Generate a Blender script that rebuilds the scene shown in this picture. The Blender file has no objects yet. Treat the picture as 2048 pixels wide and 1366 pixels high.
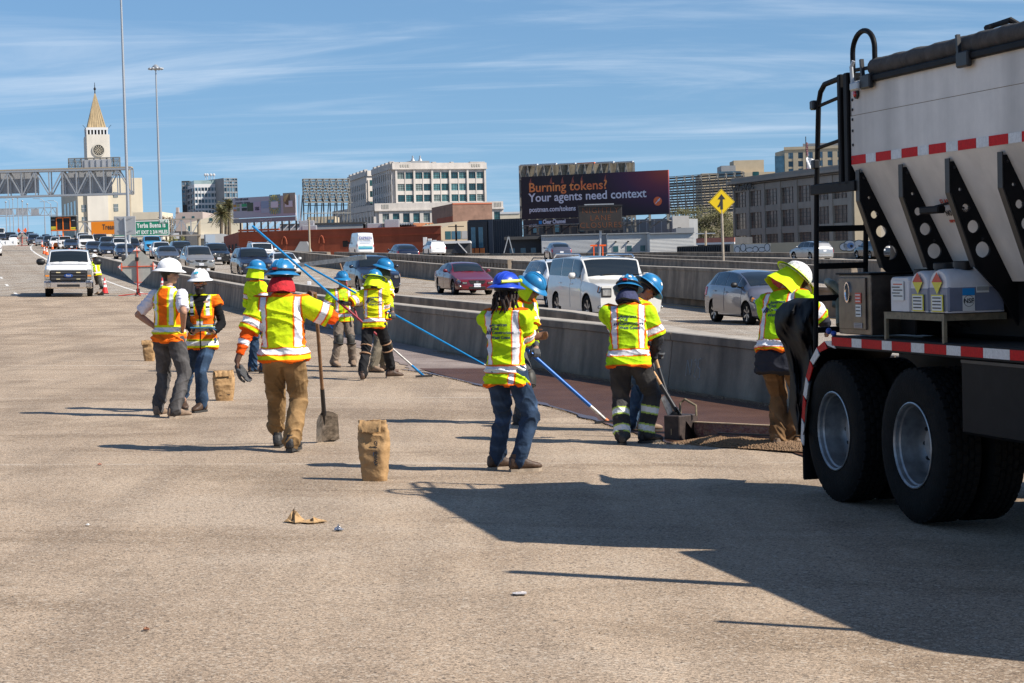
import bpy, bmesh, math, random
import numpy as np
from mathutils import Vector, Matrix, Quaternion, noise
from mathutils.bvhtree import BVHTree
random.seed(7); RNG = np.random.default_rng(7)
scene = bpy.context.scene
COL = scene.collection
R = math.radians

# ------------------------------------------------------------------ camera
F_PX = 3982.0; TILT = math.atan(153 / F_PX); ROLL = R(1.5); EYE = Vector((0, 0, 1.75))
_r0 = Vector((1, 0, 0)); _f = Vector((0, math.cos(TILT), -math.sin(TILT))); _u0 = Vector((0, math.sin(TILT), math.cos(TILT)))
C_RT = _r0 * math.cos(ROLL) - _u0 * math.sin(ROLL); C_UP = _u0 * math.cos(ROLL) + _r0 * math.sin(ROLL); C_FW = _f
cam_data = bpy.data.cameras.new('camera'); cam = bpy.data.objects.new('camera', cam_data); COL.objects.link(cam)
cam_data.sensor_width = 36.0; cam_data.lens = 36.0 * F_PX / 2048.0
cam_data.clip_start = 0.1; cam_data.clip_end = 6000
_m = Matrix((C_RT, C_UP, -C_FW)).transposed().to_4x4(); _m.translation = EYE
cam.matrix_world = _m; scene.camera = cam

# ------------------------------------------------------------------ world, sun, exposure
SUN_EL = R(41.5); SUN_AZ = R(20)
TO_SUN = Vector((math.cos(SUN_AZ) * math.cos(SUN_EL), -math.sin(SUN_AZ) * math.cos(SUN_EL), math.sin(SUN_EL)))
world = bpy.data.worlds.new('World'); scene.world = world; world.use_nodes = True
def build_world():
 nt = world.node_tree; nt.nodes.clear(); N = nt.nodes.new; L = nt.links.new
 out = N('ShaderNodeOutputWorld'); bg = N('ShaderNodeBackground'); L(bg.outputs[0], out.inputs[0])
 sky = N('ShaderNodeTexSky'); sky.sky_type = 'NISHITA'; sky.sun_disc = False
 sky.sun_elevation = SUN_EL; sky.sun_rotation = math.atan2(TO_SUN.x, TO_SUN.y)
 sky.air_density = 1.0; sky.dust_density = 0.0; sky.ozone_density = 1.6; sky.altitude = 20
 bg.inputs[1].default_value = 0.056
 tc = N('ShaderNodeTexCoord'); sep = N('ShaderNodeSeparateXYZ'); L(tc.outputs['Generated'], sep.inputs[0])
 def mth(op, a, b=None, clamp=False):
  n = N('ShaderNodeMath'); n.operation = op; n.use_clamp = clamp
  for k, v in ((0, a), (1, b)):
   if v is None: continue
   if isinstance(v, (int, float)): n.inputs[k].default_value = v
   else: L(v, n.inputs[k])
  return n.outputs[0]
 lift = N('ShaderNodeCombineXYZ'); L(sep.outputs[0], lift.inputs[0]); L(sep.outputs[1], lift.inputs[1])
 L(mth('ADD', mth('MULTIPLY', mth('MAXIMUM', sep.outputs[2], 0.0), 0.65), 0.085), lift.inputs[2])
 nrm = N('ShaderNodeVectorMath'); nrm.operation = 'NORMALIZE'; L(lift.outputs[0], nrm.inputs[0]); L(nrm.outputs[0], sky.inputs['Vector'])
 zz = mth('ADD', mth('MAXIMUM', sep.outputs[2], 0.0), 0.10)
 cx = N('ShaderNodeCombineXYZ'); L(mth('DIVIDE', sep.outputs[0], zz), cx.inputs[0]); L(mth('DIVIDE', sep.outputs[1], zz), cx.inputs[1])
 def cloud(rot, sc, det, lo, hi, seed):
  mp = N('ShaderNodeMapping'); L(cx.outputs[0], mp.inputs[0]); mp.inputs['Rotation'].default_value = (0, 0, rot)
  mp.inputs['Scale'].default_value = sc; mp.inputs['Location'].default_value = (seed, seed * 1.7, 0)
  nz = N('ShaderNodeTexNoise'); L(mp.outputs[0], nz.inputs[0]); nz.inputs['Scale'].default_value = 1.0
  nz.inputs['Detail'].default_value = det; nz.inputs['Roughness'].default_value = 0.62; nz.inputs['Distortion'].default_value = 0.7
  mr = N('ShaderNodeMapRange'); mr.interpolation_type = 'SMOOTHSTEP'; L(nz.outputs[0], mr.inputs[0])
  mr.inputs[1].default_value = lo; mr.inputs[2].default_value = hi
  return mr.outputs[0]
 c1 = cloud(R(14), (0.60, 1.35, 1), 8, 0.46, 0.76, 3.1)
 c2 = cloud(R(-8), (0.5, 3.2, 1), 8, 0.52, 0.82, 9.4)
 cm = mth('MULTIPLY', mth('ADD', mth('MULTIPLY', c1, 0.75), mth('MULTIPLY', c2, 0.6)), 0.66, True)
 wb = N('ShaderNodeMix'); wb.data_type = 'RGBA'; wb.blend_type = 'MULTIPLY'; wb.inputs[0].default_value = 1.0; L(sky.outputs[0], wb.inputs[6]); wb.inputs[7].default_value = (0.86, 1.10, 1.34, 1)
 mix = N('ShaderNodeMix'); mix.data_type = 'RGBA'; L(cm, mix.inputs[0]); L(wb.outputs[2], mix.inputs[6])
 mix.inputs[7].default_value = (8.2, 9.6, 11.4, 1)
 L(mix.outputs[2], bg.inputs[0])
build_world()
sun_d = bpy.data.lights.new('sun', 'SUN'); sun_d.energy = 5.0; sun_d.angle = R(0.53); sun_d.color = (1.0, 0.93, 0.83)
sun = bpy.data.objects.new('sun', sun_d); COL.objects.link(sun); sun.location = (20, -20, 60)
sun.rotation_euler = (-TO_SUN).to_track_quat('-Z', 'Y').to_euler()
scene.view_settings.view_transform = 'Standard'; scene.view_settings.look = 'None'
scene.view_settings.gamma = 1.0; scene.view_settings.use_curve_mapping = False
scene.view_settings.exposure = 0.62
scene.render.film_transparent = False
try:
 scene.cycles.denoising_prefilter = 'NONE'
 scene.cycles.max_bounces = 6; scene.cycles.diffuse_bounces = 3; scene.cycles.glossy_bounces = 3
 scene.cycles.transmission_bounces = 4; scene.cycles.sample_clamp_indirect = 6
except Exception: pass

# ------------------------------------------------------------------ terrain and pixel helpers (all in world units)
def rise(y):
 return 0.0 if y < 30 else (0.02 * (y - 30) ** 2 / 160 if y < 110 else (0.02 * (y - 70) if y < 420 else 7.0 + 0.02 * 380 * (1 - math.exp(-(y - 420) / 380))))
XBF = None
def gz(x, y):
 r = rise(y)
 if XBF and y > 190:      # the far carriageway levels out while the oncoming lanes keep climbing
  w = min(1, max(0, (x - XBF(y) - 17) / 6)); r -= w * max(0, r - (2.4 + .55 * (1 - math.exp(-(y - 190) / 28))))
 return -math.tan(ROLL) * x + r
def ray(px, py): return C_FW + C_RT * ((px - 1024) / F_PX) - C_UP * ((py - 683) / F_PX)
def at(px, py, Y):
 d = ray(px, py); return EYE + d * ((Y - EYE.y) / d.y)
def gnd(px, py):
 d = ray(px, py); t = 5.0
 while t < 1500:
  p = EYE + d * t
  if p.z < gz(p.x, p.y):
   a, b = t - 1.0, t
   for _ in range(26):
    m = (a + b) / 2; p = EYE + d * m
    if p.z < gz(p.x, p.y): b = m
    else: a = m
   return EYE + d * b
  t += 1.0
 return EYE + d * t
def gx(px, Y):
 """ground point at depth Y under image column px"""
 x = (px - 1024) / F_PX * Y
 for _ in range(4):
  z = gz(x, Y); q = Vector((x, Y, z)) - EYE
  x += (px - (1024 + F_PX * q.dot(C_RT) / q.dot(C_FW))) * Y / F_PX
 return Vector((x, Y, gz(x, Y)))

# ------------------------------------------------------------------ material helpers
MATS = {}
def mat(name, col, rough=0.6, metal=0.0, var=0.0, vs=6.0, bump=0.0, bs=40.0, spec=0.5, col2=None, coat=0.0, attr=False, emit=None, stretch=None, streak=None):
 if name in MATS: return MATS[name]
 m = bpy.data.materials.new(name); m.use_nodes = True; MATS[name] = m
 nt = m.node_tree; N = nt.nodes.new; L = nt.links.new
 b = nt.nodes['Principled BSDF']
 b.inputs['Base Color'].default_value = (*col, 1); b.inputs['Roughness'].default_value = rough; b.inputs['Metallic'].default_value = metal
 b.inputs['Specular IOR Level'].default_value = spec
 if coat: b.inputs['Coat Weight'].default_value = coat; b.inputs['Coat Roughness'].default_value = 0.05
 tc = N('ShaderNodeTexCoord'); vec = tc.outputs['Object']
 if stretch:
  mp = N('ShaderNodeMapping'); L(vec, mp.inputs[0]); mp.inputs['Scale'].default_value = stretch; vec = mp.outputs[0]
 src = None
 if attr:
  a = N('ShaderNodeAttribute'); a.attribute_name = 'Col'; src = a.outputs['Color']
 if var > 0 or col2:
  nz = N('ShaderNodeTexNoise'); L(vec, nz.inputs[0]); nz.inputs['Scale'].default_value = vs; nz.inputs['Detail'].default_value = 6; nz.inputs['Roughness'].default_value = 0.65
  mr = N('ShaderNodeMapRange'); L(nz.outputs[0], mr.inputs[0]); mr.inputs[1].default_value = 0.3; mr.inputs[2].default_value = 0.7
  mx = N('ShaderNodeMix'); mx.data_type = 'RGBA'; L(mr.outputs[0], mx.inputs[0])
  if col2:
   mx.inputs[6].default_value = (*col, 1); mx.inputs[7].default_value = (*col2, 1)
  elif src is not None:
   mx.blend_type = 'MULTIPLY'; mx.inputs[0].default_value = 1.0
   for lk in list(mx.inputs[0].links): nt.links.remove(lk)
   cr = N('ShaderNodeMapRange'); L(nz.outputs[0], cr.inputs[0]); cr.inputs[1].default_value = 0.3; cr.inputs[2].default_value = 0.7; cr.inputs[3].default_value = 1 - var; cr.inputs[4].default_value = 1.0
   L(src, mx.inputs[6]); L(cr.outputs[0], mx.inputs[7])
  else:
   mx.inputs[6].default_value = (*[c * (1 - var) for c in col], 1); mx.inputs[7].default_value = (*[min(1, c * (1 + var)) for c in col], 1)
  src = mx.outputs[2]
 if streak:      # vertical grime running down a face: (strength, scale)
  mp = N('ShaderNodeMapping'); L(tc.outputs['Object'], mp.inputs[0]); mp.inputs['Scale'].default_value = (streak[1], streak[1], streak[1] * 0.06)
  nz = N('ShaderNodeTexNoise'); L(mp.outputs[0], nz.inputs[0]); nz.inputs['Scale'].default_value = 1.0; nz.inputs['Detail'].default_value = 4
  mr = N('ShaderNodeMapRange'); L(nz.outputs[0], mr.inputs[0]); mr.inputs[1].default_value = 0.35; mr.inputs[2].default_value = 0.7; mr.inputs[3].default_value = 1.0; mr.inputs[4].default_value = 1 - streak[0]
  mx = N('ShaderNodeMix'); mx.data_type = 'RGBA'; mx.blend_type = 'MULTIPLY'; mx.inputs[0].default_value = 1.0
  if src is not None: L(src, mx.inputs[6])
  else: mx.inputs[6].default_value = (*col, 1)
  L(mr.outputs[0], mx.inputs[7]); src = mx.outputs[2]
 if src is not None: L(src, b.inputs['Base Color'])
 if bump > 0:
  nb = N('ShaderNodeTexNoise'); L(vec, nb.inputs[0]); nb.inputs['Scale'].default_value = bs; nb.inputs['Detail'].default_value = 4
  bp = N('ShaderNodeBump'); bp.inputs['Strength'].default_value = bump; bp.inputs['Distance'].default_value = 0.02
  L(nb.outputs[0], bp.inputs['Height']); L(bp.outputs[0], b.inputs['Normal'])
 if emit: b.inputs['Emission Color'].default_value = (*emit[:3], 1); b.inputs['Emission Strength'].default_value = emit[3]
 return m

# ------------------------------------------------------------------ scratch scene: modifiers are evaluated there, away from the big scene
SCR = bpy.data.scenes.new('scratch')
def ev_mesh(ob, extra=()):
 for o in (ob, *extra): SCR.collection.objects.link(o)
 vl = SCR.view_layers[0]; vl.update(); me = bpy.data.meshes.new_from_object(ob.evaluated_get(vl.depsgraph))
 for o in (ob, *extra): bpy.data.objects.remove(o)
 return me
# ------------------------------------------------------------------ mesh builder
class MB:
 def __init__(s): s.v = []; s.f = []; s.mi = []; s.M = None
 def add(s, vs, fs, mi=0):
  o = len(s.v)
  if s.M is not None: vs = [s.M @ Vector(p) for p in vs]
  s.v += [tuple(p) for p in vs]; s.f += [tuple(i + o for i in f) for f in fs]; s.mi += [mi] * len(fs); return s
 def box(s, c, d, mi=0, ch=0.0, rot=None):
  hx, hy, hz = d[0] / 2, d[1] / 2, d[2] / 2
  if ch <= 0:
   vs = [(x, y, z) for z in (-hz, hz) for y in (-hy, hy) for x in (-hx, hx)]
   fs = [(0, 2, 3, 1), (4, 5, 7, 6), (0, 1, 5, 4), (2, 6, 7, 3), (0, 4, 6, 2), (1, 3, 7, 5)]
  else:
   ch = min(ch, hx * .9, hy * .9, hz * .9); vs = []; idx = {}
   for a in (-1, 1):
    for b in (-1, 1):
     for c_ in (-1, 1):
      for k in range(3):
       p = [a * hx, b * hy, c_ * hz]
       for j in range(3):
        if j != k: p[j] -= (a, b, c_)[j] * ch
       idx[(a, b, c_, k)] = len(vs); vs.append(tuple(p))
   fs = []
   for k in range(3):
    j, l = (k + 1) % 3, (k + 2) % 3
    for sg in (-1, 1):
     q = []
     for (u, w) in ((-1, -1), (1, -1), (1, 1), (-1, 1)):
      t = [0, 0, 0]; t[k] = sg; t[j] = u; t[l] = w; q.append(idx[(*t, k)])
     fs.append(tuple(q) if sg > 0 else tuple(reversed(q)))
    for u in (-1, 1):
     for w in (-1, 1):
      t1 = [0, 0, 0]; t1[j] = u; t1[l] = w; t1[k] = -1; t2 = list(t1); t2[k] = 1
      q = (idx[(*t1, j)], idx[(*t2, j)], idx[(*t2, l)], idx[(*t1, l)])
      fs.append(q if u * w < 0 else tuple(reversed(q)))
   for a in (-1, 1):
    for b in (-1, 1):
     for c_ in (-1, 1):
      q = tuple(idx[(a, b, c_, k)] for k in range(3)); fs.append(q if a * b * c_ > 0 else tuple(reversed(q)))
  if rot is not None: vs = [rot @ Vector(p) for p in vs]
  c = Vector(c); return s.add([Vector(p) + c for p in vs], fs, mi)
 def bar(s, a, b, w, h, mi=0, up=(0, 0, 1)):
  """square bar from a to b"""
  a = Vector(a); b = Vector(b); d = (b - a); ln = d.length; d.normalize(); u = Vector(up)
  if abs(d.dot(u)) > 0.98: u = Vector((0, 1, 0))
  x = d.cross(u).normalized(); z = x.cross(d)
  vs = [p + x * (i * w / 2) + z * (j * h / 2) for p in (a, b) for (i, j) in ((-1, -1), (1, -1), (1, 1), (-1, 1))]
  return s.add(vs, [(0, 1, 2, 3), (7, 6, 5, 4), (0, 4, 5, 1), (1, 5, 6, 2), (2, 6, 7, 3), (3, 7, 4, 0)], mi)
 def tube(s, pts, r, n=8, mi=0, caps=True, flat=1.0):
  pts = [Vector(p) for p in pts]; m = len(pts); rr = [r] * m if isinstance(r, (int, float)) else r
  vs = []; prev = None
  for i, p in enumerate(pts):
   d = (pts[min(i + 1, m - 1)] - pts[max(i - 1, 0)])
   if d.length < 1e-9: d = Vector((0, 0, 1))
   d.normalize()
   if prev is None:
    x = d.orthogonal().normalized()
   else:
    x = (prev - d * prev.dot(d))
    x = x.normalized() if x.length > 1e-6 else d.orthogonal().normalized()
   prev = x; y = d.cross(x)
   for k in range(n):
    a = 2 * math.pi * k / n; vs.append(p + (x * math.cos(a) + y * math.sin(a) * flat) * rr[i])
  fs = [(i * n + k, i * n + (k + 1) % n, (i + 1) * n + (k + 1) % n, (i + 1) * n + k) for i in range(m - 1) for k in range(n)]
  if caps: fs += [tuple(reversed(range(n))), tuple(range((m - 1) * n, m * n))]
  return s.add(vs, fs, mi)
 def rings(s, rings, mi=0, caps=True, closed=True):
  n = len(rings[0]); vs = [p for r in rings for p in r]; m = len(rings)
  kk = n if closed else n - 1
  fs = [(i * n + k, i * n + (k + 1) % n, (i + 1) * n + (k + 1) % n, (i + 1) * n + k) for i in range(m - 1) for k in range(kk)]
  if caps and closed: fs += [tuple(reversed(range(n))), tuple(range((m - 1) * n, m * n))]
  return s.add(vs, fs, mi)
 def lathe(s, prof, axis='z', n=24, c=(0, 0, 0), mi=0, caps=True):
  """prof: list of (radius, along)"""
  rg = []
  for (r, h) in prof:
   row = []
   for k in range(n):
    a = 2 * math.pi * k / n; u, w = r * math.cos(a), r * math.sin(a)
    row.append({'z': (c[0] + u, c[1] + w, c[2] + h), 'y': (c[0] + w, c[1] + h, c[2] + u), 'x': (c[0] + h, c[1] + u, c[2] + w)}[axis])
   rg.append(row)
  return s.rings(rg, mi, caps)
 def prism(s, poly, h0, h1, plane='xy', mi=0):
  """polygon extruded along the third axis"""
  def P(a, b, h): return {'xy': (a, b, h), 'xz': (a, h, b), 'yz': (h, a, b)}[plane]
  n = len(poly); vs = [P(a, b, h0) for a, b in poly] + [P(a, b, h1) for a, b in poly]
  fs = [(k, (k + 1) % n, n + (k + 1) % n, n + k) for k in range(n)] + [tuple(reversed(range(n))), tuple(range(n, 2 * n))]
  return s.add(vs, fs, mi)
 def ell(s, c, r, n=12, m=8, mi=0, M=None):
  rg = []
  for j in range(m + 1):
   ph = math.pi * (j / m - 0.5); cz = math.sin(ph); cr = max(math.cos(ph), 1e-3)
   rg.append([Vector((r[0] * cr * math.cos(2 * math.pi * k / n), r[1] * cr * math.sin(2 * math.pi * k / n), r[2] * cz)) for k in range(n)])
  c = Vector(c)
  rg = [[(M @ p if M is not None else p) + c for p in row] for row in rg]
  return s.rings(rg, mi)
 def mesh(s, name, fix=True):
  me = bpy.data.meshes.new(name); me.from_pydata([tuple(p) for p in s.v], [], s.f)
  me.polygons.foreach_set('material_index', s.mi)
  if fix:
   bm = bmesh.new(); bm.from_mesh(me); bmesh.ops.recalc_face_normals(bm, faces=bm.faces); bm.to_mesh(me); bm.free()
  return me
 def build(s, name, mats, parent=None, smooth=None, loc=None, rot=None, fix=True):
  return link_mesh(name, s.mesh(name, fix), mats, parent, smooth, loc, rot)
def link_mesh(name, me, mats, parent=None, smooth=None, loc=None, rot=None):
 if not isinstance(mats, (list, tuple)): mats = [mats]
 if not me.materials:
  for m in mats: me.materials.append(m)
 if smooth is not None:
  me.polygons.foreach_set('use_smooth', [True] * len(me.polygons))
  if smooth < 180: me.set_sharp_from_angle(angle=R(smooth))
 o = bpy.data.objects.new(name, me); COL.objects.link(o)
 if parent is not None: o.parent = parent
 if loc is not None: o.location = loc
 if rot is not None: o.rotation_euler = rot
 return o
def tag(o, label=None, cat=None, group=None, kind=None):
 if label: o['label'] = label
 if cat: o['category'] = cat
 if group: o['group'] = group
 if kind: o['kind'] = kind
 return o
def thing(name, label, cat, loc=(0, 0, 0), rz=0.0, group=None):
 o = bpy.data.objects.new(name, None); COL.objects.link(o); o.location = loc; o.rotation_euler = (0, 0, rz); o.empty_display_size = 0.2
 return tag(o, label, cat, group)
def copy_tree(o, parent=None):
 c = o.copy(); COL.objects.link(c)
 if parent is not None: c.parent = parent
 for ch in list(o.children): copy_tree(ch, c)
 return c
def text_mesh(txt, size, extr=0.0, align='LEFT', offset=0.0, spacing=1.0, line=1.0):
 """flat lettering in the local XY plane"""
 cu = bpy.data.curves.new('lettering', 'FONT'); cu.body = txt; cu.size = size; cu.extrude = extr; cu.align_x = align; cu.offset = offset
 cu.space_character = spacing; cu.space_line = line; cu.resolution_u = 3
 ob = bpy.data.objects.new('lettering', cu); me = ev_mesh(ob); bpy.data.curves.remove(cu); return me
def lettering(txt, size, m, parent, M, extr=0.003, align='LEFT', offset=0.0, spacing=1.0, line=1.0, name='lettering', width=None):
 me = text_mesh(txt, size, extr, align, offset, spacing, line)
 if width:
  xs = [v.co.x for v in me.vertices]; w = max(xs) - min(xs); me.transform(Matrix.Scale(width / w, 4, (1, 0, 0)))
 me.transform(M); me.materials.clear()
 return link_mesh(name, me, m, parent)
def frame(o, x, y):
 """matrix with columns x (right), y (up), z = x cross y at o"""
 x = Vector(x).normalized(); y = Vector(y); z = x.cross(y).normalized(); y = z.cross(x)
 M = Matrix((x, y, z)).transposed().to_4x4(); M.translation = Vector(o); return M

# ================================================================== materials used all over
M_STEEL = mat('galvanised', (0.42, 0.43, 0.44), 0.45, 0.6, 0.15, 8)
M_DKMET = mat('black_metal', (0.018, 0.018, 0.02), 0.45, 0.2, 0.3, 12)
M_BLACK = mat('black_plastic', (0.012, 0.012, 0.013), 0.5)
M_WHITE = mat('white_paint', (0.78, 0.78, 0.76), 0.5, 0, 0.05, 4)
M_CHROME = mat('chrome', (0.75, 0.75, 0.76), 0.12, 1.0)
M_RUBBER = mat('rubber', (0.011, 0.0105, 0.010), 0.8, 0, 0.35, 9, 0.3, 60, spec=.10)
M_GLASS = mat('dark_glass', (0.012, 0.016, 0.018), 0.04, 0, spec=0.9)
M_ORANGE = mat('safety_orange', (0.85, 0.12, 0.012), 0.5, 0, 0.1, 5)
M_RED = mat('red_lens', (0.45, 0.01, 0.01), 0.15, spec=0.7)
M_LAMP = mat('lamp_lens', (0.36, 0.36, 0.35), 0.08, 0.5, 0.6, 14, spec=0.9)
M_PLATE = mat('plate_white', (0.75, 0.76, 0.78), 0.4)
M_SLOT = mat('dark_void', (0.01, 0.01, 0.01), 0.9)

def road_mat():
 m = bpy.data.materials.new('road_concrete'); m.use_nodes = True; nt = m.node_tree; N = nt.nodes.new; L = nt.links.new
 b = nt.nodes['Principled BSDF']; b.inputs['Roughness'].default_value = 0.82; b.inputs['Specular IOR Level'].default_value = 0.3
 tc = N('ShaderNodeTexCoord'); P = tc.outputs['Object']
 def noise_(scale, det=4, rough=0.6, stretch=None, rot=0.0, dist=0.0):
  v = P
  if stretch:
   mp = N('ShaderNodeMapping'); L(P, mp.inputs[0]); mp.inputs['Rotation'].default_value = (0, 0, rot); mp.inputs['Scale'].default_value = stretch; v = mp.outputs[0]
  n = N('ShaderNodeTexNoise'); L(v, n.inputs[0]); n.inputs['Scale'].default_value = scale; n.inputs['Detail'].default_value = det; n.inputs['Roughness'].default_value = rough; n.inputs['Distortion'].default_value = dist
  return n.outputs[0]
 def rng(x, a, c, lo, hi, smooth=True):
  n = N('ShaderNodeMapRange'); L(x, n.inputs[0]); n.inputs[1].default_value = a; n.inputs[2].default_value = c; n.inputs[3].default_value = lo; n.inputs[4].default_value = hi
  if smooth: n.interpolation_type = 'SMOOTHSTEP'
  return n.outputs[0]
 def mx(f, A, B, mode='MIX'):
  n = N('ShaderNodeMix'); n.data_type = 'RGBA'; n.blend_type = mode
  for k, v in ((0, f), (6, A), (7, B)):
   if isinstance(v, tuple): n.inputs[k].default_value = (*v, 1)
   elif isinstance(v, (int, float)): n.inputs[k].default_value = v
   else: L(v, n.inputs[k])
  return n.outputs[2]
 def mth(op, A, B=None, clamp=False):
  n = N('ShaderNodeMath'); n.operation = op; n.use_clamp = clamp
  for k, v in ((0, A), (1, B)):
   if v is None: continue
   if isinstance(v, (int, float)): n.inputs[k].default_value = v
   else: L(v, n.inputs[k])
  return n.outputs[0]
 sep = N('ShaderNodeSeparateXYZ'); L(P, sep.inputs[0]); Y = sep.outputs[1]; X = sep.outputs[0]
 # shot-blasted lanes under work (tan) against the older, greyer lanes
 lo = noise_(0.35, 4); mid = noise_(1.2, 4, 0.7)
 tan = mx(rng(lo, 0.3, 0.7, 0, 1), (0.300, 0.224, 0.156), (0.390, 0.300, 0.215))
 old = mx(rng(lo, 0.3, 0.7, 0, 1), (0.26, 0.232, 0.196), (0.32, 0.288, 0.245))
 edge = mth('ADD', Y, mth('MULTIPLY', mid, 1.2))
 far = rng(edge, 86.3, 86.7, 0, 1)
 g0 = N('ShaderNodeVectorMath'); g0.operation = 'DOT_PRODUCT'; L(P, g0.inputs[0]); g0.inputs[1].default_value = (0.965, 0.262, 0)
 side = rng(g0.outputs['Value'], 13.0, 13.4, 0, 1)
 base = mx(mth('MAXIMUM', far, side), tan, old)
 # streaks dragged along the lane direction, blotches, wheel tracks
 st = noise_(1.0, 3, 0.6, (1.6, 0.07, 1), R(-15))
 base = mx(rng(st, 0.38, 0.66, 0.0, 0.45), base, (0.175, 0.130, 0.092))
 st2 = noise_(1.0, 3, 0.6, (0.10, 1.9, 1), R(6), 0.4)
 base = mx(rng(st2, 0.54, 0.72, 0.0, 0.16), base, (0.39, 0.32, 0.25))
 wear = noise_(1.0, 4, 0.65, (0.30, 0.55, 1), R(-16), 0.8)
 base = mx(rng(wear, 0.48, 0.64, 0.0, 0.7), base, (0.195, 0.140, 0.092))
 base = mx(rng(wear, 0.45, 0.32, 0.0, 0.6), base, (0.37, 0.295, 0.222))
 for c in (0.6, 2.4, 4.3, 6.1, -3.0, -4.8):      # worn wheel tracks
  k = rng(mth('ABSOLUTE', mth('SUBTRACT', mth('ADD', g0.outputs['Value'], mth('MULTIPLY', lo, 0.5)), c + 0.25)), 0.10, 0.42, 0.26, 0.0)
  base = mx(mth('MULTIPLY', k, rng(mid, 0.30, 0.62, 0.3, 1)), base, (0.165, 0.122, 0.086))
 # pale cross joints
 wob = mth('ADD', mth('ADD', Y, mth('MULTIPLY', X, -0.03)), mth('MULTIPLY', lo, 0.4)); brk = rng(mid, 0.35, 0.6, 0, 1); jm = None
 for yy, w in ((17.75, 0.10), (35.0, 0.22), (26.5, 0.16), (51.2, 0.35)):
  k = rng(mth('ABSOLUTE', mth('SUBTRACT', wob, yy)), 0.0, w, 0.5, 0.0); jm = k if jm is None else mth('ADD', jm, k)
 base = mx(mth('MULTIPLY', jm, brk), base, (0.46, 0.40, 0.33))
 # exposed aggregate: fine salt and pepper plus larger chips
 def grains(scale):
  v = N('ShaderNodeTexVoronoi'); L(P, v.inputs[0]); v.inputs['Scale'].default_value = scale; q = N('ShaderNodeSeparateColor'); L(v.outputs['Color'], q.inputs[0]); return q.outputs[0]
 ag = grains(150)
 base = mx(1.0, base, rng(ag, 0.0, 1.0, 0.52, 1.62, False), 'MULTIPLY')
 big = grains(70)
 base = mx(mth('MULTIPLY', mth('GREATER_THAN', big, 0.90), 0.55), base, (0.50, 0.43, 0.345))
 base = mx(mth('MULTIPLY', mth('LESS_THAN', big, 0.07), 0.65), base, (0.075, 0.058, 0.045))
 # diamond-ground grooves running across the lane
 gv = N('ShaderNodeVectorMath'); gv.operation = 'DOT_PRODUCT'; L(P, gv.inputs[0]); gv.inputs[1].default_value = (0.62, 0.79, 0)
 gr = mth('SINE', mth('ADD', mth('MULTIPLY', gv.outputs['Value'], 150), mth('MULTIPLY', mid, 16)))
 gm = rng(lo, 0.44, 0.58, 0, 0.28)
 base = mx(mth('MULTIPLY', rng(gr, 0.3, 1.0, 0, 1), gm), base, (0.125, 0.092, 0.064))
 L(base, b.inputs['Base Color'])
 h = mth('ADD', ag, mth('MULTIPLY', mth('MULTIPLY', gr, gm), 0.35))
 bp = N('ShaderNodeBump'); bp.inputs['Strength'].default_value = 0.55; bp.inputs['Distance'].default_value = 0.006
 L(h, bp.inputs['Height']); L(bp.outputs[0], b.inputs['Normal'])
 return m
M_ROAD = road_mat()
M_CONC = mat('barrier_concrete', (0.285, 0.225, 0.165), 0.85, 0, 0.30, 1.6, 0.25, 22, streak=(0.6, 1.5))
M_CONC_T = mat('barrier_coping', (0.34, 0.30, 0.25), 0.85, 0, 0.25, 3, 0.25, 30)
M_LINE = mat('lane_paint_white', (0.62, 0.60, 0.56), 0.7, 0, 0.3, 5)
M_YLINE = mat('lane_paint_yellow', (0.58, 0.36, 0.08), 0.7, 0, 0.3, 5)
M_CITY = mat('city_ground', (0.18, 0.17, 0.16), 0.9, 0, 0.3, 0.05)

# ------------------------------------------------------------------ road alignment (foot of the near barrier)
_bp = [gnd(*q) for q in ((1544, 809), (1309, 776), (1037, 734), (860, 697), (495, 624), (424, 602), (307, 573), (207, 541))]
_by = [-40.0] + [p.y for p in _bp] + [220, 300, 400, 600, 900]
_bx = [_bp[0].x + 0.33 * (_bp[0].y + 40)] + [p.x for p in _bp]
for y0, y1, s in ((_by[8], 220, -.262), (220, 300, -.25), (300, 400, -.235), (400, 600, -.20), (600, 900, -.18)): _bx.append(_bx[-1] + s * (y1 - y0))
_yy = np.arange(-40, 900, 1.0); _xx = np.interp(_yy, _by, _bx)
for _ in range(60): _xx[1:-1] = (_xx[:-2] + 2 * _xx[1:-1] + _xx[2:]) / 4
def xb(Y): return float(np.interp(Y, _yy, _xx))
XBF = xb
def tang(Y):
 s = (xb(Y + 4) - xb(Y - 4)) / 8; return Vector((s, 1, 0)).normalized()
def off(Y, d):
 t = tang(Y); n = Vector((t.y, -t.x, 0)); p = Vector((xb(Y), Y, 0)) + n * d; p.z = gz(p.x, p.y); return p

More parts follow.
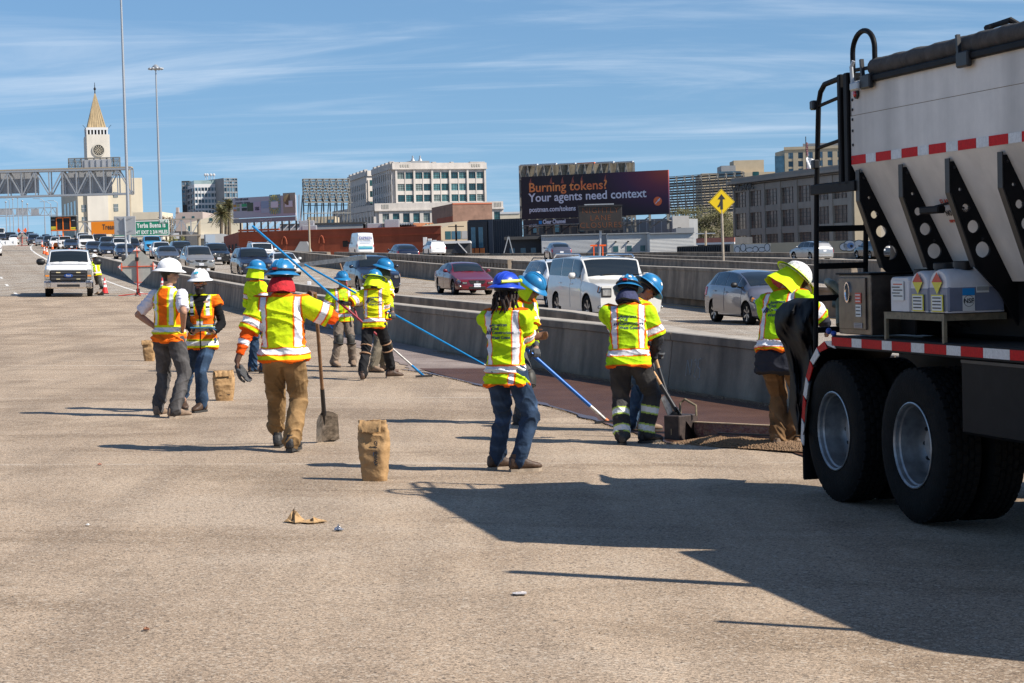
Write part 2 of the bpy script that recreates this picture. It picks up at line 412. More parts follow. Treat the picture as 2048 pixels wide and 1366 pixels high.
_ep = [at(*q) for q in ((1900, 505, 178), (1562, 505, 195), (1353, 504, 212), (1150, 506, 232), (1000, 507, 250), (860, 506, 275), (720, 503, 310), (560, 500, 350))]
_ey = [-30, 100] + [p.y for p in _ep] + [420, 900]; _ex = [_ep[0].x + 50, _ep[0].x + 25] + [p.x + .3 for p in _ep] + [xb(420) + 24, xb(900) + 24]
def build_ground():
 mb = MB(); mb.add([(-4000, -300, -9.5), (4000, -300, -9.5), (4000, 6000, -9.5), (-4000, 6000, -9.5)], [(0, 1, 2, 3)])
 tag(mb.build('city_ground', M_CITY), kind='structure')
 mb = MB(); ys = [-30, -15, -5] + list(np.arange(0, 110, 2.5)) + list(np.arange(110, 430, 8)) + list(np.arange(430, 900, 20))
 ds = [-70, -45, -25, -14, -8, -4, 0, 4, 9, 14, 20, 30, 45, 62]
 rg = []
 for y in ys:
  row = []
  xr = float(np.interp(y, _ey, _ex)); x0 = xb(y)
  for d in ds:
   x = x0 + (d if d < 0 else d / 62.0 * (xr - x0)); row.append((x, y, gz(x, y)))
  rg.append(row)
 mb.rings(rg, closed=False, caps=False)
 o = tag(mb.build('road', M_ROAD, smooth=180), kind='structure')
 # deck edge so that the viaduct has a side
 return o
ROAD = build_ground()

def strip(pts_l, pts_r, name, m, h=0.004, kind=True):
 mb = MB(); n = len(pts_l); vs = []
 for a, b in zip(pts_l, pts_r): vs += [(a.x, a.y, gz(a.x, a.y) + h), (b.x, b.y, gz(b.x, b.y) + h)]
 mb.add(vs, [(2 * k, 2 * k + 1, 2 * k + 3, 2 * k + 2) for k in range(n - 1)])
 return mb.build(name, m, ROAD)
def lane_line(d, y0, y1, w, m, dash=None, name='lane_line'):
 y = y0
 while y < y1:
  e = min(y + (dash[0] if dash else 400), y1); yy = np.linspace(y, e, max(2, int((e - y) / 6) + 2))
  strip([off(v, d - w / 2) for v in yy], [off(v, d + w / 2) for v in yy], name, m)
  if not dash: break
  y += dash[0] + dash[1]
lane_line(16.15, 20, 230, 0.13, M_YLINE)
lane_line(3.6, 20, 230, 0.13, M_LINE)
lane_line(7.2, 30, 210, 0.12, M_LINE, (3.6, 11))
lane_line(10.8, 26.5, 210, 0.12, M_LINE, (3.6, 11))
lane_line(-1.6, 88, 178, 0.14, M_LINE)
lane_line(-7.2, 90, 260, 0.14, M_LINE, (3.6, 11))
# tapering edge line beside the cones
_tp = [gnd(*q) for q in ((97, 521), (84, 514), (72, 507), (63, 500), (61, 494), (66, 489))]
strip([p + Vector((-.12, 0, 0)) for p in _tp], [p + Vector((.12, 0, 0)) for p in _tp], 'lane_line', M_LINE)
# dark transverse joint where the new surface starts
yy = np.linspace(0, 1, 12)
strip([Vector((off(86.6, -0.6).x + (off(86.6, -16).x - off(86.6, -0.6).x) * k, 86.2 + .3 * math.sin(7 * k), 0)) for k in yy], [Vector((off(86.6, -0.6).x + (off(86.6, -16).x - off(86.6, -0.6).x) * k, 86.9 + .3 * math.sin(5 * k), 0)) for k in yy], 'expansion_joint', mat('joint_dark', (0.10, 0.09, 0.08), 0.9, 0, 0.3, 2))

# ------------------------------------------------------------------ wet resin overlay along the barrier
def overlay():
 M_RES = mat('resin_wet', (0.062, 0.030, 0.019), 0.5, 0, 0.0, 1.2, 0.45, 130, spec=0.12, col2=(0.105, 0.054, 0.035))
 M_SAND = mat('resin_sanded', (0.155, 0.115, 0.10), 0.75, 0, 0.0, 0.9, 0.5, 90, col2=(0.30, 0.245, 0.215))
 M_PUR = mat('resin_edge', (0.085, 0.060, 0.062), 0.28, 0, 0.2, 3, 0.3, 90)
 def region(px_pts, name, m, h, jag=0.03, dmax=-0.02):
  left = [gnd(*q) for q in px_pts]; left.sort(key=lambda p: p.y)
  ys = np.linspace(left[0].y, left[-1].y, 120); lx = np.interp(ys, [p.y for p in left], [p.x for p in left])
  L_, R_ = [], []
  for y, x in zip(ys, lx):
   x += jag * (noise.noise(Vector((y * 1.7, x, 3))) + .6 * noise.noise(Vector((y * 6, 1, 9))))
   L_.append(Vector((x, y, 0))); q = Vector((xb(y) + dmax, y, 0)); R_.append(q)
  mb = MB(); vs = []; K = 6
  for a, b in zip(L_, R_):
   for k in range(K + 1):
    p = a + (b - a) * (k / K); vs.append((p.x, p.y, gz(p.x, p.y) + h))
  mb.add(vs, [(i * (K + 1) + k, i * (K + 1) + k + 1, (i + 1) * (K + 1) + k + 1, (i + 1) * (K + 1) + k) for i in range(len(L_) - 1) for k in range(K)])
  return mb.build(name, m, ROAD, smooth=180)
 region([(1700, 945), (1580, 905), (1330, 884), (1215, 848), (1130, 820), (1040, 796), (960, 770), (905, 756), (860, 745), (840, 738)], 'wet_resin', M_RES, 0.012)
 region([(830, 742), (780, 718), (700, 690), (640, 664), (600, 650), (520, 630)], 'sanded_resin', M_SAND, 0.009, 0.12)
 # wet rim of the resin, bluish sheen put into its colour
 e = [gnd(*q) for q in ((1335, 889), (1215, 852), (1130, 824), (1040, 799), (960, 773), (905, 759), (850, 747), (800, 740))]; e.sort(key=lambda p: p.y)
 ys = np.linspace(e[0].y, e[-1].y, 80); ex = np.interp(ys, [p.y for p in e], [p.x for p in e])
 A, B = [], []
 for y, x in zip(ys, ex):
  w = 0.015 + 0.10 * max(0, noise.noise(Vector((y * 1.3, 4, 2)))); A.append(Vector((x - w + .03, y, 0))); B.append(Vector((x + .05 + w, y, 0)))
 o = strip(A, B, 'resin_edge', M_PUR, 0.016)
 # loose stone chips strewn along the edge: uncountable
 rs = random.Random(5); mb = MB()
 def chip(x, y, z, s):
  a = rs.random() * 6.28; c, sn = math.cos(a) * s, math.sin(a) * s
  mb.add([(x + c, y + sn, z), (x - sn, y + c, z + s * .2), (x - c, y - sn, z), (x + sn, y - c, z + s * .1), (x, y, z + s * (.6 + .5 * rs.random()))], [(0, 1, 4), (1, 2, 4), (2, 3, 4), (3, 0, 4)])
 for _ in range(2600):
  k = rs.random(); y = e[0].y + (e[-1].y - e[0].y) * k ** 1.5; x = float(np.interp(y, ys, ex)) + rs.gauss(0.02, .05); chip(x, y, gz(x, y) + .004, rs.uniform(.004, .010))
 for _ in range(4200):     # gravel band at the foot of the barrier
  y = rs.uniform(23, 40); x = xb(y) - abs(rs.gauss(0, .14)); chip(x, y, gz(x, y) + .010, rs.uniform(.006, .014))
 for _ in range(900):
  y = 9 + 40 * rs.random() ** 1.6; x = rs.uniform(-0.26 * y, min(xb(y), .26 * y)); chip(x, y, gz(x, y) + .002, rs.uniform(.003, .007))
 tag(mb.build('stone_chips', mat('stone_chip', (0.36, 0.25, 0.15), 0.8, 0, 0.0, 300, col2=(0.10, 0.075, 0.055)), fix=False), 'loose tan stone chips scattered along the wet resin edge', 'gravel', kind='stuff')
overlay()

# ------------------------------------------------------------------ concrete barriers
def barrier(label, path, h, seg_len, profile='jersey', slots=False, base=None, name='concrete_barrier', start=0):
 """path: list of Vectors on the near foot line, ordered; barrier body lies to the right of travel (away from the camera)"""
 # resample
 P = [Vector(p) for p in path]; D = [0.0]
 for a, b in zip(P, P[1:]): D.append(D[-1] + (b - a).length)
 def S(s): return Vector(tuple(np.interp(s, D, [p[k] for p in P]) for k in range(3)))
 root = thing(name, label, 'barrier', S(0))
 if h is not None and not callable(h): hh = lambda s, h0=h: h0
 else: hh = h
 nseg = max(1, int(D[-1] / seg_len))
 for q in range(nseg):
  s0 = D[-1] * q / nseg + 0.012; s1 = D[-1] * (q + 1) / nseg - 0.012
  st = [(s0, 0), (s1, 0)]
  if slots:
   st = [(s0, 0)]; n = max(2, int((s1 - s0) / slots)); w = (s1 - s0) / n
   for k in range(n):
    a = s0 + w * k; st += [(a + w * .36, 0), (a + w * .361, 1), (a + w * .64, 1), (a + w * .641, 0)]
   st.append((s1, 0))
  else:
   n = max(1, int((s1 - s0) / 2.5)); st = [(s0 + (s1 - s0) * k / n, 0) for k in range(n + 1)]
  rings_ = []
  for (s, inn) in st:
   c = S(s); d = (S(min(s + .5, D[-1])) - S(max(s - .5, 0))); d.z = 0; d.normalize(); n_ = Vector((d.y, -d.x, 0)); H = hh(s)
   e = .07 if inn else 0
   pr = [(0, -.25), (0.0, .05), (.025, H * .25), (.055, H * .5), (.085, H - .13), (.06, H - .115), (.065, H - .012), (.085, H), (.36, H), (.40, H - .14), (.50, -.25)]
   if slots: pr = [(.0, -.25), (0, .08), (0, H * .30), (.02 + e, H * .32), (.02 + e, H - .26), (0, H - .24), (0, H - .02), (.02, H), (.32, H), (.34, H - .1), (.34, -.25)]
   rings_.append([c + n_ * a + Vector((0, 0, b)) for a, b in pr])
  mb = MB(); mb.rings(rings_)
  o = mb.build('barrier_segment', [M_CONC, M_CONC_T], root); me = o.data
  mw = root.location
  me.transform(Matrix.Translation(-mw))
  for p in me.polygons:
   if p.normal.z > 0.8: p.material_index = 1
 return root
yy = list(np.arange(-8, 146, 3.0)) + [150]
barrier('near grey concrete barrier with a sloped face running along the closed lanes', [off(y, 0) for y in yy], lambda s: float(np.interp(s, (0, 30, 42, 200), (.72, .74, .84, .86))), 6.1)
def d2(y): return float(np.interp(y, (20, 28, 34, 42, 160), (.75, 1.05, 2.0, 2.35, 2.4)))
barrier('slotted concrete barrier just behind the near barrier, on the traffic side', [off(y, d2(y)) for y in list(np.arange(8, 146, 3.0)) + [156]], lambda s: float(np.interp(s, (0, 25, 32, 200), (.62, .70, .82, .88))), 6.1, slots=.62)
barrier('smooth concrete barrier beyond the oncoming lanes, beside the yellow line', [off(y, 16.9) for y in np.arange(30, 190, 4.0)], .92, 7.0)
def pxpath(l, hgt):
 out = []
 for px, py, Y in l:
  p = at(px, py, Y); p.z -= hgt; out.append(p)
 return out
barrier('slotted concrete barrier above the far median, behind the red car', pxpath([(1015, 519, 108), (940, 515, 118), (866, 511, 128), (766, 506, 145), (668, 504, 160)], .95), .95, 6, slots=.75)
barrier('low concrete barrier above the median, right of the red car', pxpath([(1560, 542, 62), (1425, 537, 70), (1264, 531, 82), (1078, 523, 100), (1020, 521, 106)], .9), .9, 6.5)
barrier('low stained concrete barrier at the left end of the far median', pxpath([(652, 504, 163), (600, 503, 172), (560, 501, 185), (500, 498, 205)], .95), .95, 6)
barrier('lower concrete wall under the merge sign, nearest of the ramp walls', pxpath([(1700, 534, 105), (1623, 530, 112), (1450, 522, 130), (1320, 517, 148), (1245, 513, 165)], .9), .9, 7)
barrier('middle ramp wall of concrete behind the merge sign pole', pxpath([(1760, 521, 118), (1589, 517, 140), (1450, 514, 155), (1320, 511, 172), (1238, 508, 188)], .9), .9, 7)
barrier('farthest concrete parapet along the outer edge of the freeway', pxpath([(1900, 505, 178), (1562, 505, 195), (1353, 504, 212), (1150, 506, 232), (1000, 507, 250), (860, 506, 275), (720, 503, 310), (560, 500, 350)], 1.0), 1.0, 9)

# ================================================================== cars
PAINTS = {
 'white': (0.72, 0.72, 0.71), 'pearl': (0.66, 0.64, 0.59), 'silver': (0.36, 0.36, 0.355), 'bluesilver': (0.135, 0.14, 0.175), 'grey': (0.12, 0.12, 0.125), 'dark': (0.011, 0.012, 0.017),
 'black': (0.006, 0.006, 0.007), 'navy': (0.006, 0.010, 0.026), 'red': (0.13, 0.003, 0.009), 'blue': (0.045, 0.27, 0.52), 'beige': (0.36, 0.345, 0.32)}
def paint(n):
 return mat('paint_' + n, PAINTS[n], 0.28, 0.55 if n in ('silver', 'grey', 'bluesilver', 'beige') else 0.0, 0.04, 3, coat=0.9)
M_WELL = mat('wheel_well', (0.008, 0.008, 0.008), 0.95)
M_RIM = mat('alloy_rim', (0.42, 0.42, 0.43), 0.3, 0.9)
M_RIMD = mat('dark_rim', (0.05, 0.05, 0.055), 0.4, 0.6)
M_AMBER = mat('amber_lens', (0.75, 0.25, 0.02), 0.2)

def car_stations(t):
 """station rows: x, bottom, belt, top, half width, roof half width"""
 L, H, W = t['L'], t['H'], t['W'] / 2
 f, r = L / 2, -L / 2; nh, hh, bh, zb = t['nose'], t['hood'], t['belt'], t['zb']; bx = t.get('blunt', 0.6)
 rows = [
  (f, zb + .16 * (1.2 - bx), nh - .22 * (1.3 - bx), nh - .16 * (1.2 - bx), W * (.66 + .24 * bx), W * (.55 + .25 * bx)),
  (f - .05, zb + .06, nh - .10, nh - .05, W * (.80 + .13 * bx), W * (.66 + .16 * bx)),
  (f - .20, zb + .02, nh - .05, nh + .0, W * .945, W * .76),
  (f - .50, zb, nh + .02, nh + .05, W * .985, W * .80),
  (t['cowl'] + .12, zb, bh - .05, hh, W, W * .82),
  (t['cowl'], zb, bh - .03, hh + .03, W, W * .82),
  ((t['cowl'] * .5 + t['rf'] * .5), zb, bh - .01, (hh + H) / 2 + .05, W, W * (.82 + t['rw']) / 2),
  (t['rf'], zb, bh, H - .045, W, W * t['rw']),
  ((t['rf'] + t['rr']) / 2, zb, bh + .02, H, W, W * t['rw']),
  (t['rr'], zb, bh + .04, H - t.get('drop', .05), W, W * t['rw'] * .98)]
 if t['tail'] == 'deck':
  rows += [((t['rr'] + t['dk']) / 2, zb, bh + .05, (H + t['dh']) / 2 + .06, W * .995, W * .76), (t['dk'], zb, t['dh'] - .06, t['dh'], W * .98, W * .76),
     (r + .14, zb + .02, t['dh'] - .07, t['dh'] + .01, W * .93, W * .72), (r + .03, zb + .06, t['dh'] - .16, t['dh'] - .09, W * .88, W * .66), (r, zb + .14, t['dh'] - .34, t['dh'] - .28, W * .80, W * .58)]
 elif t['tail'] == 'fast':
  rows += [((t['rr'] + r + .2) / 2, zb, bh + .07, (H + t['dh']) / 2 + .08, W * .98, W * .74), (r + .22, zb + .02, t['dh'] - .05, t['dh'] + .02, W * .95, W * .72),
     (r + .05, zb + .05, t['dh'] - .16, t['dh'] - .10, W * .90, W * .66), (r, zb + .14, t['dh'] - .34, t['dh'] - .30, W * .82, W * .58)]
 else:      # upright tailgate
  rows += [(r + .16 + t.get('rake', .12), zb, bh + .04, H - .12, W * .985, W * t['rw'] * .95), (r + .12, zb + .02, bh + .02, bh + .12, W * .965, W * .84),
     (r + .03, zb + .05, bh - .14, bh - .04, W * .93, W * .80), (r, zb + .12, bh - .34, bh - .28, W * .88, W * .76)]
 return rows
class CarSurf:
 SUB = 5
 def __init__(s, rows, soft=2):
  A = np.array(rows, float); n = len(A); u = np.arange(0, n - 1 + 1e-9, 1 / s.SUB)
  B = np.stack([np.interp(u, np.arange(n), A[:, k]) for k in range(6)], 1)
  for _ in range(soft): B[1:-1] = (B[:-2] + 2 * B[1:-1] + B[2:]) / 4
  s.u = u; s.B = B; s.n = n - 1
 def sec(s, u):
  x, zb, be, tp, hw, hr = (float(np.interp(u, s.u, s.B[:, k])) for k in range(6))
  be = min(be, tp - .015); g = tp - be; cr = min(.05, g * .3)
  return x, [(hw * .86, zb), (hw * .965, zb + .05), (hw * 1.0, zb + (be - zb) * .45), (hw * .995, zb + (be - zb) * .78), (hw * .955, be),
    (hw * .955 * .52 + hr * .48 + .012, be + (g - cr) * .52), (hr, tp - cr), (hr * .62, tp - cr * .28), (0, tp)]
 def pt(s, u, v, side=1):
  """v 0..8 from sill to roof centre; v > 8 crosses over"""
  if v > 8: v, side = 16 - v, -side
  x, P = s.sec(u); k = min(int(v), 7); f = v - k; a, b = P[k], P[k + 1]
  return Vector((x, side * (a[0] + (b[0] - a[0]) * f), a[1] + (b[1] - a[1]) * f))
 def nrm(s, u, v, side=1):
  e = .04; a = s.pt(min(u + e, s.n), v, side) - s.pt(max(u - e, 0), v, side); b = s.pt(u, min(v + e, 15.9), side) - s.pt(u, max(v - e, 0.0), side)
  n = a.cross(b)
  if n.length < 1e-9: return Vector((0, side, 0))
  n.normalize(); c = Vector((s.pt(u, v, side).x * .6, 0, .6)); q = s.pt(u, v, side)
  return n if n.dot(q - c) > 0 else -n
 def patch(s, mb, u0, u1, v0, v1, side=1, offs=.006, nu=6, nv=5, mi=0, f=None, thick=.012):
  """thin shell lying on the body surface"""
  rows = []
  for i in range(nu + 1):
   row = []
   for j in range(nv + 1):
    a, b = i / nu, j / nv; u = u0 + (u1 - u0) * a; v = v0 + (v1 - v0) * b
    if f: u, v = f(u, v, a, b)
    row.append(s.pt(u, v, side) + s.nrm(u, v, side) * offs)
   rows.append(row)
  k = nv + 1; vs = [p for r in rows for p in r]; fs = [(i * k + j, i * k + j + 1, (i + 1) * k + j + 1, (i + 1) * k + j) for i in range(nu) for j in range(nv)]
  # skirt so the shell has thickness
  edge = [j for j in range(k)] + [i * k + nv for i in range(1, nu + 1)] + [nu * k + j for j in range(nv - 1, -1, -1)] + [i * k for i in range(nu - 1, 0, -1)]
  o = len(vs); ctr = Vector((0, 0, .7))
  for e in edge:
   i, j = divmod(e, k); a, b = i / nu, j / nv; u = u0 + (u1 - u0) * a; v = v0 + (v1 - v0) * b
   if f: u, v = f(u, v, a, b)
   vs.append(vs[e] - s.nrm(u, v, side) * thick)
  m = len(edge); fs += [(edge[q], edge[(q + 1) % m], o + (q + 1) % m, o + q) for q in range(m)]
  mb.add(vs, fs, mi); return mb
 def body(s, nrow=4):
  mb = MB(); rg = []
  for u in s.u:
   x, P = s.sec(u); h = [(y, z) for y, z in P]; h = h[:-1] + [h[-1]]
   row = [(x, y, z) for y, z in h] + [(x, -y, z) for y, z in reversed(h[:-1])]
   rg.append(row)
  mb.rings(rg); return mb
def make_wheel_meshes(rad, wid, rim_r, spokes=5, dark=False):
 tyre = MB(); w = wid / 2
 tyre.lathe([(rim_r * .93, -w * .7), (rim_r, -w * .92), (rad * .90, -w), (rad * .985, -w * .82), (rad, -w * .5), (rad, w * .5), (rad * .985, w * .82), (rad * .90, w), (rim_r, w * .92), (rim_r * .93, w * .7)], 'y', 28, caps=False)
 rim = MB(); rim.lathe([(.001, w * .45), (rim_r * .20, w * .62), (rim_r * .24, w * .45), (rim_r * .85, w * .30), (rim_r * .93, w * .82), (rim_r * 1.0, w * .90), (rim_r * .97, -w * .6)], 'y', 28, caps=False, mi=1)
 for k in range(spokes):
  a = 2 * math.pi * k / spokes
  p = lambda r, da, y: (math.sin(a + da) * r, y, math.cos(a + da) * r)
  rim.add([p(rim_r * .16, -.45, w * .66), p(rim_r * .16, .45, w * .66), p(rim_r * .95, .17, w * .84), p(rim_r * .95, -.17, w * .84), p(rim_r * .16, -.45, w * .3), p(rim_r * .16, .45, w * .3), p(rim_r * .95, .17, w * .4), p(rim_r * .95, -.17, w * .4)],
    [(0, 1, 2, 3), (0, 4, 5, 1), (1, 5, 6, 2), (3, 7, 4, 0), (2, 6, 7, 3)], 0)
 return tyre.mesh('wheel'), rim.mesh('rim')
def boolean_cut(me, cutters):
 a = bpy.data.objects.new('tmp', me); tmp = []
 for c in cutters:
  b = bpy.data.objects.new('cut', c); tmp.append(b)
  md = a.modifiers.new('b', 'BOOLEAN'); md.operation = 'DIFFERENCE'; md.object = b; md.solver = 'EXACT'
 return ev_mesh(a, tmp)
def make_car(key, t):
 root = thing('car_prototype', 'x', t.get('cat', 'car')); S = CarSurf(car_stations(t) if 'rows' not in t else t['rows'], t.get('soft', 2))
 P = paint('white'); L, W, H = t['L'], t['W'], t['H']; f, r = L / 2, -L / 2
 me = S.body().mesh('body'); me.materials.append(P); me.materials.append(M_WELL)
 wr = t['wr']; cut = []
 for ax in t['axles']:
  for sd in (-1, 1):
   c = MB(); c.lathe([(wr + .07, sd * (W / 2 - .36)), (wr + .07, sd * (W / 2 + .2))], 'y', 28, (ax, 0, wr), 1); cm = c.mesh('c'); cm.materials.append(P); cm.materials.append(M_WELL); cut.append(cm)
 me = boolean_cut(me, cut)
 body = link_mesh('body', me, [P, M_WELL], root, smooth=32)
 def part(name, mb, m, parent=root, sm=32): return mb.build(name, m, parent, smooth=sm)
 wt, wrim = make_wheel_meshes(wr, .235, wr * t.get('rimr', .70), t.get('spokes', 5))
 wt.materials.append(M_RUBBER); wrim.materials.append(M_RIMD if t.get('rimdark') else M_RIM); wrim.materials.append(M_RIMD)
 for m_ in (wt, wrim): m_.polygons.foreach_set('use_smooth', [True] * len(m_.polygons)); m_.set_sharp_from_angle(angle=R(40))
 for ax in t['axles']:
  for sd in (-1, 1):
   o = link_mesh('wheel', wt, M_RUBBER, root, loc=(ax, sd * (W / 2 - .135), wr), rot=(0, 0, 0 if sd > 0 else math.pi)); link_mesh('rim', wrim, M_RIM, o)
 U = lambda x: float(np.interp(-x, -S.B[:, 0], S.u))
 uc, urf, urr = U(t['cowl'] - .02), U(t['rf'] + .03), U(t['rr'])
 part('windshield', S.patch(MB(), uc + .05, urf - .04, 6.15, 9.85, 1, .008, 8, 10), M_GLASS)
 if t['tail'] in ('deck', 'fast'): ue = U(t['dk'] + .03) if t['tail'] == 'deck' else U(r + .32)
 else: ue = len(S.B) / S.SUB - 3.25
 if t['tail'] != 'pickup' and not t.get('norear'):
  part('rear_window', S.patch(MB(), urr + (.25 if t['tail'] in ('deck', 'fast') else .15), ue - .08, 6.2, 9.8, 1, .008, 8, 10), M_GLASS)
 for sd in (-1, 1):
  for (x0, x1) in t['wins']:
   part('side_window', S.patch(MB(), U(x0), U(x1), 4.2, 5.88, sd, .006, 6, 4), M_GLASS)
  for (x0, x1) in t['doors']:
   d = part('door', S.patch(MB(), U(x0), U(x1), 1.25, 3.96, sd, .008, 7, 7), P)
   hp = S.pt(U(x1 + .16), 3.35, sd); hb = MB(); hb.box((hp.x, hp.y + sd * .03, hp.z), (.16, .03, .03), ch=.01); part('handle', hb, P if not t.get('chromeh') else M_CHROME, d)
  hl = t.get('hl', (.25, 2.2, 3.05, 4.1))
  du, dv = (hl[1] - hl[0]) * .12, (hl[3] - hl[2]) * .14; bm_, lm_ = S.patch(MB(), hl[0], hl[1], hl[2], hl[3], sd, .010, 8, 6), S.patch(MB(), hl[0] + du, hl[1] - du, hl[2] + dv, hl[3] - dv, sd, .016, 8, 6)
  if not t.get('bed'):
   bl = t.get('blunt', .6); z1 = t['nose'] - (.13 if bl < .7 else .10); z0 = z1 - (.10 if bl < .7 else .17 if bl < .9 else .26); y1 = W / 2 * (.66 + .24 * bl) * .98; y0 = y1 - (.24 if bl < .9 else .30)
   bm_.box((f - .005, sd * (y0 + y1) / 2, (z0 + z1) / 2), (.05, y1 - y0, z1 - z0), ch=.015); lm_.box((f + .006, sd * (y0 + y1) / 2, (z0 + z1) / 2), (.05, (y1 - y0) * .86, (z1 - z0) * .74), ch=.02)
  h = part('headlight', bm_, M_BLACK); part('lens', lm_, M_LAMP, h)
  am = MB(); S.patch(am, hl[1] - 2.4 * du, hl[1] - 1.2 * du, hl[2] + dv, hl[3] - dv, sd, .019, 3, 4); part('indicator', am, M_AMBER, h)
  tl = t.get('tl', (S.n - 2.6, S.n - .55, 2.75, 3.95))
  part('tail_light', S.patch(MB(), tl[0], tl[1], tl[2], tl[3], sd, .012, 6, 4), M_RED)
  fl = MB(); q = S.pt(.7, 1.9, sd); fl.ell((q.x - .02, q.y, t['zb'] + .20), (.05, .06, .05)); part('fog_lamp', fl, M_LAMP)
  mz = t['belt'] + .10; mx_ = t['cowl'] - t.get('mset', .45); big = t.get('mir', 1.0)
  mm = MB(); mm.box((mx_, sd * (W / 2 + .10 * big), mz), (.10 * big, .20 * big, .15 * big), ch=.045 * big); mm.bar((mx_, sd * (W / 2 - .06), mz - .07), (mx_, sd * (W / 2 + .04), mz - .03), .05, .04)
  part('mirror', mm, P if not t.get('mirblack') else M_BLACK, root, 60)
 # nose: grille, lower intake, plate
 x0 = f + .004; gy, gz0, gz1 = t['gr']; g = MB()
 g.prism([(-gy, gz1), (gy, gz1), (gy * .94, (gz0 + gz1) / 2), (gy * .75, gz0), (-gy * .75, gz0), (-gy * .94, (gz0 + gz1) / 2)], x0 - .05, x0 + .006, 'yz'); gr = part('grille', g, M_BLACK, sm=20)
 gb = MB()
 for k in range(t.get('bars', 3)):
  z = gz0 + (gz1 - gz0) * (k + .5) / t.get('bars', 3); w_ = gy * (.75 + .2 * (k + .5) / t.get('bars', 3)) * .96; gb.bar((x0 + .01, -w_, z), (x0 + .01, w_, z), .02, .014)
 part('grille_bar', gb, M_CHROME if t.get('chrome', True) else M_BLACK, gr)
 em = MB(); em.lathe([(.001, .022), (.05, .022), (.062, .012), (.066, 0)], 'x', 16, (x0 + .004, 0, (gz0 + gz1) / 2)); part('emblem', em, M_CHROME, gr)
 b2 = MB(); zl = t['zb'] + .05; b2.box((x0 - .03, 0, zl + .08), (.09, t['gr'][0] * 2.0, .12), ch=.02); part('lower_intake', b2, M_BLACK)
 pl = MB(); pl.box((x0 + .022, 0, t.get('plz', gz0 - .08)), (.012, .31, .155), ch=.004); o = part('number_plate', pl, M_PLATE)
 lettering('6TRX254', .085, mat('plate_ink', (0.03, 0.05, 0.2), 0.5), o, frame((x0 + .0285, 0, t.get('plz', gz0 - .08) - .035), (0, 1, 0), (0, 0, 1)), .001, 'CENTER')
 pl = MB(); pl.box((r - .012, 0, t.get('rpz', t['belt'] - .22)), (.012, .31, .155), ch=.004); part('number_plate', pl, M_PLATE)
 bb = MB(); bb.box((r - .005, 0, t['zb'] + .2), (.10, W * .74, .14), ch=.04); part('rear_bumper', bb, M_BLACK if t.get('blackbump') else P)
 wp = MB(); cz = S.pt(uc, 8).z
 for sd in (-.05, .45): wp.bar((t['cowl'] + .0, sd * W * .8 - .3, cz + .03), (t['cowl'] - .08, sd * W * .8 + .3, cz + .07), .02, .015)
 part('wiper', wp, M_BLACK)
 if t.get('rails'):
  for sd in (-1, 1):
   a = MB(); zs = H + .03; yr = W / 2 * t['rw'] - .05
   a.tube([(t['rf'] - .15, sd * yr, H - .06), (t['rf'] - .35, sd * yr, zs), (t['rr'] + .3, sd * yr, zs), (t['rr'] + .05, sd * yr, H - .07)], .022, 8); part('roof_rail', a, M_CHROME if t['rails'] == 'chrome' else M_BLACK)
 if t.get('sunroof'):
  part('sunroof', S.patch(MB(), U(t['rf'] - .15), U(t['rf'] - .95), 7.0, 9.0, 1, .008, 5, 6), M_GLASS)
 if t.get('bed'):
  bx0, bx1 = t['bed']; bz = t['bedz']
  for sd in (-1, 1):
   b = MB(); b.box(((bx0 + bx1) / 2, sd * (W / 2 - .06), bz - .02), (bx0 - bx1, .10, .06), ch=.02); part('bed_rail', b, P)
 return root
